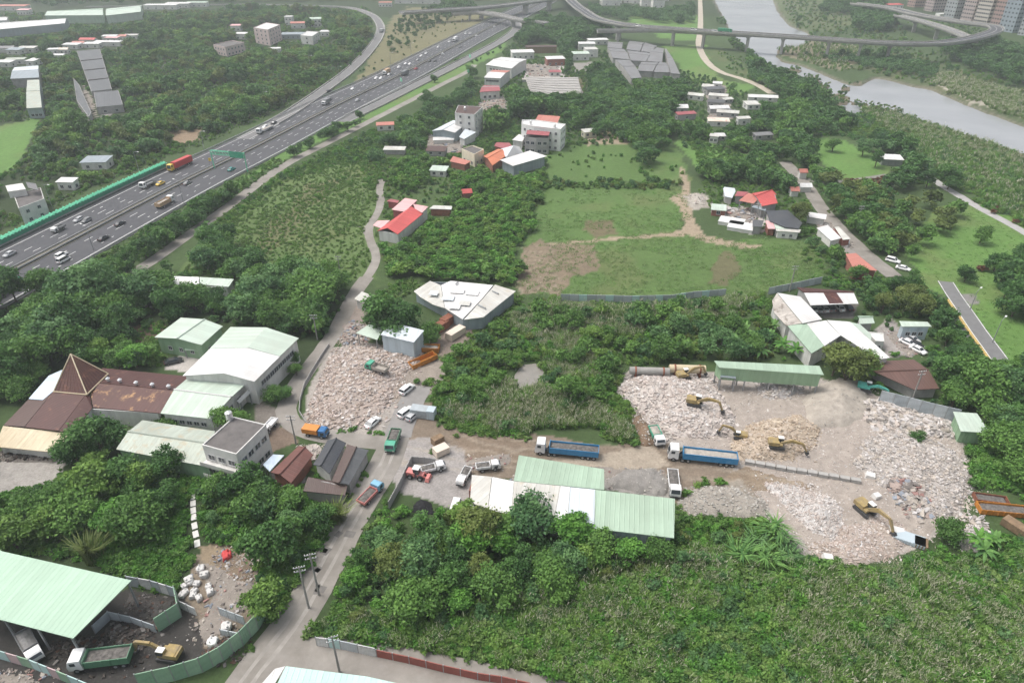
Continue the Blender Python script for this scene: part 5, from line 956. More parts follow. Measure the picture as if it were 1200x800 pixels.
def wheel_mesh(r, w):
    k = (r, w)
    if k not in _WH:
        mb = MB(); mb.tube([(0,-w/2,0),(0,w/2,0)], r, 12); mb.tube([(0,-w/2-.02,0),(0,w/2+.02,0)], r*.55, 8, m=1); _WH[k] = mb.mesh('wheel', [RUB, mt('steel')])
    return _WH[k]
def wheels(root, pos, r, w):
    for x, y in pos: addmesh('wheel', wheel_mesh(r, w), root, (x, y, r))
_CM = {}
def car_parts(kind):
    if kind in _CM: return _CM[kind]
    L_, W_ = {'sedan':(4.6,1.8),'hatch':(4.1,1.75),'suv':(4.7,1.9),'van':(4.9,1.85)}[kind]; h = L_/2
    zt = {'sedan':1.45,'hatch':1.5,'suv':1.72,'van':1.95}[kind]
    body = MB()
    st = {'sedan':[(-h,.35,.62),(-h+.1,.28,.88),(-h+.9,.25,.96),(-.5,.22,.98),(1.0,.22,.95),(h-.4,.25,.80),(h-.05,.32,.66),(h,.38,.55)]}.get(kind, [(-h,.35,.75),(-h+.08,.28,1.0),(-h+.9,.25,1.02),(-.5,.22,1.02),(1.1,.22,1.0),(h-.4,.25,.88),(h-.05,.32,.72),(h,.38,.6)])
    n = 0
    for i, (x, zb, zu) in enumerate(st):
        hw = W_/2*(.86 if i in (0, len(st)-1) else .95 if i in (1, len(st)-2) else 1)
        body.v += [(x,-hw*.94,zb),(x,-hw,zb+.2),(x,-hw*.96,zu),(x,hw*.96,zu),(x,hw,zb+.2),(x,hw*.94,zb)]
    for i in range(len(st)-1):
        for j in range(6):
            a = i*6+j; b = i*6+(j+1)%6; body.f.append((a, b, b+6, a+6)); body.uv.append(None); body.m.append(0)
    k = (len(st)-1)*6; body.f += [(5,4,3,2,1,0), tuple(k+j for j in range(6))]; body.uv += [None]*2; body.m += [0]*2
    gl = MB(); hw = W_/2*.93; tw = W_/2*.74
    x0, x1, x2, x3 = {'sedan':(-1.75,-.95,.45,1.15),'hatch':(-1.95,-1.6,.35,1.15),'suv':(-2.2,-1.95,.4,1.2),'van':(-2.35,-2.2,1.0,1.75)}[kind]; zb = .93
    gl.v += [(x0,-hw,zb),(x3,-hw,zb),(x3,hw,zb),(x0,hw,zb),(x1,-tw,zt-.05),(x2,-tw,zt-.05),(x2,tw,zt-.05),(x1,tw,zt-.05)]
    for f in ((4,5,6,7),(0,1,5,4),(1,2,6,5),(2,3,7,6),(3,0,4,7)): gl.f.append(f); gl.uv.append(None); gl.m.append(0)
    rf = MB(); rf.v += [(x1-.06,-tw-.02,zt-.06),(x2+.04,-tw-.02,zt-.06),(x2+.04,tw+.02,zt-.06),(x1-.06,tw+.02,zt-.06),(x1+.1,-tw+.1,zt),(x2-.1,-tw+.1,zt),(x2-.1,tw-.1,zt),(x1+.1,tw-.1,zt)]
    for f in ((4,5,6,7),(0,1,5,4),(1,2,6,5),(2,3,7,6),(3,0,4,7)): rf.f.append(f); rf.uv.append(None); rf.m.append(0)
    for s in (-1, 1):
        for (xa, xb) in ((x0, x1), (x3, x2)): rf.tube([(xa, s*hw, zb), (xb, s*tw, zt-.04)], .06, 4)
    hl = MB(); hl.box((0,0,0), (.12,.32,.14)); tl = MB(); tl.box((0,0,0), (.1,.3,.18))
    _CM[kind] = (body, gl, rf, hl.mesh('headlight', mt('lamp_glass')), tl.mesh('tail_light', mt('lamp_red')), h, W_); return _CM[kind]
_CB = {}
def car(px, py, deg, col, label, kind='sedan', group=None, z=0.0, cat='car', lod=0):
    p = P(px, py, z); p.z += gz(p.x, p.y) if z == 0 else 0; root = empty({'van':'van'}.get(kind, 'car'), p, R(deg), label, cat, group); body, gl, rf, hl, tl, h, W_ = car_parts(kind)
    k = (kind, col)
    if k not in _CB: _CB[k] = (body.mesh('body', mt('paint_'+col), smooth=True), gl.mesh('windows', mt('glass')), rf.mesh('roof', mt('paint_'+col)))
    for nm, me in zip(('body','windows','roof'), _CB[k]): addmesh(nm, me, root)
    if lod < 1:
        wheels(root, [(sx*h*.62, sy*(W_/2-.1)) for sx in (-1,1) for sy in (-1,1)], .33, .22)
        for s in (-1, 1): addmesh('headlight', hl, root, (h-.08, s*.6, .68)); addmesh('tail_light', tl, root, (-h+.02, s*.62, .78))
    x, y = px, py; keep([(x-9,y-9),(x+9,y-9),(x+9,y+5),(x-9,y+5)]); return root
def truck(px, py, deg, cabcol, label, kind='dump', bodycol='blue', length=8.5, width=2.4, bh=1.5, load=None, group=None, z=0.0, cab_h=2.7, semi=False, name='truck', cat='truck', keepbox=True):
    p = P(px, py, z); p.z += gz(p.x, p.y)*.95 if z == 0 else 0; root = empty(name, p, R(deg), label, cat, group); h = length/2; cl = 1.9 if length < 9 else 2.2
    cm = mt('paint_'+cabcol); x1 = h; x0 = h-cl; w = width
    mb = MB(); mb.prof([(x0,.7),(x1-.05,.7),(x1,1.5),(x1-.35,cab_h-.15),(x1-.6,cab_h),(x0+.05,cab_h)], w*.96); cab = mb.build('cab', cm, root, rel=False)
    mb = MB(); g0 = Vector((x1-.01,0,1.6)); g1 = Vector((x1-.33,0,cab_h-.2)); mb.face([(g0.x+.02,-w*.42,g0.z),(g0.x+.02,w*.42,g0.z),(g1.x+.02,w*.38,g1.z),(g1.x+.02,-w*.38,g1.z)]); mb.build('windscreen', mt('glass'), cab, rel=False)
    for s in (-1, 1): mb = MB(); mb.box((x1-.95, s*w*.485, cab_h-.75), (.8,.04,.65)); mb.build('side_window', mt('glass'), cab, rel=False)
    for s in (-1, 1): mb = MB(); mb.box((x1+.0, s*w*.36, 1.0), (.08,.35,.2)); mb.build('headlight', mt('lamp_glass'), cab, rel=False)
    mb = MB(); mb.box((x1-.02,0,.75), (.12,w*.9,.35)); mb.build('bumper', DARK, cab, rel=False)
    mb = MB(); mb.box((-.1,0,.78), (length-.5,.9,.28)); mb.build('chassis', DARK, root, rel=False)
    bx1 = x0-(.9 if semi else .25); bx0 = -h; bl = bx1-bx0; bc = (bx0+bx1)/2; zb = 1.05; bm_ = mt('paint_'+bodycol) if ('paint_'+bodycol) in MATS else mt(bodycol)
    if kind in ('dump','flat'):
        hh = bh if kind == 'dump' else .45; t = .1; mb = MB(); mb.box((bc,0,zb), (bl,w,.14))
        for s in (-1, 1): mb.box((bc, s*(w/2-t/2), zb+.07+hh/2), (bl, t, hh))
        mb.box((bx0+t/2,0,zb+.07+hh/2), (t,w-2*t,hh)); mb.box((bx1-t/2,0,zb+.07+hh/2+.15), (t,w-2*t,hh+.3))
        n_ = max(3, int(bl/1.1))
        for k in range(n_+1):
            for s in (-1, 1): mb.box((bx0+.06+k*(bl-.12)/n_, s*(w/2+.035), zb+.07+hh/2), (.1,.07,hh))
        mb.build('tipper_body' if kind == 'dump' else 'flat_bed', bm_, root, rel=False)
        if load:
            nx, ny = 12, 5; mb = MB(); 
            for i in range(nx):
                for j in range(ny):
                    e = min(i, nx-1-i, j*1.5, (ny-1-j)*1.5); mb.v.append((bx0+.12+i*(bl-.24)/(nx-1), -w/2+.12+j*(w-.24)/(ny-1), zb+hh*.72+min(e, 2)*.16+random.uniform(-.07,.07)))
            for i in range(nx-1):
                for j in range(ny-1): a = i*ny+j; mb.f.append((a, a+ny, a+ny+1, a+1)); mb.uv.append(None); mb.m.append(0)
            mb.build('load', mt(load), root, rel=False)
    elif kind == 'box':
        mb = MB(); mb.box((bc,0,zb+bh/2), (bl,w*1.02,bh)); bo = mb.build('cargo_box', bm_, root, rel=False)
        mb = MB()
        for k in range(1, int(bl)): 
            for s in (-1, 1): mb.box((bx0+k*bl/int(bl), s*(w*.51+.02), zb+bh/2), (.08,.05,bh-.1))
        mb.build('ribs', bm_, bo, rel=False)['kind'] = 'stuff'
    elif kind == 'tank':
        mb = MB(); mb.tube([(bx0,0,zb+1.0),(bx0+.3,0,zb+1.0),(bx1-.3,0,zb+1.0),(bx1,0,zb+1.0)], 1.1, 12); mb.build('drum', bm_, root, rel=False)
    wx = [h-1.2]+([x0-.9, x0-2.1, bx0+3.4, bx0+2.2, bx0+1.0] if semi else [bx0+2.2, bx0+1.0] if length > 7.4 else [bx0+1.3])
    wheels(root, [(x, s*(w/2-.2)) for x in wx for s in (-1,1)], .5, .36)
    if keepbox:
        k = 3.2*length/8; sc = FPX/((p.y*CT+HCAM*ST)); r = length/2*sc; a = R(deg); dx = abs(math.cos(a))*r; keep([(px-dx-3,py-r*.8),(px+dx+3,py-r*.8),(px+dx+3,py+r*.3),(px-dx-3,py+r*.3)])
    return root
def pickup(px, py, deg, col, label, bed='debris_load', **kw): return truck(px, py, deg, col, label, 'flat', col, 5.2, 1.75, .5, bed, cab_h=1.95, name='pickup_truck', cat='pickup', **kw)
def excavator(px, py, deg, col, label, boom=(58,-70), s=1.0, swing=0, z=0.0, group=None):
    p = P(px, py, z); p.z = gz(p.x, p.y)*.9; root = empty('excavator', p, R(deg), label, 'excavator', group); s *= .9; root.scale = (s,s,s); cm = mt(col)
    for t in (-1, 1):
        mb = MB(); mb.prof([(-1.9,.35),(-1.6,.05),(1.6,.05),(1.9,.35),(1.9,.6),(1.6,.85),(-1.6,.85),(-1.9,.6)], .6, y0=t*1.05); mb.build('track', DARK, root, rel=False)
    mb = MB(); mb.tube([(0,0,.5),(0,0,1.05)], .7, 10); mb.build('turntable', DARK, root, rel=False)
    c, sn = math.cos(R(swing)), math.sin(R(swing)); rt = lambda x, y, zz: (x*c-y*sn, x*sn+y*c, zz)
    def bx(nm, mat, ctr, dim): mb = MB(); mb.box(rt(*ctr), dim, R(swing)); return mb.build(nm, mat, root, rel=False)
    bx('engine_house', cm, (-.75,0,1.6), (2.1,2.3,1.05)); bx('counterweight', cm, (-1.95,0,1.55), (.5,2.2,.95)); bx('deck', cm, (.7,-.55,1.35), (1.0,1.1,.5))
    cb = bx('cab', cm, (.75,.62,1.95), (1.35,1.0,1.6)); bx('cab_glass', mt('glass'), (.78,.62,2.15), (1.4,1.04,.85)).name = 'cab_window'; bx('cab_roof', mt('white_paint'), (.75,.62,2.8), (1.4,1.05,.1))
    e1 = R(boom[0]); k0 = Vector((.9,-.1,1.5)); k1 = k0+Vector((math.cos(e1)*2.6,0,math.sin(e1)*2.6)); e2 = e1-R(35); k2 = k1+Vector((math.cos(e2)*2.8,0,math.sin(e2)*2.8)); e3 = e2+R(boom[1]); k3 = k2+Vector((math.cos(e3)*2.6,0,math.sin(e3)*2.6))
    def bar(nm, a, b, w0, w1):
        a, b = Vector(a), Vector(b); d = (b-a).normalized(); up = Vector((0,1,0)).cross(d); mb = MB(); 
        for q, w in ((a, w0), (b, w1)):
            for sy in (-.22, .22):
                for sz in (-1, 1): mb.v.append(rt(*(q+Vector((0,sy,0))+up*w*sz)))
        for f in ((0,1,3,2),(4,6,7,5),(0,2,6,4),(1,5,7,3),(2,3,7,6),(0,4,5,1)): mb.f.append(f); mb.uv.append(None); mb.m.append(0)
        return mb.build(nm, cm, root, rel=False)
    bar('boom', k0, k1, .35, .4); bar('boom', k1, k2, .4, .25); bar('stick', k2, k3, .3, .18)
    mb = MB(); mb.tube([rt(*(k0+Vector((.3,0,.2)))), rt(*((k1+k2)/2+Vector((0,0,-.3))))], .1, 5); mb.build('hydraulic_ram', mt('steel'), root, rel=False)
    d = (k3-k2).normalized(); mb = MB(); q = k3+d*.45; mb.box(rt(*q), (.95,1.1,.9), R(swing), taper=.65, ry=-e3); mb.build('bucket', DARK, root, rel=False)
    sc = FPX/((p.y*CT+HCAM*ST)); r = 3*sc; keep([(px-r,py-r*1.3),(px+r,py-r*1.3),(px+r,py+r*.5),(px-r,py+r*.5)])
    return root
# yard vehicles
truck(822,539.5,170.5,'white','white tractor unit with a long blue-sided tipper trailer in the yard','dump','brightblue',14.5,2.6,1.35,'sand_load',semi=True,cab_h=3.2)
truck(664,532,171.5,'white','white tractor unit with blue trailer covered in dark tarpaulin behind the shed','dump','brightblue',13.8,2.6,1.3,'debris_load',semi=True,cab_h=3.2)
truck(371,510,-12,'blue','blue-cabbed truck with an orange covered bed on the lane','box','orange',5.8,2.1,1.2,cab_h=2.2,load=None)
truck(461,521,-95,'truckgreen','green dump truck parked at the lane junction','dump','darkgreen',6.6,2.3,1.0,'debris_load',cab_h=2.5)
truck(443,440,155,'truckgreen','green truck with empty bed standing in the rubble lot','dump','sand_load',6.2,2.2,.7,None,cab_h=2.3)
truck(435,582,62,'lightblue','blue flatbed truck carrying red and white goods on the lane','flat','pink',6.4,2.1,.5,'debris_load',cab_h=2.2)
truck(122,778,188,'white','white-cabbed dump truck with green body being loaded in the soot yard','dump','darkgreen',9.0,2.5,1.3,'debris_load',cab_h=2.9)
truck(38,762,-42,'white','small white-cabbed truck under the edge of the mint shed','dump','grey',6.8,2.2,.9,'grey_load',cab_h=2.2)
truck(769,515,-82,'white','green-tailed truck backed against the white rubble','dump','truckgreen',5.8,2.2,.8,'sand_load',cab_h=2.3)
truck(789,570,-97,'white','narrow white truck with steel frame beside the gravel heap','flat','white',7.6,2.2,.5,'debris_load',cab_h=2.6)

pickup(544,562,-108,'white','white pickup parked on the grey yard'); pickup(316,503,-105,'white','white pickup beside the two-storey house',bed=None)
pickup(572,550,10,'white','white crane pickup with rigging beside the central shed'); pickup(508,552,20,'white','white stripped truck chassis in the walled yard')
car(437,497,62,'white','white car parked on the rubble lot corner','sedan'); car(476,485,55,'white','white car parked at the edge of the parking strip','suv'); car(484,489.5,60,'silver','silver car beside the grey container','hatch'); car(477,458,60,'white','white van-like car beside the shrubs above the parking strip','suv')
car(204,425,30,'black','black car parked beside the warehouse yard','sedan'); car(315,457,10,'white','white car outside the warehouse canopies','sedan'); car(533,600,-100,'white','white van half hidden under trees beside the walled yard','van')
car(1046,307,-40,'white','white car on the right-hand road','suv'); car(1058,316,-38,'white','second white car at the end of the right-hand road','sedan')
for i, (x, y, c_) in enumerate(((952,361,'white'),(958,361.5,'silver'),(965,361,'white'),(972,360.5,'grey'),(983,360,'white'),(993,359.5,'black'))): car(x, y+2, 95, c_, 'car parked nose-in under the rust and white carport barn', 'sedan', 'cars under the carport')
for i, (x, y, c_, a, lb) in enumerate(((1068,399,'white',-60,'white car in the row beside the aqua shed'),(1072,405,'black',-60,'black car in the row beside the aqua shed'),(1075,412,'white',-60,'white car nearest the rust shed in the parked row'),(1063,404,'white',-55,'white car nearest the paved lane in the parked row'))): car(x, y, a, c_, lb)
# excavators
excavator(800,447,12,'digger_yellow','yellow excavator by the steel drums at the back of the rubble', (40,-70), .95); excavator(812,484,-20,'digger_yellow','yellow excavator working amid the white rubble', (30,-60), 1.0); excavator(908,530,-12,'digger_yellow','low yellow excavator reaching right on the tan rubble', (25,-50), .95)
excavator(1012,600,-68,'digger_yellow','yellow excavator with long arm reaching down to the rubble edge', (40,-60), 1.05); excavator(1012,460,-25,'digger_teal','teal excavator on top of the grey gravel heap', (22,-70), .9); excavator(866,515,165,'digger_yellow','dark old excavator with raised arm at the tan rubble', (45,-80), .8)
excavator(200,770,172,'orange_x' if False else 'digger_yellow','orange-armed excavator loading scrap in the soot yard', (35,-75), 1.0)
# red loader in walled yard
def loader(px, py, deg, label, col='paint_pink'):
    root = empty('wheel_loader', P(px, py), R(deg), label, 'loader'); cm = mt(col)
    mb = MB(); mb.box((-1.2,0,1.2), (1.9,1.6,.9)); mb.build('engine_hood', cm, root, rel=False); mb = MB(); mb.box((.9,0,1.0), (1.4,1.3,.7)); mb.build('front_frame', cm, root, rel=False)
    mb = MB(); mb.box((.0,0,2.0), (1.2,1.3,1.3)); mb.build('cab', mt('glass'), root, rel=False); mb = MB(); mb.box((0,0,2.72), (1.4,1.45,.12)); mb.build('cab_roof', mt('white_paint'), root, rel=False)
    mb = MB(); mb.box((2.5,0,.6), (.9,2.2,.8), taper=.7); mb.build('bucket', cm, root, rel=False)
    for s in (-1, 1): mb = MB(); mb.box((1.7,s*.5,1.0), (1.6,.16,.22), ry=.3); mb.build('lift_arm', cm, root, rel=False)
    wheels(root, [(1.0,.9),(1.0,-.9),(-1.2,.9),(-1.2,-.9)], .62, .45)
loader(489,559,-15,'pink-red wheel loader in the walled yard')
loader(567,531,200,'dark red loader at the muddy yard corner', 'paint_red') if False else None
# ---------------------------------------------------------------- freeway traffic
def fw_point(px, d):
    q = min(range(len(MED)), key=lambda i: abs(PXA(*(offs(MED, d)[i][:2]))[0]-px)); return q
_OF = {}
def fw_at(px, d):
    if d not in _OF:
        o_ = offs(MED, d); _OF[d] = (o_, np.array([PXA(p.x, p.y)[0] if p.y > 40 else -9999 for p in o_]))
    o_, xs = _OF[d]; i = int(np.argmin(np.abs(xs-px))); p = o_[i]; t = o_[min(i+1, len(o_)-1)]-o_[max(i-1, 0)]; return PXA(p.x, p.y), math.degrees(math.atan2(t.y, t.x))
LN = {'a':-14.7,'b':-11.1,'c':-7.5,'d':-3.9,'e':3.6,'f':7.2,'g':10.8,'h':14.3}
def on_fw(px, lane, what, col, label, **kw):
    (x, y), a = fw_at(px, LN[lane]); a = a+(180 if LN[lane] < 0 else 0)
    if what == 'truck': return truck(x, y, a, col, label, z=.1, keepbox=False, **kw)
    return car(x, y, a, col, label, what, z=.1, **kw)
on_fw(212,'a','truck','yellow','yellow-cabbed articulated truck with red container on the freeway',kind='box',bodycol='red',length=15,bh=2.6,semi=True,cab_h=3.4)
on_fw(193,'g','truck','white','truck with tan load on the near freeway carriageway',kind='dump',bodycol='tan',length=9.5,bh=1.3,load='sand_load' if False else 'sand_load',cab_h=2.9); on_fw(4,'g','truck','green','blue articulated truck with green cab at the left edge of the freeway',kind='box',bodycol='blue',length=15,bh=2.4,semi=True,cab_h=3.2)
on_fw(174,'b','truck','white','white-cabbed flat truck beside the yellow car',kind='flat',bodycol='grey',length=8,cab_h=2.9); on_fw(312,'b','truck','white','pale flatbed lorry on the far carriageway past the gantry',kind='flat',bodycol='silver',length=14,semi=True,cab_h=3,load='sand_load'); on_fw(533,'c','truck','white','white box truck near the flyover',kind='box',bodycol='white',length=9,bh=2.6,cab_h=2.9)
on_fw(66,'b','truck','white','small white pickup truck level with the old concrete house',kind='flat',bodycol='grey',length=5.5,width=1.9,cab_h=2); on_fw(382,'c','truck','white','small box truck below the slip road',kind='box',bodycol='grey',length=7,bh=2.2,cab_h=2.5); on_fw(454,'b','truck','white','tan box truck beside the ochre bank',kind='box',bodycol='tan',length=10,bh=2.4,cab_h=2.8); on_fw(474,'e','truck','grey','dark truck on the near side beside the ochre bank',kind='box',bodycol='grey',length=10,bh=2.2,cab_h=2.8)
FWC = [(8,'b','sedan','silver','silver car at the left edge of the far carriageway'),(93,'b','hatch','silver','silver car leading the pair above the hidden oak'),(104,'c','hatch','grey','dark car beside the silver one of the pair'),(186,'c','sedan','yellow','yellow taxi car beside the white flat truck'),(222,'e','sedan','grey','dark grey car by the median below the red container truck'),(139,'f','sedan','black','dark car half hidden by the roadside trees'),(119,'g','sedan','black','black car on the near lanes by the trees'),(70,'f','suv','white','white car on the near lanes at the left'),(77,'g','van','white','white van beside the white car at the left'),(270,'g','sedan','teal','teal car under the gantry')]
for a in FWC: on_fw(*a[:4], a[4])
for a in ((312,'a','hatch','white'),(320,'a','sedan','black'),(385,'b','sedan','grey'),(413,'b','sedan','white'),(419,'f','sedan','silver'),(441,'b','sedan','white'),(447,'c','hatch','white'),(457,'c','sedan','silver'),(467,'b','sedan','white'),(475,'b','hatch','white'),(480,'c','sedan','white'),(488,'e','sedan','red'),(493,'b','sedan','white'),(500,'b','sedan','white'),(503,'e','sedan','black'),(510,'f','sedan','black'),(513,'b','sedan','white'),(519,'e','hatch','white'),(526,'b','sedan','white'),(532,'b','sedan','white'),(546,'b','hatch','white'),(551,'c','sedan','white'),(558,'e','sedan','white'),(579,'e','hatch','white'),(566,'b','sedan','silver'),(490,'c','sedan','grey'),(540,'f','sedan','grey')):
    on_fw(*a, 'small %s car far up the freeway towards the flyover' % a[3], group='cars far up the freeway', lod=1)
truck(448,38,70,'white','small truck climbing the curving slip road','box','silver',8,2.4,2.2,z=.12,cab_h=2.5,keepbox=False); car(386,108,40,'black','dark car at the foot of the slip road','sedan',z=.12)
def on_deck(path, px, d, what, col, label, **kw):
    o_ = offs(path, d); xs = [PXA(p.x, p.y, p.z)[0] for p in o_[:int(len(o_)*.62)]]; i = int(np.argmin(np.abs(np.array(xs)-px))); p = o_[i]; t = o_[i+1]-o_[i-1]; x, y = PXA(p.x, p.y, p.z); a = math.degrees(math.atan2(t.y, t.x))
    return truck(x, y, a, col, label, z=p.z+.02, keepbox=False, **kw) if what == 'truck' else car(x, y, a, col, label, what, z=p.z+.02, lod=1, **kw)
on_deck(BRP,1097,2.5,'truck','green','bright green bus crossing the river viaduct',kind='box',bodycol='green',length=12,bh=2.3,cab_h=3.2,name='bus',cat='bus')
for x, c_, lb in ((750,'white','white car at the left end of the viaduct'),(815,'white','white car on the viaduct above the lawn'),(836,'white','white car on the viaduct near the track'),(970,'white','white car on the viaduct above the river'),(1012,'white','white car above the reed bank on the viaduct'),(1048,'white','white car left of the green bus')): on_deck(BRP, x, 2.5, 'van' if c_ else '', c_, lb)
# ================================================================== STREET FURNITURE
def lamp(px, py, h, deg, label, group=None, s=1.0):
    root = empty('street_lamp', P(px, py), R(deg), label, 'street lamp', group)
    mb = MB(); mb.tube([(0,0,0),(0,0,h)], .14, 6, r2=.08); mb.build('pole', mt('steel'), root, rel=False); mb = MB(); mb.tube([(0,0,h-.05),(1.0,0,h+.25),(2.2,0,h+.35)], .06, 5); mb.build('arm', mt('steel'), root, rel=False); mb = MB(); mb.box((2.5,0,h+.33), (1.0,.4,.16)); mb.build('lamp_head', mt('white_paint'), root, rel=False)
for i, (x, y) in enumerate(((62,245),(164,204),(240,178),(312,128),(364,82),(398,96),(458,78),(482,66),(541,30))): lamp(x, y, 10, -20, 'tall street lamp standing on the far verge of the freeway', 'freeway verge lamps')
for i, (x, y) in enumerate(((110,293),(215,237),(432,118))): lamp(x, y, 9, 150, 'street lamp on the near verge of the freeway', 'near verge lamps')
lamp(1163,401,7,40,'lamp post on the lawn beside the dyke road'); lamp(1137,362,6,40,'lamp post by the small paved square at the dyke road')
def power_pole(px, py, h, deg, label, group=None, arms=2):
    root = empty('utility_pole', P(px, py), R(deg), label, 'utility pole', group)
    mb = MB(); mb.tube([(0,0,0),(0,0,h)], .2, 8, r2=.13); mb.build('pole', mt('concrete_pole'), root, rel=False)
    for k in range(arms):
        z = h-.3-k*.9; mb = MB(); mb.box((0,0,z), (1.9,.1,.1)); ar = mb.build('crossarm', mt('steel'), root, rel=False)
        for x in (-.85,-.4,.4,.85): mb = MB(); mb.tube([(x,0,z+.05),(x,0,z+.27)], .07, 6); mb.build('insulator', mt('white_paint'), ar, rel=False)
M('concrete_pole', (.30,.29,.27), .9, .15, 1)
power_pole(362,712,10.5,15,'utility pole with white insulators on the lane verge, nearer one'); power_pole(374,697,10.5,15,'utility pole with white insulators on the lane verge, farther one'); power_pole(398,787,9,20,'utility pole beside the pale aqua roof at the lower edge')
power_pole(347,520,8,0,'thin utility pole by the lane corner near the old houses'); power_pole(885,262,8,0,'utility pole in the red farm yard'); power_pole(1003,268,9,0,'utility pole on the far side of the right-hand road'); power_pole(400,330,9,0,'utility pole with white fittings in the scrub left of the lane'); power_pole(925,342,9,0,'utility pole behind the white monopitch shed'); power_pole(372,398,8,0,'utility pole in the scrap plot left of the lane')
power_pole(1068,470,9,10,'thin utility pole against the grey yard fence'); power_pole(458,600,9,0,'utility pole hidden at the walled yard corner') if False else None
# freeway noise barrier: one object, each panel a part
def panel_run(pts_w, h, pw, mats, name, label, cat='fence', th=.12, z0=0, part='panel', post=True, top=None, gap=.04, wave=0):
    root = empty(name, pts_w[0], 0, label, cat); root.location.z = 0; cache = {}
    o0 = root.location; k = 0; acc = []
    for i in range(len(pts_w)-1):
        a, b = pts_w[i], pts_w[i+1]; d = b-a; d.z = 0; n = max(1, round(d.length/pw)); l = d.length/n; u = d.normalized(); ang = math.atan2(u.y, u.x)
        for j in range(n):
            c = a+u*(l*(j+.5)); m_ = mats[k % len(mats)] if not callable(mats) else mats(k); key = (round(l, 2), m_, round(h, 2))
            if key not in cache:
                mb = MB(); w = l-gap
                mb.box((0,0,h/2), (w,th,h)); q = max(2, int(w/.4))
                for s in range(q): mb.box((-w/2+(s+.5)*w/q, -th/2-.012, h/2), (w/q*.45,.03,h*.98))
                cache[key] = mb.mesh(part, mt(m_))
            o = addmesh(part, cache[key], root, (c.x-o0.x, c.y-o0.y, z0+(random.uniform(0,wave) if wave else 0))); o.rotation_euler = (0,0,ang)
            if top and (top, round(l,2)) not in cache: 
                mb = MB(); w = l-gap; nn = 6
                for s in range(nn): mb.box((-w/2+(s+.5)*w/nn, -.35, h+.28+.22*math.sin(s*2.1)), (w/nn*.98,1.5+.35*math.sin(s*1.3),.12), rx=.35)
                cache[(top, round(l,2))] = mb.mesh('top_panel', mt(top))
            if top: q_ = addmesh('top_panel', cache[(top, round(l,2))], root, (c.x-o0.x, c.y-o0.y, z0)); q_.rotation_euler = (0,0,ang)
            if post:
                if 'post' not in cache: mb = MB(); mb.box((0,0,(h+.15)/2), (.14,.14,h+.15)); cache['post'] = mb.mesh('post', mt('steel'))
                p = a+u*(l*j)-Vector((u.y,-u.x,0))*0; q_ = addmesh('post', cache['post'], root, (p.x-o0.x, p.y-o0.y, z0)); q_.rotation_euler = (0,0,ang)
            k += 1
    return root
M('barrier_green', (.05,.33,.20), .5, .2, .5); M('barrier_light', (.12,.55,.33), .45, .15, 1); M('fence_green', (.24,.40,.27), .65, .12, .8, dirt=.35, dirtcol=(.18,.23,.17)); M('fence_green2', (.29,.45,.31), .65, .12, .8, dirt=.35, dirtcol=(.2,.25,.18)); M('fence_grey', (.38,.42,.44), .6, .15, .7, dirt=.3); M('fence_grey2', (.46,.50,.52), .6, .15, .7, dirt=.3); M('fence_white', (.62,.63,.62), .7, .15, .7, dirt=.45); M('fence_aqua', (.45,.62,.60), .6, .1, .7, dirt=.3); M('fence_pink', (.55,.42,.42), .6, .1, .7, dirt=.2)
LB = [p for p in offs(MED, LE-3.9) if p.y > 60]; LBpx = [PXA(p.x, p.y)[0] for p in LB]; seg = [p for p, x in zip(LB, LBpx) if -180 < x < 203]
panel_run(seg[::2], 2.7, 3.0, ['barrier_green'], 'noise_barrier', 'long bright green noise barrier along the far freeway edge', 'barrier', top='barrier_light', post=False)
for i in range(len(seg)-1): a = PXA(seg[i].x, seg[i].y, 0); b = PXA(seg[i+1].x, seg[i+1].y, 0); c = PXA(seg[i+1].x, seg[i+1].y, 4.6); d = PXA(seg[i].x, seg[i].y, 4.6); keep([a,b,c,d])
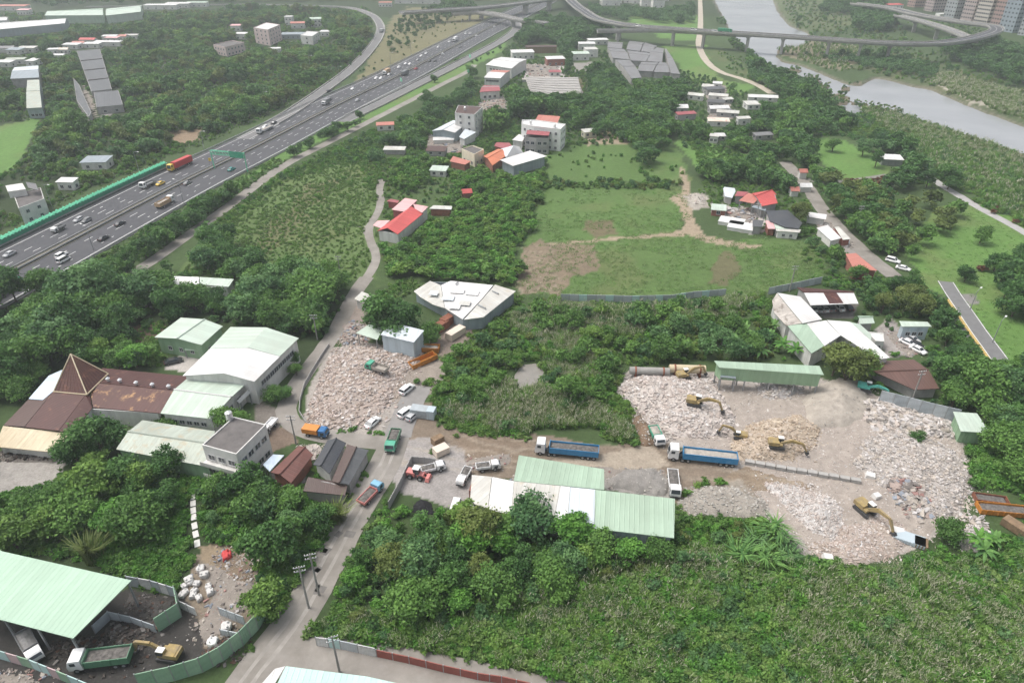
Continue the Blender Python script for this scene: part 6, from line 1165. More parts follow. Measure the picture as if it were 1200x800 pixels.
# green truss gantry
def gantry():
    (x0, y0), a = fw_at(255, LE-4.0); o_, xs = _OF[LE-4.0]; pL = o_[int(np.argmin(np.abs(xs-246)))]; i = 0; fw_at(250, 1.6); o1, x1_ = _OF[1.6]; i = int(np.argmin(np.abs(x1_-250))); pL = o1[i]; pR = offs(MED, RE+1.2)[i]
    root = empty('sign_gantry', pL, 0, 'green lattice sign gantry over the near freeway carriageway', 'gantry'); gm = mt('barrier_light'); H0 = 7.0
    d = pR-pL; d.z = 0; u = d.normalized(); ln = d.length+2
    for t in (0, ln):
        mb = MB(); q = pL+u*t; mb.tube([(q.x,q.y,0),(q.x,q.y,H0+1.6)], .22, 6); mb.build('post', gm, root)
    t_ = Vector((-u.y, u.x, 0)); mb = MB()
    for (h, s) in ((H0,.6),(H0,-.6),(H0+1.6,.6),(H0+1.6,-.6)): a = pL+t_*s; b = a+u*ln; mb.tube([(a.x,a.y,h),(b.x,b.y,h)], .12, 5)
    mb.build('chord', gm, root); mb = MB(); n = 12
    for k in range(n):
        for s in (.6, -.6):
            a = pL+t_*s+u*(ln*k/n); b = pL+t_*s+u*(ln*(k+.5)/n); c = pL+t_*s+u*(ln*(k+1)/n); mb.tube([(a.x,a.y,H0),(b.x,b.y,H0+1.6),(c.x,c.y,H0)], .09, 4)
        a = pL+t_*.6+u*(ln*k/n); b = pL-t_*.6+u*(ln*(k+.5)/n); c = pL+t_*.6+u*(ln*(k+1)/n); mb.tube([(a.x,a.y,H0+1.6),(b.x,b.y,H0+1.6),(c.x,c.y,H0+1.6)], .09, 4)
    mb.build('lattice', gm, root)
    for t, w in ((ln*.72, 4.6),(ln*.90, 3.4)):
        q = pL+u*t+t_*-.75; mb = MB(); mb.box((q.x,q.y,H0+.8), (w,.12,2.8), math.atan2(u.y,u.x)); mb.build('sign_panel', mt('barrier_green'), root)
gantry()
for (x, y, lb) in ((471,103,'green exit sign on a post beside the exit road fork'),(551,74,'green road sign beside the exit road'),(549,92,'tall green sign post by the frontage road end')):
    p = P(x, y); root = empty('road_sign', p, R(-60), lb, 'sign'); mb = MB(); mb.tube([(0,0,0),(0,0,6)], .12, 6); mb.build('post', mt('steel'), root, rel=False); mb = MB(); mb.box((0,-.1,5.2), (3.2,.1,2.2)); mb.build('sign_panel', mt('barrier_light'), root, rel=False); mb = MB(); mb.box((0,-.17,5.6), (2.2,.03,.3)); mb.box((-.3,-.17,4.9), (1.6,.03,.3)); mb.build('lettering', mt('white_paint'), root, rel=False)
(x_, y_), _ = fw_at(246, -2.2); p = P(x_, y_); root = empty('warning_sign', p, 0, 'small yellow warning sign on the freeway median', 'sign'); mb = MB(); mb.tube([(0,0,0),(0,0,3)], .08, 5); mb.build('post', mt('steel'), root, rel=False); mb = MB(); mb.box((0,-.06,3.2), (1.2,.06,1.5)); mb.build('sign_panel', mt('paint_yellow'), root, rel=False)
# fences and walls
panel_run([P(x, y) for x, y in ((-60,752),(0,771),(40,783),(72,796),(110,812))], 2.4, 2.2, ['fence_aqua','fence_aqua','fence_pink','fence_green2'], 'sheet_fence', 'aqua and pink sheet fence along the lower left corner')
panel_run([P(x, y) for x, y in ((165,806),(205,797),(238,787),(262,774),(285,756),(303,737),(312,722))], 3.6, 2.0, ['fence_green','fence_green2'], 'sheet_fence', 'tall green sheet fence curving along the lane'); keep([(160,800),(235,775),(300,720),(312,720),(315,735),(285,765),(240,795),(190,806)])
panel_run([P(x, y) for x, y in ((152,686),(180,691),(209,700))], 2.6, 2.0, ['fence_grey','fence_white'], 'bay_wall', 'grey wall at the back of the soot bay', 'wall'); panel_run([P(x, y) for x, y in ((209,702),(213,722),(186,740))], 3.4, 2.2, ['fence_green'], 'bay_wall', 'green steel side wall of the soot bay', 'wall'); panel_run([P(x, y) for x, y in ((112,742),(130,725),(156,731),(184,741))], 2.0, 2.0, ['fence_grey','fence_grey2'], 'bay_wall', 'pale low wall at the front of the soot bay', 'wall')
panel_run([P(x, y) for x, y in ((212,712),(231,721))], 2.0, 1.8, ['fence_white'], 'yard_gate', 'white steel gate beside the white bags', 'gate'); panel_run([P(x, y) for x, y in ((259,721),(288,732))], 2.2, 2.0, ['fence_grey2'], 'yard_gate', 'grey sheet gate across from the white bags', 'gate'); panel_run([P(x, y) for x, y in ((260,744),(280,748))], 1.6, 1.5, ['fence_grey2'], 'yard_gate', 'short grey rail fence by the rusty scrap', 'gate')
panel_run([P(x, y) for x, y in ((372,756),(400,760),(441,769))], 2.2, 2.4, ['fence_white','fence_aqua','fence_grey2'], 'sheet_fence', 'pale weathered sheet fence under the tall grass'); 
M('brick_fence', (.30,.10,.08), .9, .2, 1, dirt=.3, dirtcol=(.15,.08,.06)); panel_run([P(x, y) for x, y in ((442,769),(480,777),(520,787),(560,796),(588,800),(640,812))], 1.8, 2.4, ['brick_fence'], 'brick_wall', 'low red-brown wall along the side lane', 'wall'); keep([(372,748),(441,758),(590,790),(590,800),(440,772),(372,758)])
panel_run([P(x, y) for x, y in ((657,352),(740,354),(786,353),(812,349),(850,346)) ], 2.2, 2.6, ['fence_grey','fence_grey2','fence_aqua'], 'sheet_fence', 'grey-green sheet fence along the meadow bottom'); keep([(657,346),(740,347),(850,340),(850,347),(740,354),(657,353)])
panel_run([P(x, y) for x, y in ((900,345),(930,339),(962,332))], 2.4, 2.6, ['fence_grey2','fence_grey'], 'sheet_fence', 'pale sheet fence behind the rust and white barn'); keep([(902,340),(962,327),(963,333),(902,346)])
panel_run([P(x, y) for x, y in ((1028,474),(1060,482),(1090,490),(1120,497))], 4.2, 2.4, ['fence_grey2','fence_grey'], 'sheet_fence', 'tall grey sheet fence backing the white waste'); keep([(1028,460),(1118,482),(1118,495),(1028,475)])
mb = MB(); wr = [P(x, y) for x, y in ((462,590),(478,560),(484,541))]; panel_run([P(x, y) for x, y in ((456,596),(470,570),(483,542))], 2.0, 1.5, ['fence_white'] if False else ['grey_wall'], 'block_wall', 'weathered block wall along the lane side of the yard', 'wall'); panel_run([P(x, y) for x, y in ((483,542),(498,543),(511,545))], 1.8, 1.5, ['grey_wall'], 'block_wall', 'short block wall at the back of the walled yard', 'wall'); keep([(452,595),(483,530),(512,533),(512,546),(486,546),(462,598)])
panel_run([P(x, y) for x, y in ((386,405),(376,420),(366,436),(357,452),(352,470),(351,484),(360,498),(378,506))], .9, 2.5, ['grey_wall'], 'kerb_wall', 'low concrete kerb wall round the rubble lot', 'wall', post=False)
panel_run([P(x, y) for x, y in ((606,96),(640,97),(677,96),(683,112))], 1.4, 3, ['grey_wall'], 'yard_parapet', 'grey parapet above the stone bank', 'wall', post=False)
# stone retaining bank
def bank():
    t = [P(615,96), P(640,97), P(677,96.5)]; b = [P(621,107), P(645,110.5), P(682,112.5)]; root = empty('stone_bank', b[0], 0, 'pale grey stone-faced bank below the factory yard', 'bank'); gs = []
    cell = {}
    for i in range(44):
        for j in range(7):
            u = (i+.5)/44*2; k = min(int(u), 1); f = u-k; T = t[k]+(t[k+1]-t[k])*f; B = b[k]+(b[k+1]-b[k])*f; p = B+(T-B)*((j+.5)/7); z = .3+3.2*(j+.5)/7
            w, h = 1.35, 1.5; v = random.randrange(6)
            if v not in cell: mb = MB(); mb.box((0,0,0), (w*random.uniform(.88,.97), h*random.uniform(.85,.96), .5), taper=.9); cell[v] = mb.mesh('stone', MATS['bank_stone'])
            o = addmesh('stone', cell[v], root, p-root.location+Vector((0,0,z+random.uniform(-.05,.05)))); o.rotation_euler = (.35, 0, random.uniform(-.08,.08))
    mb = MB(); 
    for k in range(2): mb.slab([b[k]+Vector((0,0,.1)), b[k+1]+Vector((0,0,.1)), t[k+1]+Vector((0,0,3.4)), t[k]+Vector((0,0,3.4))], .3)
    mb.build('backing', CONC, root); keep([(612,92),(680,92),(684,113),(618,110)])
M('bank_stone', (.40,.38,.36), .95, .2, .3); bank()
# ---------------------------------------------------------------- yard clutter
def container(px, py, deg, dim, col, label, name='container', cat='container', z=0):
    root = empty(name, P(px, py), R(deg), label, cat); l, w, h = dim; cm = mt(col); mb = MB(); mb.box((0,0,h/2+.15), (l,w,h)); mb.build('shell', cm, root, rel=False)
    mb = MB(); n = max(4, int(l/.5))
    for k in range(n):
        for s in (-1, 1): mb.box((-l/2+(k+.5)*l/n, s*(w/2+.03), h/2+.15), (l/n*.5,.06,h*.9))
    mb.build('ribs', cm, root, rel=False)['kind'] = 'stuff'; mb = MB()
    for s in (-1, 1): mb.box((l/2+.03, s*w/4, h/2+.15), (.05,w*.44,h*.9))
    mb.build('door', cm, root, rel=False); sc = FPX/((root.location.y*CT+HCAM*ST)); r = l*.45*sc; keep([(px-r,py-r-h*sc*.6),(px+r,py-r-h*sc*.6),(px+r,py+r*.3),(px-r,py+r*.3)])
def _late():
    container(1064,633,-28,(5.5,2.6,.8),'w_blue','stack of pale green corrugated sheets at the rubble edge','sheet_stack','sheets'); container(1078,638,-28,(2.2,2.4,.8),'wood','small stack of brown boards beside the corrugated sheets','board_stack','boards')
def skip_bin(px, py, deg, dim, col, label, load=None, name='skip_bin', cat='skip', z=0, tilt=0):
    root = empty(name, P(px, py, z), R(deg), label, cat); root.rotation_euler[1] = tilt; l, w, h = dim; t = .1; cm = mt(col); mb = MB(); mb.box((0,0,.2), (l,w,.12))
    for s in (-1, 1): mb.box((0, s*(w/2-t/2), .2+h/2), (l,t,h)); 
    for s in (-1, 1): mb.box((s*(l/2-t/2),0,.2+h/2), (t,w-2*t,h))
    mb.build('shell', cm, root, rel=False); mb = MB()
    for k in range(int(l)+1):
        for s in (-1, 1): mb.box((-l/2+k*l/int(l), s*(w/2+.05), .2+h/2), (.12,.1,h))
    mb.build('ribs', cm, root, rel=False)['kind'] = 'stuff'
    if load: mb = MB(); mb.box((0,0,.2+h*.5), (l-2*t,w-2*t,h*.5), taper=.8); mb.build('load', mt(load), root, rel=False)
    sc = FPX/((root.location.y*CT+HCAM*ST)); r = l*.45*sc; keep([(px-r,py-r),(px+r,py-r),(px+r,py+r*.3),(px-r,py+r*.3)])
M('skip_orange', (.50,.20,.03), .7, .25, 1, dirt=.35, dirtcol=(.2,.09,.03)); M('bagwhite', (.56,.55,.53), .85, .12, 2); M('tarp_red', (.5,.05,.05), .7, .15, 2); M('plastic_blue', (.06,.22,.5), .6, .1, 2)
_late()
skip_bin(496,425,38,(7.6,2.4,1.3),'skip_orange','long orange tipping trailer beside the rubble lot', tilt=-.06); skip_bin(503,411,-5,(5.5,2.3,1.4),'skip_orange','orange skip with pale rubble behind the long trailer','sand_load')
container(516,387,55,(5.5,2.3,2.2),'rust_steel','rust-red container among the trees, lower one'); container(526,379,55,(5.5,2.3,2.4),'rust_steel','rust-red container among the trees, upper one'); container(534,394,52,(6,2.4,2.0),'cream','white-topped container beside the rust-red ones'); container(494,487,-12,(4.8,2.4,2.2),'fence_grey','grey container at the end of the parking strip')
container(506,489,-12,(1.8,2.2,2.4),'w_blue','narrow blue-grey cabin beside the grey container','cabin','cabin'); container(517,531,35,(3.2,2.2,1.6),'cream','tilted cream truck body at the mouth of the walled yard','dumped_tipper','truck body'); container(513,519,40,(2.6,1.6,1.6),'wood','brown upended tipper bed behind the cream truck body','dumped_tipper','truck body')
container(556,576,80,(4,1.2,2.0),'brick_red','rust-red brick stack against the left end of the shed','brick_stack','brick stack'); container(655,578,0,(2.4,1.6,2),'white_paint','white cab stored behind the central shed','stored_cab','cab') if False else None
skip_bin(1175,600,-8,(9.5,2.5,1.1),'skip_orange','long rusty orange open skip at the yard edge under the slope','debris_load'); container(1190,622,-60,(5,2,1.6),'wood','brown broken shed roof at the right edge','broken_shed','shed'); skip_bin(1160,588,-12,(6,2.2,1.0),'rust_steel','dark rusty skip of timber behind the orange skip','debris_load')
# steel drums at the back of the rubble
for (x, y, l, c_, lb, r) in ((760,443,10,'sand_load','long pale steel drum lying at the back of the rubble',1.0),(804,441,9,'cream','second pale steel drum with tan belly beside the yard shed',1.1)):
    root = empty('steel_drum', P(x, y), R(-3), lb, 'drum'); mb = MB(); mb.tube([(-l/2,0,r+1.2),(l/2,0,r+1.2)], r, 16); mb.build('shell', mt('rustcream') if c_ == 'cream' else mt('concrete_pole'), root, rel=False)
    for s in (-.35, .35): mb = MB(); mb.tube([(s*l-.2,0,r+1.2),(s*l+.2,0,r+1.2)], r+.14, 16); mb.build('band', mt('rust_steel'), root, rel=False); mb = MB(); mb.box((s*l,0,.7), (.5,2.4,1.4)); mb.build('cradle', mt('rust_steel'), root, rel=False)
    keep([(x-28,y-16),(x+28,y-14),(x+28,y+6),(x-28,y+6)])
def bag(px, py, s, col, label, group=None, z=0):
    me = bpy.data.meshes.get('bag_'+col)
    if me is None:
        bm = bmesh.new(); bmesh.ops.create_icosphere(bm, subdivisions=3, radius=1)
        for v in bm.verts:
            q = v.co; n_ = .16*math.sin(q.x*5+q.y*3)+.12*math.sin(q.y*7+q.z*4+1); v.co = Vector((max(-.8,min(.8,q.x*1.1)), max(-.75,min(.75,q.y*1.05)), max(-.55,min(.62,q.z))))*(1+n_*.5)
        for k in range(2):
            r_ = bmesh.ops.create_cone(bm, segments=5, radius1=.1, radius2=.2, depth=.45, cap_ends=True); bmesh.ops.translate(bm, verts=r_['verts'], vec=(.45*(1 if k else -1),.3,.75))
        me = bpy.data.meshes.new('bag_'+col); bm.to_mesh(me); bm.free(); me.materials.append(mt(col)); me.polygons.foreach_set('use_smooth', [True]*len(me.polygons))
    root = addmesh('bulk_bag', me); p = P(px, py); root.location = (p.x, p.y, z+s*.5); root.scale = (s, s*random.uniform(.8,1.1), s*.9); root.rotation_euler = (0,0,random.uniform(0,6)); tag(root, label, 'bag', group)
for x, y in ((218,695),(224,684),(231,685),(227,699),(234,702),(245,688),(247,695),(216,688),(222,681),(214,698),(228,694),(236,668),(240,675)): bag(x, y, random.uniform(.6,.9), 'bagwhite', 'white bulk bag in the heap beside the soot bay gate', 'white bulk bags')
bag(267,654,1.2,'tarp_red','bright red bundle on the brown scrap heap'); bag(250,754,.9,'white_paint','white box-like bundle by the rusty scrap'); bag(266,737,1.0,'bagwhite','white bag below the grey sheet gate')
# broken concrete strip (white footpath slabs) in the lower-left green
root = empty('slab_path', P(228,630), 0, 'line of white concrete slabs crossing the weeds', 'path'); sl = None
SP = smooth([P(226,582), P(227,606), P(229.5,626), P(233,648)], 1.85)
mb = MB(); mb.box((0,0,0), (1.0,1.75,.14)); sl = mb.mesh('slab', mt('plaster'))
for i in range(len(SP)-1):
    p = SP[i]; d = SP[i+1]-SP[i]; o = addmesh('slab', sl, root, p-root.location+Vector((0,0,.1))); o.rotation_euler = (random.uniform(-.04,.04), random.uniform(-.04,.04), math.atan2(d.y, d.x)-PI/2+random.uniform(-.05,.05))
keep([(221,580),(231,580),(238,652),(227,652)])
# blocks along the yard road
root = empty('block_barrier', P(900,548), 0, 'row of grey concrete blocks edging the yard road', 'barrier'); mb = MB(); mb.box((0,0,.5), (1.9,1.0,1.0)); bmh = mb.mesh('block', CONC); ba, bb = P(872,543), P(1008,566)
nb = int((bb-ba).length/1.94)
for k in range(nb): p = ba+(bb-ba)*((k+.5)/nb); o = addmesh('block', bmh, root, p-root.location+Vector((0,random.uniform(-.05,.05),0))); o.rotation_euler = (0,0,math.atan2((bb-ba).y,(bb-ba).x)+random.uniform(-.02,.02))
for (x, y, s, lb) in ((1050,625,2.2,'big pale broken concrete slab lying beside the muddy pool'),(1019,559,1.5,'white concrete slab above the yellow long-arm digger'),(1026,583,1.3,'small white slab beside the long-arm digger'),(969,655,1.4,'pale boulder at the lower lip of the rubble')):
    mb = MB(); mb.box((0,0,.5), (s*1.3,s,1.0), taper=.85); root = mb.build('concrete_slab', mt('plaster')); root.location = P(x, y); root.rotation_euler = (.1,.05,random.uniform(-.4,.4)); tag(root, lb, 'slab')
# ================================================================== VEGETATION
LV = {}
for n_, a, b in (('dark',(.020,.042,.020),(.045,.080,.032)),('mid',(.030,.056,.022),(.072,.112,.040)),('light',(.050,.080,.026),(.115,.155,.052)),('olive',(.052,.062,.026),(.105,.110,.048)),('blue',(.026,.052,.032),(.070,.105,.062)),('fresh',(.038,.085,.024),(.090,.160,.045)),('grass',(.036,.064,.022),(.080,.112,.042)),('reed',(.034,.052,.020),(.072,.092,.040)),('plume',(.30,.27,.19),(.50,.46,.36)),('palm',(.030,.062,.028),(.080,.125,.055)),('pale',(.050,.072,.034),(.105,.125,.064)),('autumn',(.10,.05,.03),(.24,.11,.06))):
    g_ = (1.0,1.0,1.0) if n_ in ('plume','autumn') else (1.95,2.4,1.45) if n_ in ('light','olive','fresh') else (2.45,3.0,1.75)
    LV[n_] = LEAF('leaf_'+n_, [x*y for x, y in zip(a, g_)], [x*y for x, y in zip(b, g_)])
BARK = M('bark', (.11,.085,.065), .95, .3, 2, .3)
def leaf_mesh(name, cen, nrm, size, tint, dry, mat, aspect=.62, fold=.18):
    """leaf blades: pointed quads, one per row"""
    k = len(cen); up = RNG.normal(0, 1, (k, 3)); a = np.cross(nrm, up); a /= np.linalg.norm(a, axis=1)[:, None]+1e-9; b = np.cross(nrm, a)
    s = size[:, None]; v = np.stack([cen-a*s, cen-b*s*aspect+nrm*s*fold, cen+a*s, cen+b*s*aspect+nrm*s*fold], 1).reshape(-1, 3)
    f = np.arange(4*k).reshape(k, 4)
    me = bpy.data.meshes.new(name); me.vertices.add(4*k); me.vertices.foreach_set('co', v.astype(np.float32).ravel()); me.loops.add(4*k); me.loops.foreach_set('vertex_index', f.ravel().astype(np.int32)); me.polygons.add(k); me.polygons.foreach_set('loop_start', (np.arange(k)*4).astype(np.int32))
    try: me.polygons.foreach_set('loop_total', np.full(k, 4, np.int32))
    except Exception: pass
    me.update(calc_edges=True); me.materials.append(mat); col = np.zeros((4*k, 3)); col[:, 0] = np.repeat(tint, 4); col[:, 1] = np.repeat(dry, 4); setcol(me, col); return me
def unit(k):
    d = RNG.normal(0, 1, (k, 3)); return d/np.linalg.norm(d, axis=1)[:, None]
def crown(name, mat, R_=3.6, H_=6.0, base=1.0, lobes=9, clumps=110, leaves=26, ls=.34, flat=.8, cone=0, hang=0):
    """uneven crown: lobes, each covered with clumps of leaves; gaps stay between lobes"""
    lc = []; 
    for i in range(lobes):
        t = RNG.random(); ang = i*2.399+RNG.normal(0,.4); rr = R_*.62*math.sqrt(RNG.random()); z = base+(H_-base)*(.16+.66*RNG.random()); z = min(z, base+(H_-base)*(.95-.45*(rr/R_)**2))
        if cone: rr *= (1-(z-base)/(H_-base)*.9); 
        lc.append((math.cos(ang)*rr, math.sin(ang)*rr, z, R_*RNG.uniform(.34,.56)*(1 if not cone else .75)))
    lc.append((0,0,base+(H_-base)*.58,R_*.55)); lc = np.array(lc)
    w = lc[:,3]**2; li = RNG.choice(len(lc), clumps, p=w/w.sum()); d = unit(clumps); d[:,2] = np.where(d[:,2] < -.35, -d[:,2]*.6, d[:,2]); d /= np.linalg.norm(d, axis=1)[:, None]
    cp = lc[li,:3]+d*(lc[li,3]*RNG.uniform(.75,1.08,clumps))[:, None]*np.array((1,1,flat)); ct = np.clip(RNG.normal(.45,.2,clumps)+.25*RNG.normal(0,.6,len(lc))[li], 0, 1)
    k = clumps*leaves; ci = np.repeat(np.arange(clumps), leaves); off = RNG.normal(0, 1, (k,3))*np.array((.42,.42,.26))*R_*.30
    if hang: off[:,2] -= np.abs(off[:,2])*hang
    cen = cp[ci]+off; nr = d[ci]*.55+unit(k)*.75+np.array((0,0,.35)); nr /= np.linalg.norm(nr, axis=1)[:, None]
    return leaf_mesh(name, cen, nr, ls*RNG.uniform(.6,1.25,k), np.clip(ct[ci]+RNG.normal(0,.12,k),0,1), np.zeros(k), mat), lc
def trunk_mesh(name, lc, base, r=.22):
    mb = MB(); mb.tube([(0,0,-.2),(.05,.03,base*.6),(0,0,base+.6)], r, 7, r2=r*.7)
    for x, y, z, q in lc[:6]: mb.tube([(0,0,base*.8),(x*.45,y*.45,base+(z-base)*.55),(x,y,z)], r*.5, 5, r2=r*.15)
    return mb.mesh(name, BARK)
def blades(name, mat, n, h, spread, w, lean, dry=0, plume=0, pm=None):
    """tuft of arching blades; plume adds feathery heads"""
    mb_v = []; f = []; tint = []; dr = []
    for i in range(n):
        a = RNG.uniform(0, 2*PI); r0 = spread*math.sqrt(RNG.random()); hh = h*RNG.uniform(.6,1.15); l = lean*hh*RNG.uniform(.3,1.2); x, y = r0*math.cos(a*1.7), r0*math.sin(a*1.7); dx, dy = math.cos(a), math.sin(a); tx, ty = -dy*w, dx*w; b = len(mb_v)
        mb_v += [(x-tx*.6,y-ty*.6,0),(x+tx*.6,y+ty*.6,0),(x+dx*l*.35+tx,y+dy*l*.35+ty,hh*.62),(x+dx*l*.35-tx,y+dy*l*.35-ty,hh*.62),(x+dx*l,y+dy*l,hh*(.95 if lean < .8 else .7))]
        f += [(b,b+1,b+2,b+3),(b+3,b+2,b+4)]; t = RNG.random(); q = dry*RNG.random()**2; tint += [t*.5,t*.5,t,t,min(1,t*1.1)]; dr += [q*.6,q*.6,q,q,q]
        if plume and RNG.random() < plume:
            b = len(mb_v); px, py, pz = x+dx*l*.7, y+dy*l*.7, hh*1.02; s = RNG.uniform(.035,.065); mb_v += [(px-s,py,pz),(px+s,py,pz),(px+dx*.22+s,py+dy*.22,pz+.42),(px+dx*.26-s,py+dy*.26,pz+.40),(px,py-s,pz),(px,py+s,pz),(px+dx*.22,py+dy*.22+s,pz+.44),(px+dx*.26,py+dy*.26-s,pz+.40)]; f += [(b,b+1,b+2,b+3),(b+4,b+5,b+6,b+7)]; tint += [.6]*8; dr += [RNG.uniform(.55,1.0)]*8
    me = bpy.data.meshes.new(name); me.from_pydata(mb_v, [], f); me.materials.append(mat); c = np.zeros((len(mb_v),3)); c[:,0] = tint; c[:,1] = dr; setcol(me, c); return me
def fronds(name, mat, n, ln, w, droop, stem, seg=4):
    v = []; f = []; tint = []
    for i in range(n):
        a = i*2.399+RNG.normal(0,.3); e = RNG.uniform(.35,1.25); L_ = ln*RNG.uniform(.75,1.1); x = y = 0.; z = stem*RNG.uniform(.8,1.05); b = len(v); t = RNG.random(); dx, dy = math.cos(a), math.sin(a)
        for k in range(seg+1):
            q = k/seg; ww = w*math.sin(PI*min(.98,max(.08,q*.85+.1)))*(1 if k < seg else .15); v += [(x-dy*ww,y+dx*ww,z-.1*ww),(x,y,z+.12*ww),(x+dy*ww,y-dx*ww,z-.1*ww)]; tint += [t*.8,t,t*.8]; e2 = e-droop*q; x += dx*math.cos(e2)*L_/seg; y += dy*math.cos(e2)*L_/seg; z += math.sin(e2)*L_/seg
        for k in range(seg): o = b+3*k; f += [(o,o+1,o+4,o+3),(o+1,o+2,o+5,o+4)]
    me = bpy.data.meshes.new(name); me.from_pydata(v, [], f); me.materials.append(mat); c = np.zeros((len(v),3)); c[:,0] = tint; setcol(me, c); return me
# ---- prototypes (meshes shared by every copy)
TREES = []   # (crown mesh, trunk mesh)
for i, (m_, kw) in enumerate((('dark',dict(R_=3.6,H_=6.2)),('mid',dict(R_=3.3,H_=6.4,lobes=8)),('mid',dict(R_=3.9,H_=5.8,lobes=11)),('light',dict(R_=2.9,H_=6.0,lobes=7)),('olive',dict(R_=3.3,H_=6.6)),('blue',dict(R_=3.5,H_=6.0,lobes=10)),('dark',dict(R_=3.1,H_=7.2,lobes=8,base=2.2)),('fresh',dict(R_=3.0,H_=5.6,lobes=8)),('mid',dict(R_=2.6,H_=7.6,lobes=9,cone=1,base=1.2)),('blue',dict(R_=3.2,H_=7.0,lobes=7)))):
    me, lc = crown('crown', LV[m_], clumps=120, leaves=30, ls=.27, **kw); TREES.append((me, trunk_mesh('trunk', lc, kw.get('base',1.0))))
LOW = []
for i, (m_, kw) in enumerate((('dark',dict(R_=3.6,H_=6.2)),('mid',dict(R_=3.3,H_=6.4)),('mid',dict(R_=3.8,H_=5.6)),('light',dict(R_=2.9,H_=5.6)),('olive',dict(R_=3.3,H_=6.4)),('blue',dict(R_=3.5,H_=6.0)),('dark',dict(R_=3.1,H_=7.0)),('blue',dict(R_=3.0,H_=6.6)))): LOW.append(crown('crown_far', LV[m_], clumps=70, leaves=12, ls=.50, base=.8, **kw)[0])
BUSH = [crown('bush', LV[m_], R_=r, H_=h, base=-.2, lobes=6, clumps=46, leaves=16, ls=l)[0] for m_, r, h, l in (('mid',1.25,1.9,.19),('dark',1.2,1.8,.20),('light',1.1,1.6,.18),('fresh',1.3,1.5,.18),('olive',1.1,1.7,.17),('blue',1.2,2.1,.20))]
WEED = [crown('weed', LV[m_], R_=.95, H_=.8, base=-.3, lobes=5, clumps=22, leaves=14, ls=.15)[0] for m_ in ('fresh','mid','light','grass','blue','pale')]
ORCH = [crown('orchard_crown', LV[m_], R_=1.45, H_=2.7, base=.4, lobes=6, clumps=60, leaves=14, ls=.22)[0] for m_ in ('mid','fresh','light','mid')]
GRASS = [blades('grass_tuft', LV['grass'], 46, 1.1, .75, .045, .5, .10, .0), blades('grass_tuft', LV['grass'], 46, 1.4, .7, .045, .6, .05, .03), blades('reed_tuft', LV['reed'], 44, 1.7, .7, .04, .45, .10, .16), blades('grass_tuft', LV['fresh'], 46, 1.2, .8, .05, .7, .1, .0), blades('reed_tuft', LV['grass'], 40, 1.9, .6, .05, .5, .05, .08), blades('grass_tuft', LV['mid'], 46, 1.3, .8, .05, .6, .1, .0)]
PLUME = [blades('plume_tuft', LV['pale'], 30, 1.5, .7, .035, .5, .1, 0), blades('plume_tuft', LV['grass'], 30, 1.6, .7, .035, .5, .15, 0)]
def plume_heads(me, n, h, spread):
    v = []; f = []; 
    for i in range(n):
        a = RNG.uniform(0, 6.28); r = spread*math.sqrt(RNG.random()); x, y, z = r*math.cos(a), r*math.sin(a), h*RNG.uniform(.75,1.1); l = RNG.uniform(.25,.45); dx, dy = RNG.normal(0,.5,2)*l; w = RNG.uniform(.03,.06); b = len(v)
        v += [(x-w,y,z),(x+w,y,z),(x+dx,y+dy,z+l)]; f += [(b,b+1,b+2)]; b = len(v); v += [(x,y-w,z),(x,y+w,z),(x+dx,y+dy,z+l)]; f += [(b,b+1,b+2)]
    bm = bmesh.new(); bm.from_mesh(me); m2 = bpy.data.meshes.new('t'); m2.from_pydata(v, [], f); c = np.zeros((len(v),3)); c[:,0] = .6; c[:,1] = RNG.uniform(.6,1.0); setcol(m2, c); bm.from_mesh(m2); bm.to_mesh(me); bm.free(); return me
PLUME = [plume_heads(m, 26, 1.5, .8) for m in PLUME]
SHORT = [blades('short_grass', LV['grass'], 30, .35, .9, .035, .9, .3), blades('short_grass', LV['fresh'], 30, .3, .9, .035, .9, .1), blades('short_grass', LV['reed'], 26, .4, .9, .03, .8, .3)]
PALM = [fronds('fronds', LV['palm'], 15, 3.0, .32, 1.5, 1.6), fronds('fronds', LV['palm'], 12, 2.6, .38, 1.3, 1.3), fronds('fronds', LV['fresh'], 13, 2.8, .36, 1.6, 1.9)]
SPIKY = [blades('spiky_clump', LV['palm'], 110, 2.6, .9, .10, .95, 0), blades('spiky_clump', LV['blue'], 100, 2.4, .9, .09, .9, 0)]
BAMB = [blades('bamboo_clump', LV['olive'], 170, 5.6, 1.3, .09, .55, .1), blades('bamboo_clump', LV['light'], 160, 5.0, 1.3, .09, .6, .0)]
AUT = [crown('autumn_crown', LV['autumn'], R_=1.4, H_=2.6, base=.3, lobes=6, clumps=50, leaves=14, ls=.22)[0]]
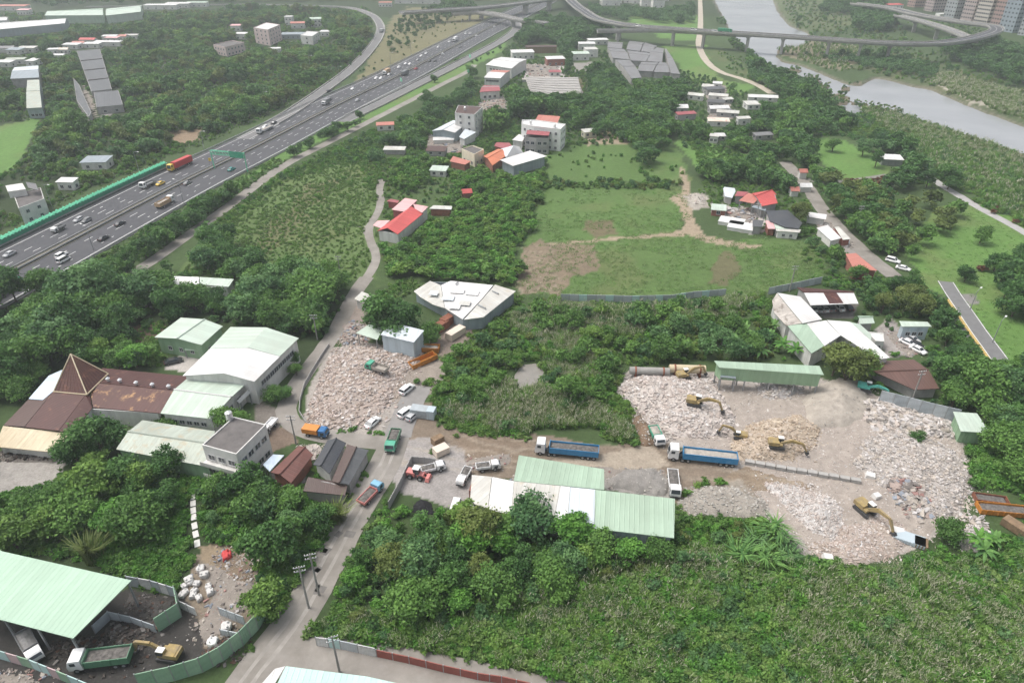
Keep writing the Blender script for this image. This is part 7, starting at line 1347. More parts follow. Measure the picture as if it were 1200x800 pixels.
# ---- scatter: jittered grid inside polygons given in survey pixels; nothing is set where it would stand on or hide KEEP places
def scatter(poly, spacing, hfun, cover=True, jit=.48, dens=1.0, clump=0, hr=.56):
    P_ = np.array(poly, float); yy = np.clip(P_[:,1], -80, 1400); wx, wy = PA(P_[:,0], yy); x0, x1, y0, y1 = wx.min(), wx.max(), wy.min(), wy.max()
    # long far strips are cut to keep the grid small
    nx, ny = int((x1-x0)/spacing)+1, int((y1-y0)/spacing)+1
    if nx*ny > 3_000_000: spacing = math.sqrt((x1-x0)*(y1-y0)/3e6); nx, ny = int((x1-x0)/spacing)+1, int((y1-y0)/spacing)+1
    X, Y = np.meshgrid(x0+np.arange(nx)*spacing, y0+np.arange(ny)*spacing); X = X.ravel(); Y = Y.ravel(); X = X+RNG.uniform(-jit,jit,X.size)*spacing; Y = Y+RNG.uniform(-jit,jit,Y.size)*spacing
    px, py = PXA(X, Y); jn = 4.5*FPX/(Y*CT+HCAM*ST); m = pip(poly, px+(fbm(X/7+3, Y/7)-.5)*2*jn, py+(fbm(X/7, Y/7+8)-.5)*1.4*jn) & (RNG.random(X.size) < dens)
    if clump: m &= fbm(X/clump, Y/clump, 3)+RNG.normal(0,.06,X.size) > .46
    m &= ~look(KEEP, px, py); X, Y = X[m], Y[m]
    h = hfun(X.size, X, Y); h = np.where((RNG.random(X.size) < .12) & (h > 2.6), h*1.3, h)
    if cover and X.size:
        bad = np.zeros(X.size, bool)
        for (fx, fz) in ((0,1.0),(0,.72),(hr,.62),(-hr,.62),(0,.4),(hr*.6,.25),(-hr*.6,.25)):
            qx, qy = PXA(X+fx*h, Y, fz*h); bad |= look(KEEP, qx, qy)
        # try half height where the full one would hide something
        h2 = h*.5; bad2 = np.zeros(X.size, bool)
        for (fx, fz) in ((0,1.0),(hr,.6),(-hr,.6)):
            qx, qy = PXA(X+fx*h2, Y, fz*h2); bad2 |= look(KEEP, qx, qy)
        use = bad & ~bad2 & (RNG.random(X.size) < .6); h = np.where(use, h2, h); ok = ~bad | use; X, Y, h = X[ok], Y[ok], h[ok]
    return X, Y, h
def gn_tree():
    ng = bpy.data.node_groups.new('scatter', 'GeometryNodeTree'); ng.interface.new_socket('Geometry', in_out='INPUT', socket_type='NodeSocketGeometry'); ng.interface.new_socket('Geometry', in_out='OUTPUT', socket_type='NodeSocketGeometry')
    s = ng.interface.new_socket('Set', in_out='INPUT', socket_type='NodeSocketCollection')
    gi = ng.nodes.new('NodeGroupInput'); go = ng.nodes.new('NodeGroupOutput'); ip = ng.nodes.new('GeometryNodeInstanceOnPoints'); ci = ng.nodes.new('GeometryNodeCollectionInfo'); ci.inputs['Separate Children'].default_value = True; ci.inputs['Reset Children'].default_value = True
    def na(nm, ty):
        a = ng.nodes.new('GeometryNodeInputNamedAttribute'); a.data_type = ty; a.inputs[0].default_value = nm; return [o for o in a.outputs if o.enabled][0]
    ng.links.new(gi.outputs[0], ip.inputs['Points']); ng.links.new(gi.outputs[1], ci.inputs[0]); ng.links.new(ci.outputs[0], ip.inputs['Instance']); ip.inputs['Pick Instance'].default_value = True
    ng.links.new(na('pick', 'INT'), ip.inputs['Instance Index']); ng.links.new(na('rot', 'FLOAT_VECTOR'), ip.inputs['Rotation']); ng.links.new(na('scl', 'FLOAT_VECTOR'), ip.inputs['Scale']); ng.links.new(ip.outputs[0], go.inputs[0]); return ng
GN = gn_tree(); SETS = {}
def mset(key, meshes):
    if key not in SETS:
        c = bpy.data.collections.new(key)
        for i, me in enumerate(meshes): o = bpy.data.objects.new('%s_%02d' % (key, i), me); c.objects.link(o)
        SETS[key] = c
    return SETS[key]
STUFF = {}
def add_stuff(key, meshes, X, Y, scl, pick, zs=None):
    k = len(X)
    if not k: return
    STUFF.setdefault(key, (meshes, []))[1].append((np.asarray(X), np.asarray(Y), np.asarray(scl), np.asarray(pick), np.zeros(k) if zs is None else zs))
def flush_stuff(names):
    for key, (meshes, lst) in STUFF.items():
        X, Y, S, K, Zz = [np.concatenate([l[i] for l in lst]) for i in range(5)]; n = len(X); me = bpy.data.meshes.new(key); me.vertices.add(n); me.vertices.foreach_set('co', np.stack([X, Y, Zz], -1).astype(np.float32).ravel())
        a = me.attributes.new('pick', 'INT', 'POINT'); a.data.foreach_set('value', K.astype(np.int32)); r = np.zeros((n,3), np.float32); r[:,2] = RNG.uniform(0, 2*PI, n); r[:,0] = RNG.normal(0,.08,n); a = me.attributes.new('rot', 'FLOAT_VECTOR', 'POINT'); a.data.foreach_set('vector', r.ravel())
        s = np.stack([S*RNG.uniform(.85,1.15,n), S*RNG.uniform(.85,1.15,n), S*RNG.uniform(.85,1.15,n)], -1).astype(np.float32); a = me.attributes.new('scl', 'FLOAT_VECTOR', 'POINT'); a.data.foreach_set('vector', s.ravel())
        o = addmesh(key, me); md = o.modifiers.new('scatter', 'NODES'); md.node_group = GN; md['Socket_2'] = mset('set_'+key, meshes)
        for it in GN.interface.items_tree:
            if it.item_type == 'SOCKET' and it.in_out == 'INPUT' and it.socket_type == 'NodeSocketCollection': md[it.identifier] = SETS['set_'+key]
        tag(o, names.get(key, ('dense green growth covering the open ground','plants'))[0], None, None, 'stuff'); print(key, n)
CAND = []    # every tree: x, y, height, prototype index, label, group
def tree(px, py, h, proto, label=None, group=None, s=1.0):
    p = P(px, py); CAND.append((p.x, p.y, h, proto, label, group, True))
def wood(poly, spacing, hmin, hmax, protos, label, group, dens=1.0, clump=0):
    X, Y, h = scatter(poly, spacing, lambda n, x, y: RNG.uniform(hmin, hmax, n)*(.75+.5*fbm(x/25, y/25)), True, dens=dens, clump=clump)
    pk = (fbm(X/22+7, Y/22+3, 2)*len(protos)*2.2).astype(int) % len(protos); pk = np.where(RNG.random(len(X)) < .35, RNG.integers(0, len(protos), len(X)), pk)
    for x, y, q, k in zip(X, Y, h, pk): CAND.append((x, y, q, protos[k], label, group, False))
# ---- single trees that stand out
tree(461,396,12.5,0,'huge dark spreading tree above the pale blue shed'); tree(478,397,10,6,'tall dark tree beside the huge spreading one'); tree(444,388,8,0,'dark tree on the lane side of the huge spreading one'); tree(505,402,6,2,'round tree beside the white-roofed blue shed')
tree(988,450,11.5,4,'large olive-green tree in front of the white sheds'); tree(975,440,8,4,'smaller olive tree leaning on the mint shed roof'); tree(1010,440,8,1,'mid-green tree right of the large olive one')
tree(118,530,9.5,0,'dark tree against the orange-stained rusty roof'); tree(92,545,8,0,'dark tree at the corner of the cream eave'); tree(135,520,6.5,6,'dark tree behind the long weathered shed'); tree(190,499,3.0,2,'small round shrub-like tree at the pale shed wall'); tree(207,501,4.2,2,'rounded tree at the foot of the pale green shed'); tree(268,505,7.5,1,'dark tree between the pale shed and the two-storey house'); tree(285,500,5,1,'smaller tree beside the two-storey house'); tree(322,470,4.5,2,'clipped tree beside the white parked car'); tree(335,468,4,0,'little dark tree at the lane island'); tree(348,440,4.5,1,'round tree by the warehouse canopies'); tree(345,428,4,0,'second round tree by the warehouse canopies')
tree(200,563,7.5,6,'dark round tree in front of the long weathered shed'); tree(172,575,7,3,'bright yellow-green tree left of the dark round one'); tree(290,590,9,6,'tall dark blue-green tree below the two-storey house'); tree(318,665,9.5,6,'big dark tree on the lane verge'); tree(336,650,9,1,'leafy tree overhanging the lane'); tree(312,720,7,3,'yellow-green tree beside the green fence')
tree(620,628,8.5,5,'grey-green tree overlapping the white shed roof'); tree(672,640,7.5,7,'fresh green tree in front of the pale blue roof strip'); tree(560,640,9,4,'olive-brown tree in the lower thicket'); tree(700,652,6.5,1,'leafy tree below the right end of the central shed'); tree(735,655,5.5,7,'low fresh green tree below the mint sheets'); tree(770,655,5,2,'broad low tree at the corner of the central shed'); tree(600,628,7,1,'leafy tree against the white roof front'); tree(545,615,6,3,'yellow-green tree beside the white van')
tree(1108,632,4.6,2,'dense round bush tree at the lower corner of the rubble'); tree(1072,517,3.0,0,'low dark shrub growing on the waste heap'); tree(1003,330,6.5,1,'round tree behind the faded red roof') ; tree(935,262,8,4,'round olive tree beside the right-hand road'); tree(1148,285,7.5,1,'lone round tree on the park lawn'); tree(1110,222,10,0,'large dark tree beside the riverside footpath'); tree(1085,220,8,6,'dark tree next to the large one by the footpath'); tree(1130,330,6,0,'round dark tree near the small paved square'); tree(1172,332,7,6,'dark tree at the lower right of the lawn')
tree(975,178,8,1,'big round tree at the top of the park lawn'); tree(1010,183,8,5,'grey-green tree right of the round lawn tree'); tree(1025,196,8,6,'dark tree beside the picnic shelter'); tree(806,160,8,0,'dark tree above the small meadow'); tree(554,92,8,0,'dark round tree at the frontage road end'); tree(509,97,5,0,'small round tree on the strip beside the exit road'); tree(422,140,5,0,'small round tree on the strip by the frontage road')
tree(672,385,7,1,'tree above the muddy pond') ; tree(668,470,9,1,'leafy tree beside the muddy pond'); tree(792,362,4.2,0,'round shrub against the meadow fence')
for i_, (x_, y_, h_) in enumerate(((150,320,8.5),(172,303,8),(192,288,8),(212,275,7.5),(228,264,7),(246,250,6.5),(262,236,5.5),(345,184,6),(363,174,5.5),(388,163,5.5),(408,154,6))): tree(x_, y_, h_, [0,6,1,0][i_ % 4], 'tree %s along the strip between freeway and frontage road' % ('standing %s' % ['first','second','third','fourth','fifth','sixth','seventh','eighth','ninth','tenth','eleventh'][i_]+' from the left'), 'strip trees')
for i_, (x_, y_, h_, lb_) in enumerate(((575,152,8,'tree between the tall house and the white block'),(600,140,9,'tall tree behind the white block'),(682,150,10,'large dark tree right of the red-tiled roof'),(702,160,9,'dark tree at the end of the bare track'),(672,126,9,'tree above the red-tiled roof'),(500,122,8,'tree at the bend of the frontage road'),(746,142,10,'large tree in the wood left of the lawn village'),(728,122,9,'tree below the big far factory'),(772,152,10,'large dark tree at the top of the meadow'),(860,208,9,'tall tree behind the grey patched hut'),(882,204,9,'tall tree behind the crimson roof'),(20,356,12,'large dark tree hiding the freeway corner'),(58,350,11.5,'large dark tree left of the grey domed hut'),(90,362,11,'broad dark tree in front of the grey domed hut'),(-12,366,12,'large dark tree cut by the left edge'))): tree(x_, y_, h_, [0,6,1,0,2][i_ % 5], lb_)
# ---- woods
D_, ANY = [0,6,1,5,2], [0,1,2,3,4,5,6,9,7,7]
wood([(-150,330),(0,318),(60,312),(100,330),(190,345),(185,375),(140,385),(150,420),(60,440),(-150,520)], 5.6, 7.5, 11, D_, 'dark tree in the wood below the near end of the freeway', 'wood below the freeway')
wood([(40,440),(120,415),(190,420),(200,440),(110,432),(70,436),(20,470),(-120,540),(-150,480)], 4.2, 4, 6.5, [1,2,7,3], 'green tree in the thicket behind the rusty hall', 'thicket behind the rusty hall')
wood([(120,330),(180,318),(255,270),(290,320),(330,335),(360,330),(400,335),(402,365),(380,395),(345,395),(300,385),(180,370),(140,350)], 5.4, 6.5, 10, D_, 'dark tree in the belt behind the mint and white halls', 'belt behind the halls')
wood([(150,315),(210,262),(262,228),(300,205),(300,212),(255,250),(200,290),(165,312)], 4.5, 4, 7, [0,6,1], 'roadside tree on the strip between freeway and frontage road', 'freeway planting strip'); wood([(335,187),(380,166),(420,150),(425,146),(420,143),(378,158),(335,180)], 4.5, 4, 6, [0,6], 'dark tree on the strip near the frontage road bend', 'strip near the bend')
wood([(-60,545),(60,560),(120,545),(190,552),(260,558),(330,560),(420,585),(420,605),(395,640),(375,680),(345,715),(300,735),(285,690),(315,660),(290,620),(240,640),(215,610),(180,600),(140,640),(100,640),(0,640),(-60,640)], 4.6, 5, 8.5, ANY, 'tree in the lower left wood beside the climbing lane', 'lower left wood')
wood([(430,640),(470,598),(540,605),(600,620),(690,640),(740,650),(720,680),(640,700),(520,720),(430,700),(395,700)], 4.4, 5, 9, ANY, 'tree in the thicket below the central shed', 'thicket below the central shed')
wood([(520,450),(560,400),(610,360),(680,362),(700,378),(650,395),(610,425),(600,460),(560,480),(500,470)], 4.3, 2.6, 5.2, [1,2,9,5,7], 'bushy tree left of the muddy pond', 'scrub left of the pond', clump=16)
wood([(640,420),(690,400),(740,390),(830,385),(850,400),(760,425),(730,435),(705,480),(660,485),(640,450)], 4.4, 2.6, 4.8, [1,2,5,9,3], 'bushy tree between the pond and the rubble yard', 'scrub right of the pond', clump=14)
wood([(700,375),(800,360),(880,350),(905,350),(920,385),(950,420),(840,420),(780,428),(760,420),(830,395),(740,385)], 4.6, 3.5, 6, [1,9,5,2,3], 'tree in the thicket behind the long green yard shed', 'thicket behind the yard shed', clump=20)
wood([(1000,440),(1080,458),(1110,430),(1100,400),(1120,395),(1170,430),(1280,480),(1280,560),(1200,560),(1150,520),(1120,480),(1060,470),(1020,455)], 4.6, 6, 9, D_, 'dark tree in the wood between the rubble yard and the dyke road', 'wood by the dyke road')
wood([(1020,325),(1060,335),(1100,345),(1120,370),(1140,395),(1110,400),(1090,375),(1045,365),(1010,372),(1000,345)], 4.3, 4, 7, [1,6,4,0], 'tree in the belt above the paved lane', 'belt above the paved lane')
wood([(950,205),(1000,225),(1030,240),(1060,280),(1065,330),(1045,315),(1010,280),(975,250),(945,215)], 4.4, 5, 8, [1,0,4,6], 'tree in the belt lining the right-hand road', 'belt along the right-hand road')
wood([(1030,240),(1120,245),(1110,285),(1070,300),(1055,275)], 6.2, 4.5, 7.5, [1,4,0], 'tree in the grove between the road belt and the lawn', 'lawn grove', dens=.7); wood([(1150,330),(1200,290),(1290,330),(1290,420),(1200,400),(1180,370)], 5.5, 5, 8, [0,6,1], 'tree in the dark group right of the lawn', 'dark lawn group')
wood([(1030,160),(1060,180),(1080,205),(1060,225),(1000,215),(1060,205),(1030,190)], 5, 5, 7, [0,6,5], 'tree above the red hedge in the park', 'park trees above the hedge')
wood([(880,60),(905,75),(940,95),(960,115),(1000,150),(945,165),(960,200),(930,200),(900,180),(870,175),(880,150),(900,130),(890,105),(875,85)], 5.0, 5, 8, [0,6,1,5], 'tree in the riverside wood right of the lawn village', 'riverside wood')
wood([(745,110),(790,100),(815,110),(800,150),(780,165),(760,200),(735,170),(700,150),(690,110),(690,85),(720,85)], 4.8, 5, 8, [0,6,1,5], 'dark tree between the stone bank and the lawn village', 'wood left of the lawn village'); wood([(790,150),(880,150),(905,160),(905,200),(870,180),(820,165)], 4.6, 4, 7, [0,6,1], 'tree in front of the lawn village', 'trees in front of the lawn village')
wood([(818,200),(870,195),(930,205),(925,240),(900,222),(860,215),(830,215)], 4.6, 5, 8, [0,6,1], 'tree behind the crimson-roofed farm', 'trees behind the red farm'); wood([(940,262),(955,275),(990,290),(1000,330),(970,330),(950,295)], 4.0, 3, 6, [7,1,2], 'tree beside the right-hand road huts', 'trees by the huts')
wood([(430,195),(460,160),(500,130),(560,100),(562,112),(530,125),(505,150),(500,175),(470,190)], 4.6, 4, 7, [0,6,1,5], 'tree between the frontage road and the hamlet', 'trees left of the hamlet'); wood([(570,130),(612,105),(690,115),(700,140),(665,160),(660,140),(612,138),(570,160)], 4.6, 5, 8, [0,6,1], 'tree behind the white block of the hamlet', 'trees behind the hamlet')
wood([(600,35),(660,25),(712,35),(712,48),(690,52),(660,60),(610,60),(598,50)], 6, 6, 9, [0,6], 'tree in the dark wood beside the exit loop', 'wood beside the exit loop'); wood([(690,10),(730,12),(800,14),(815,8),(812,28),(730,26),(700,18)], 8, 6, 9, [0,5], 'tree beyond the river viaduct', 'trees beyond the viaduct'); wood([(645,60),(668,55),(672,78),(664,95),(650,88)], 5, 5, 8, [0,6], 'tree beside the factory yard', 'trees beside the factory yard')
wood([(-150,40),(120,25),(300,12),(430,14),(440,30),(430,55),(405,75),(355,110),(300,140),(200,175),(60,235),(0,260),(-150,330),(-150,220),(40,215),(30,190),(52,135),(85,140),(-150,110)], 6.0, 4.5, 8.5, [0,1,5,6,4,3,2], 'tree in the wide wood across the freeway', 'wood across the freeway', clump=34)
wood([(-250,-40),(1500,-40),(1500,0),(1040,0),(900,-5),(810,0),(690,-2),(560,0),(300,4),(100,8),(-250,18)], 16, 7, 12, [0,5,6], 'far tree at the top of the view', 'far trees'); wood([(1000,0),(1040,12),(1045,25),(1042,40),(1000,38),(1000,10)], 7, 7, 11, [0,6], 'dark tree left of the slip viaduct', 'trees left of the slip viaduct'); wood([(975,0),(1000,5),(995,20),(955,16)], 9, 6, 9, [0,6], 'tree on the far river bank', 'far bank trees'); wood([(1095,52),(1200,58),(1330,80),(1330,120),(1200,105),(1120,75)], 6.5, 5, 8, [0,5,6], 'tree in the wood below the viaduct loop', 'wood below the loop')
wood([(1025,65),(1090,80),(1095,92),(1030,84),(960,70)], 6, 4, 6, [5,0], 'scrub tree on the river island', 'river island scrub'); wood([(455,40),(475,20),(500,12),(520,14),(530,22),(500,40),(470,60),(450,70)], 9, 3, 5, [0,6], 'small dark tree on the ochre bank', 'trees on the ochre bank', dens=.7)
wood([(500,5),(545,6),(560,14),(525,20),(505,18)], 7, 6, 9, [0,6], 'dark tree under the flyover', 'trees under the flyover'); wood([(530,72),(580,50),(592,45),(590,55),(540,82),(500,95)], 6, 3, 5, [0,1,5], 'small tree on the strip inside the exit road', 'exit road strip', dens=.8)
# ---- sort trees by apparent size; the 300 largest become things, the rest one wood
def apparent(c): return c[2]*FPX/(c[1]*CT+HCAM*ST)
def visible(c): 
    x, y = PXA(c[0], c[1], c[2]*.6); return -10 < x < 1210 and -5 < y < 815
singles = [c for c in CAND if c[6]]; rest = [c for c in CAND if not c[6]]; vis = sorted([c for c in rest if visible(c)], key=apparent, reverse=True); NT = 292-len(singles); chosen = singles+vis[:NT]; others = vis[NT:]+[c for c in rest if not visible(c)]
TH = [6.2,6.4,5.8,6.0,6.6,6.0,7.2,5.6,7.6,7.0]; TONE = ['deep green','leafy green','broad green','yellow-green','olive','grey-green','dark upright','fresh green','pointed green','blue-green']
for (x, y, h, pr, lb, gp, sg) in chosen:
    s = h/TH[pr]*.94; lb2 = lb if sg else ('tall ' if h > 8 else 'middling ' if h > 5.6 else 'small ')+TONE[pr]+' '+lb.replace('dark tree','tree').replace('green tree','tree'); root = empty('tree', (x, y, 0), RNG.uniform(0, 6.28), lb2, 'tree', gp); root.scale = (s*RNG.uniform(.92,1.12),)*2+(s*RNG.uniform(.92,1.06),)
    addmesh('trunk', TREES[pr][1], root); addmesh('crown', TREES[pr][0], root)
if others:
    A = np.array([(c[0], c[1], c[2], min(c[3], 7) if c[3] < 8 else 5) for c in others]); near = A[:,1] < 330
    add_stuff('woodland', LOW, A[:,0], A[:,1], A[:,2]/6.2, A[:,3].astype(int))
# ---- orchard: rows of small trees
def orchard(poly, sp, label, group, nmax):
    ang = .35; X, Y, h = scatter(poly, sp, lambda n, x, y: RNG.uniform(2.4,4.0,n), True, jit=.25); o_ = np.argsort(Y); return X[o_], Y[o_], h[o_]
OX, OY, OH = orchard([(447,335),(455,300),(440,275),(470,262),(520,262),(540,210),(470,225),(452,215),(470,190),(640,192),(636,215),(625,250),(608,290),(606,338),(575,330),(500,326)], 2.75, '', '', 300)
for x, y, h in zip(OX[:290], OY[:290], OH[:290]):
    o = addmesh('orchard_tree', ORCH[RNG.integers(4)]); o.location = (x, y, 0); s = h/2.7; o.scale = (s*RNG.uniform(.9,1.2),)*2+(s,); o.rotation_euler = (0,0,RNG.uniform(0,6.28)); tag(o, 'small rounded orchard tree in the dense planting behind the patched white shed', 'orchard tree', 'orchard rows behind the patched shed')
add_stuff('orchard_rows', ORCH, OX[290:], OY[290:], OH[290:]/2.7, RNG.integers(0, 4, len(OX)-290 if len(OX) > 290 else 0))
# ---- crops and scrub left of the farm lane
def fill(key, meshes, poly, sp, lo, hi, hm, picks=None, dens=1., clump=0, cover=True, hr=.5, patch=0):
    X, Y, h = scatter(poly, sp, lambda n, x, y: RNG.uniform(lo, hi, n), cover, dens=dens, clump=clump, hr=hr); pk = RNG.integers(0, len(meshes), len(X)) if picks is None else np.array(picks)[RNG.integers(0, len(picks), len(X))]
    if patch: q_ = (fbm(X/patch+21, Y/patch+13, 3)*len(picks)*2.4).astype(int) % len(picks); pk = np.where(RNG.random(len(X)) < .3, pk, np.array(picks)[q_]); h = h*(.65+.8*fbm(X/6+4, Y/6+2, 2))
    add_stuff(key, meshes, X, Y, h/hm, pk)
fill('undergrowth', BUSH, [(230,290),(300,235),(370,195),(430,185),(448,205),(430,260),(435,300),(420,330),(330,330),(210,320)], 3.0, .8, 1.7, 1.8, [0,2,3,5,0], dens=.16, clump=22)
fill('weeds', WEED, [(230,290),(300,235),(370,195),(430,185),(448,205),(430,260),(435,300),(420,330),(330,330),(210,320)], 1.6, .3, .7, .8, [2,5,3,5], patch=14, dens=.7)
fill('tall_grass', GRASS, [(250,300),(330,235),(400,200),(430,215),(420,260),(350,300),(280,318)], 2.0, .6, 1.1, 1.3, [0,3,5,1], dens=.7)
fill('undergrowth', BUSH, [(-150,330),(190,345),(400,335),(400,400),(190,400),(0,470),(-150,540)], 3.2, 1.2, 2.2, 1.8, [0,1,5])
fill('undergrowth', BUSH, [(-100,545),(420,560),(430,590),(345,720),(300,740),(285,690),(270,640),(215,600),(100,660),(-100,640)], 2.6, 1.2, 2.4, 1.8, [0,1,3,5])
fill('undergrowth', BUSH, [(395,700),(470,590),(700,635),(800,620),(860,615),(900,640),(820,660),(700,690),(600,720),(480,735),(380,740)], 2.5, 1.2, 2.5, 1.8, [0,1,3,4,5])
fill('undergrowth', BUSH, [(500,470),(560,400),(610,350),(905,345),(950,420),(760,430),(720,440),(745,490),(750,515),(640,510),(520,500)], 2.5, .9, 2.1, 1.8, [0,2,5,3,2,4], patch=12)
for zp in ([(520,480),(570,462),(600,448),(640,460),(700,478),(745,498),(752,520),(620,510),(525,499)],[(612,362),(800,357),(890,352),(860,372),(760,385),(690,400),(640,408),(600,380)],[(640,405),(700,395),(720,430),(690,455),(645,440)]): fill('plume_grass', PLUME, zp, 1.25, 1.2, 2.0, 1.5, [0,1,0])
fill('weeds', WEED, [(520,420),(620,352),(890,350),(760,430),(745,515),(520,500)], 1.9, .6, 1.3, .8, [5,2,3,0], patch=10)
fill('undergrowth', BUSH, [(1000,440),(1100,400),(1130,395),(1280,460),(1280,620),(1190,600),(1140,560),(1130,510)], 2.8, 1.2, 2.4, 1.8, [0,3,1,5])
fill('undergrowth', BUSH, [(950,160),(1030,130),(1200,190),(1300,230),(1300,300),(1200,265),(1120,222),(1060,215),(1040,165),(990,160)], 3.4, .9, 2.0, 1.8, [5,3,2,3,0], dens=.7, patch=16)
fill('weeds', WEED, [(950,160),(1030,130),(1200,190),(1300,230),(1300,300),(1200,265),(1120,222),(1060,215),(1040,165),(990,160)], 2.4, .8, 1.5, .8, [0,5,2,4], patch=18)
fill('undergrowth', BUSH, [(905,345),(960,330),(1060,330),(1110,345),(1150,400),(1090,400),(1000,380),(910,390)], 3.0, 1.0, 2.0, 1.8, [0,1,5]); fill('undergrowth', BUSH, [(430,195),(560,100),(600,50),(690,85),(760,165),(640,175),(500,205)], 3.4, 1.2, 2.2, 1.8, [0,1,5,2]); fill('undergrowth', BUSH, [(640,190),(640,212),(800,214),(800,222),(640,222),(612,290),(606,290),(625,225)], 2.4, 1.2, 2.6, 1.8, [0,2,4,5])
fill('undergrowth', BUSH, [(640,168),(770,162),(790,180),(805,215),(640,212)], 4.2, .6, 2.0, 1.8, [2,0,3], dens=.5, clump=10); fill('undergrowth', BUSH, [(940,288),(985,290),(985,335),(950,342),(960,320)], 3.0, .8, 1.8, 1.8, [3,0,2], dens=.6); fill('meadow_grass', SHORT, [(860,288),(960,288),(965,335),(900,345)], 1.5, .3, .7, .35, [0,1,2], dens=.7)
fill('undergrowth', BUSH, [(-150,20),(430,10),(440,60),(350,115),(200,180),(0,275),(-150,340)], 3.8, 1.2, 2.8, 1.8, [0,2,5,2,4,3], dens=.9); fill('undergrowth', BUSH, [(700,60),(840,95),(900,120),(905,200),(800,170),(740,130)], 4, 1.2, 2.4, 1.8, [0,1,5]); fill('undergrowth', BUSH, [(840,60),(900,80),(950,110),(900,112),(860,90)], 4.5, 1, 2, 1.8, [3,5,2], dens=.7)
fill('undergrowth', BUSH, [(910,-10),(1030,0),(1080,65),(1200,105),(1330,150),(1330,180),(1200,140),(1100,105),(1020,86),(950,70),(930,30)], 6, 1.2, 3, 1.8, [5,0,2,4], dens=.55); fill('undergrowth', BUSH, [(440,95),(500,60),(570,22),(560,14),(470,20),(450,50),(415,92)], 6, 1.0, 2.0, 1.8, [4,1], dens=.18)
fill('plume_grass', PLUME, [(1010,128),(1110,150),(1330,235),(1330,262),(1200,205),(1100,172),(1040,152)], 2.4, 1.2, 2.2, 1.5, [0,1], dens=.8); fill('plume_grass', PLUME, [(1090,96),(1110,88),(1200,112),(1330,160),(1330,172),(1200,138),(1140,120)], 2.6, 1.3, 2.2, 1.5, [0,0,1]); fill('undergrowth', BUSH, [(1000,120),(1060,132),(1110,150),(1200,182),(1330,232),(1330,245),(1200,195),(1100,165),(1030,150)], 3.6, 1, 2.2, 1.8, [4,5,2]); fill('undergrowth', BUSH, [(950,92),(968,90),(985,100),(1000,112),(978,108),(962,104)], 3.2, 1.0, 2.2, 1.8, [4,5,1], dens=.5, cover=False)
for ip in ISLES: fill('undergrowth', BUSH, ip, 3.0, .8, 1.8, 1.8, [4,5,2], dens=.8, cover=False)
fill('undergrowth', BUSH, [(850,20),(880,50),(905,72),(935,92),(955,112),(940,112),(900,85),(862,58),(840,25)], 4, 1.5, 3.0, 1.8, [5,0,1])
# low weeds
for zp, sp_ in (([(40,338),(100,300),(270,214),(330,184),(338,192),(230,262),(150,318),(60,348)], 1.9),([(-60,312),(0,282),(200,184),(300,142),(400,92),(396,82),(300,128),(200,168),(0,262),(-60,290)], 2.6),([(535,385),(570,372),(610,343),(612,352),(575,385),(545,402)], 1.4),([(470,330),(440,340),(440,352),(480,345),(500,328)], 1.5),([(515,497),(620,507),(752,513),(756,523),(620,516),(515,505)], 1.0),([(400,585),(412,560),(440,545),(436,575),(415,605)], 1.1),([(430,640),(470,590),(455,600),(415,650),(370,740),(380,745),(440,690)], 1.1),([(160,390),(200,375),(215,395),(185,425),(120,430),(140,400)], 1.6),([(300,730),(312,735),(290,765),(262,790),(235,806),(228,800),(280,762)], .9)): fill('weeds', WEED, zp, sp_, .4, 1.1, .8, [0,2,3,5,1], patch=8)
fill('undergrowth', BUSH, [(930,55),(1100,60),(1330,130),(1330,175),(1200,138),(1100,103),(1010,84),(950,70)], 5.0, .8, 2.0, 1.8, [2,5,2,3], dens=.45, patch=30)
fill('undergrowth', BUSH, [(1020,10),(1060,28),(1130,44),(1160,40),(1130,30),(1060,16)], 6, 1, 2.4, 1.8, [0,5,2], dens=.8)
for zp, sp_ in (([(225,275),(300,215),(440,152),(500,130),(560,112),(640,170),(640,195),(560,190),(460,190),(445,230),(500,270),(450,270),(420,190),(330,215),(240,295)], 2.0),([(800,160),(900,190),(965,255),(955,282),(890,282),(825,240),(830,205)], 2.4),([(965,285),(1000,300),(1060,330),(1000,345),(965,345)], 2.2),([(840,560),(790,595),(720,640),(800,650),(920,660),(905,615),(880,605)], 1.2),([(190,330),(280,300),(330,325),(200,345)], 1.6)):
    fill('weeds', WEED, zp, sp_, .6, 1.2, .8, [0,1,2,3])
fill('undergrowth', BUSH, [(235,290),(300,225),(380,180),(440,155),(450,185),(370,195),(300,232),(250,285)], 2.8, 1.0, 2.4, 1.8, [0,1,3,5,2])
fill('undergrowth', BUSH, [(440,205),(452,262),(500,275),(560,230),(640,195),(560,190),(470,188)], 3.0, .9, 1.8, 1.8, [0,3,2,5], dens=.7)
fill('weeds', WEED, [(-100,545),(420,560),(430,590),(345,720),(300,740),(285,690),(270,640),(215,600),(100,660),(-100,640)], 1.25, .6, 1.2, .8, [0,1,2,0]); fill('weeds', WEED, [(150,600),(215,590),(225,650),(215,695),(155,680),(100,660)], .95, .6, 1.3, .8, [0,0,1]); fill('weeds', WEED, [(1060,655),(1100,640),(1130,650),(1200,600),(1260,620),(1260,700),(1100,690)], 1.1, .6, 1.2, .8, [0,1,2]); fill('weeds', WEED, [(1130,520),(1200,545),(1260,560),(1260,640),(1190,610),(1140,575)], 1.1, .7, 1.5, .8, [0,0,1])
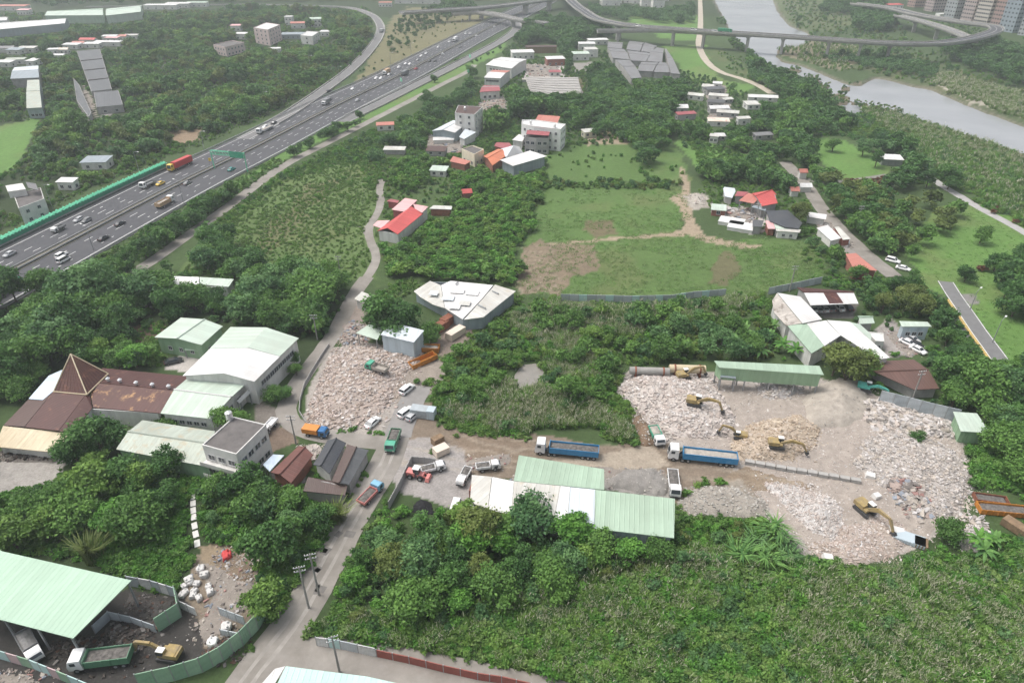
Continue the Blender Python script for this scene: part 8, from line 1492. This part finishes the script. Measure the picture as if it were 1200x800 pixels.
fill('weeds', WEED, [(470,445),(530,430),(745,470),(750,515),(520,505)], 1.6, .6, 1.2, .8, [2,3,1]); fill('weeds', WEED, [(455,600),(430,610),(470,560),(486,535),(510,525),(515,535),(484,545)], 1.0, .5, 1.0, .8, [0,1]); fill('weeds', WEED, [(370,500),(455,505),(460,512),(400,509)], 1.0, .4, .8, .8, [0,2]); fill('weeds', WEED, [(230,290),(430,185),(450,205),(430,330),(210,320)], 3.4, .4, .9, .8, [2,3,5]); fill('weeds', WEED, [(415,575),(436,545),(440,560),(425,600)], 1.0, .5, 1.2, .8, [0,1])
# tall grass with pale plumes
FG = [(340,745),(380,715),(480,725),(600,700),(720,680),(800,640),(900,640),(940,655),(1010,665),(1080,645),(1150,650),(1280,640),(1320,900),(640,880),(590,797),(440,765),(375,752)]
fill('weeds', WEED, FG, .95, .5, 1.4, .8, [0,5,2,3,1,5,0,4,5,3], patch=9); fill('tall_grass', GRASS, FG, 1.6, .8, 1.7, 1.3, [0,3,1,5,0,3], patch=12); fill('plume_grass', PLUME, FG, 2.0, 1.1, 2.0, 1.5, [0,1], clump=8, dens=.9); fill('plume_grass', PLUME, [(590,660),(700,645),(850,645),(870,690),(780,720),(640,740)], 1.7, 1.2, 2.1, 1.5, [0,1], clump=6); fill('plume_grass', PLUME, [(940,680),(1080,670),(1200,690),(1280,760),(1200,820),(960,800)], 1.7, 1.2, 2.1, 1.5, [0,1], clump=7); fill('undergrowth', BUSH, FG, 3.2, 1.0, 2.4, 1.8, [0,3,1,5,2], dens=.55, clump=11); fill('tall_grass', GRASS, [(580,690),(700,650),(830,640),(870,690),(760,750),(640,770),(560,720)], 1.3, 1.0, 1.8, 1.3, [2,4,1,4], clump=7); fill('tall_grass', GRASS, [(930,670),(1200,680),(1280,760),(1280,860),(950,830)], 1.3, 1.0, 1.8, 1.3, [4,2,1,4], clump=9)
fill('tall_grass', GRASS, [(520,478),(600,445),(640,460),(700,480),(745,500),(750,520),(620,508),(525,497)], 1.2, 1.2, 2.0, 1.3, [2,2,4,1]); fill('tall_grass', GRASS, [(610,362),(800,356),(900,350),(880,370),(700,395),(640,405)], 1.8, 1.2, 2.2, 1.3, [2,4,1,3]); fill('tall_grass', GRASS, [(1090,96),(1110,88),(1200,112),(1330,160),(1330,172),(1200,138),(1140,120)], 3.2, 1.5, 2.6, 1.3, [2,2,4], dens=.8); fill('tall_grass', GRASS, [(1010,128),(1110,150),(1330,235),(1330,300),(1200,265),(1120,220),(1060,180)], 2.6, 1.4, 2.4, 1.3, [4,1,3,2]); fill('tall_grass', GRASS, [(912,58),(950,50),(1010,56),(1005,72),(985,84),(940,72)], 4, 1.5, 2.5, 1.3, [2,4], dens=.7)
fill('tall_grass', GRASS, [(840,430),(730,440),(720,470),(740,500),(700,490),(690,440),(760,420)], 1.6, 1.0, 1.8, 1.3, [3,1,5])
# meadow grass, thin
for poly in ([(612,285),(640,212),(800,218),(805,270),(700,285)],[(617,283),(800,274),(960,286),(970,332),(900,345),(740,350),(605,345)]): fill('meadow_grass', SHORT, poly, 1.5, .25, .6, .35, [0,1,2,0], dens=.75, clump=9, cover=False)
fill('meadow_grass', SHORT, [(1060,290),(1100,240),(1180,240),(1230,280),(1280,420),(1180,430),(1110,345)], 2.0, .2, .4, .35, [1,0], dens=.7, cover=False)
# fan palms and spiky clumps
for i, (x, y, h) in enumerate(((868,655,3.4),(885,640,3.4),(905,625,3.6),(918,640,3.2),(898,660,3.0),(925,655,2.8),(845,668,2.4))):
    o = addmesh('spiky_palm', SPIKY[i % 2]); o.location = P(x, y); s = h/2.6; o.scale = (s*1.2,s*1.2,s); o.rotation_euler = (0,0,i*1.3); tag(o, 'big spiky fan-leaved clump at the lower lip of the rubble yard', 'palm', 'fan-leaved clumps below the yard')
for i, (x, y) in enumerate(((880,408),(900,400),(915,412),(890,418),(860,405),(930,418),(872,395),(905,388))):
    o = addmesh('banana_plant', PALM[i % 3]); o.location = P(x, y); o.scale = (1.25,)*3; o.rotation_euler = (0,0,i*2.1); tag(o, 'banana plant with long leaves above the green yard shed', 'banana plant', 'banana plants above the yard shed')
for i, (x, y) in enumerate(((1150,652),(1162,640),(1142,640))):
    o = addmesh('banana_plant', PALM[i % 3]); o.location = P(x, y); o.scale = (1.1,)*3; o.rotation_euler = (0,0,i*2.1); tag(o, 'broad-leaved plant beside the rubbish spill', 'banana plant', 'broad-leaved plants by the spill')
for i, (x, y, s, lb) in enumerate(((112,655,1.0,'feathery olive bamboo clump behind the mint shed roof'),(20,640,.9,'feathery bamboo clump at the left edge above the mint shed'),(398,610,.8,'feathery yellow-green bamboo clump beside the lane'))):
    o = addmesh('bamboo_clump', BAMB[i % 2]); o.location = P(x, y); o.scale = (s*1.3,s*1.3,s); tag(o, lb, 'bamboo')
for i, (x, y) in enumerate(((992,213.5),(998,213.5),(1004,213.8),(1010,214),(1016,214),(1022,213.5),(1028,212),(1034,210),(1031,216),(974,203),(975,200),(1032,240),(1034,239),(1168,246),(1163,250),(1190,262),(1148,317),(1152,317))):
    o = addmesh('red_shrub', AUT[0]); o.location = P(x, y); o.scale = (1.0,1.0,.75); o.rotation_euler = (0,0,i*1.7); tag(o, 'reddish-leaved shrub in the riverside park', 'shrub', 'reddish park shrubs')
flush_stuff({'woodland':('mass of trees filling the woods of the valley',),'undergrowth':('dense green scrub and bushes between the trees',),'weeds':('low leafy green weeds over open ground',),'tall_grass':('tall rank green grass and reeds',),'plume_grass':('drifts of tall grass with fine pale plumes',),'meadow_grass':('thin short grass on the meadow and park lawn',),'orchard_rows':('further rows of small orchard trees',)})
# ================================================================== HAZE
mb = MB(); mb.box((0,3600,50), (14000,8200,112)); hz = bpy.data.materials.new('haze'); hz.use_nodes = True; nt = hz.node_tree; nt.nodes.clear(); out = nt.nodes.new('ShaderNodeOutputMaterial'); pv = nt.nodes.new('ShaderNodeVolumePrincipled'); pv.inputs['Color'].default_value = (.90,.96,1.0,1); pv.inputs['Density'].default_value = .00024; pv.inputs['Anisotropy'].default_value = .2
nt.links.new(pv.outputs[0], out.inputs['Volume']); hob = mb.build('haze', hz); tag(hob, 'thin pale haze filling the valley air', None, None, 'stuff')
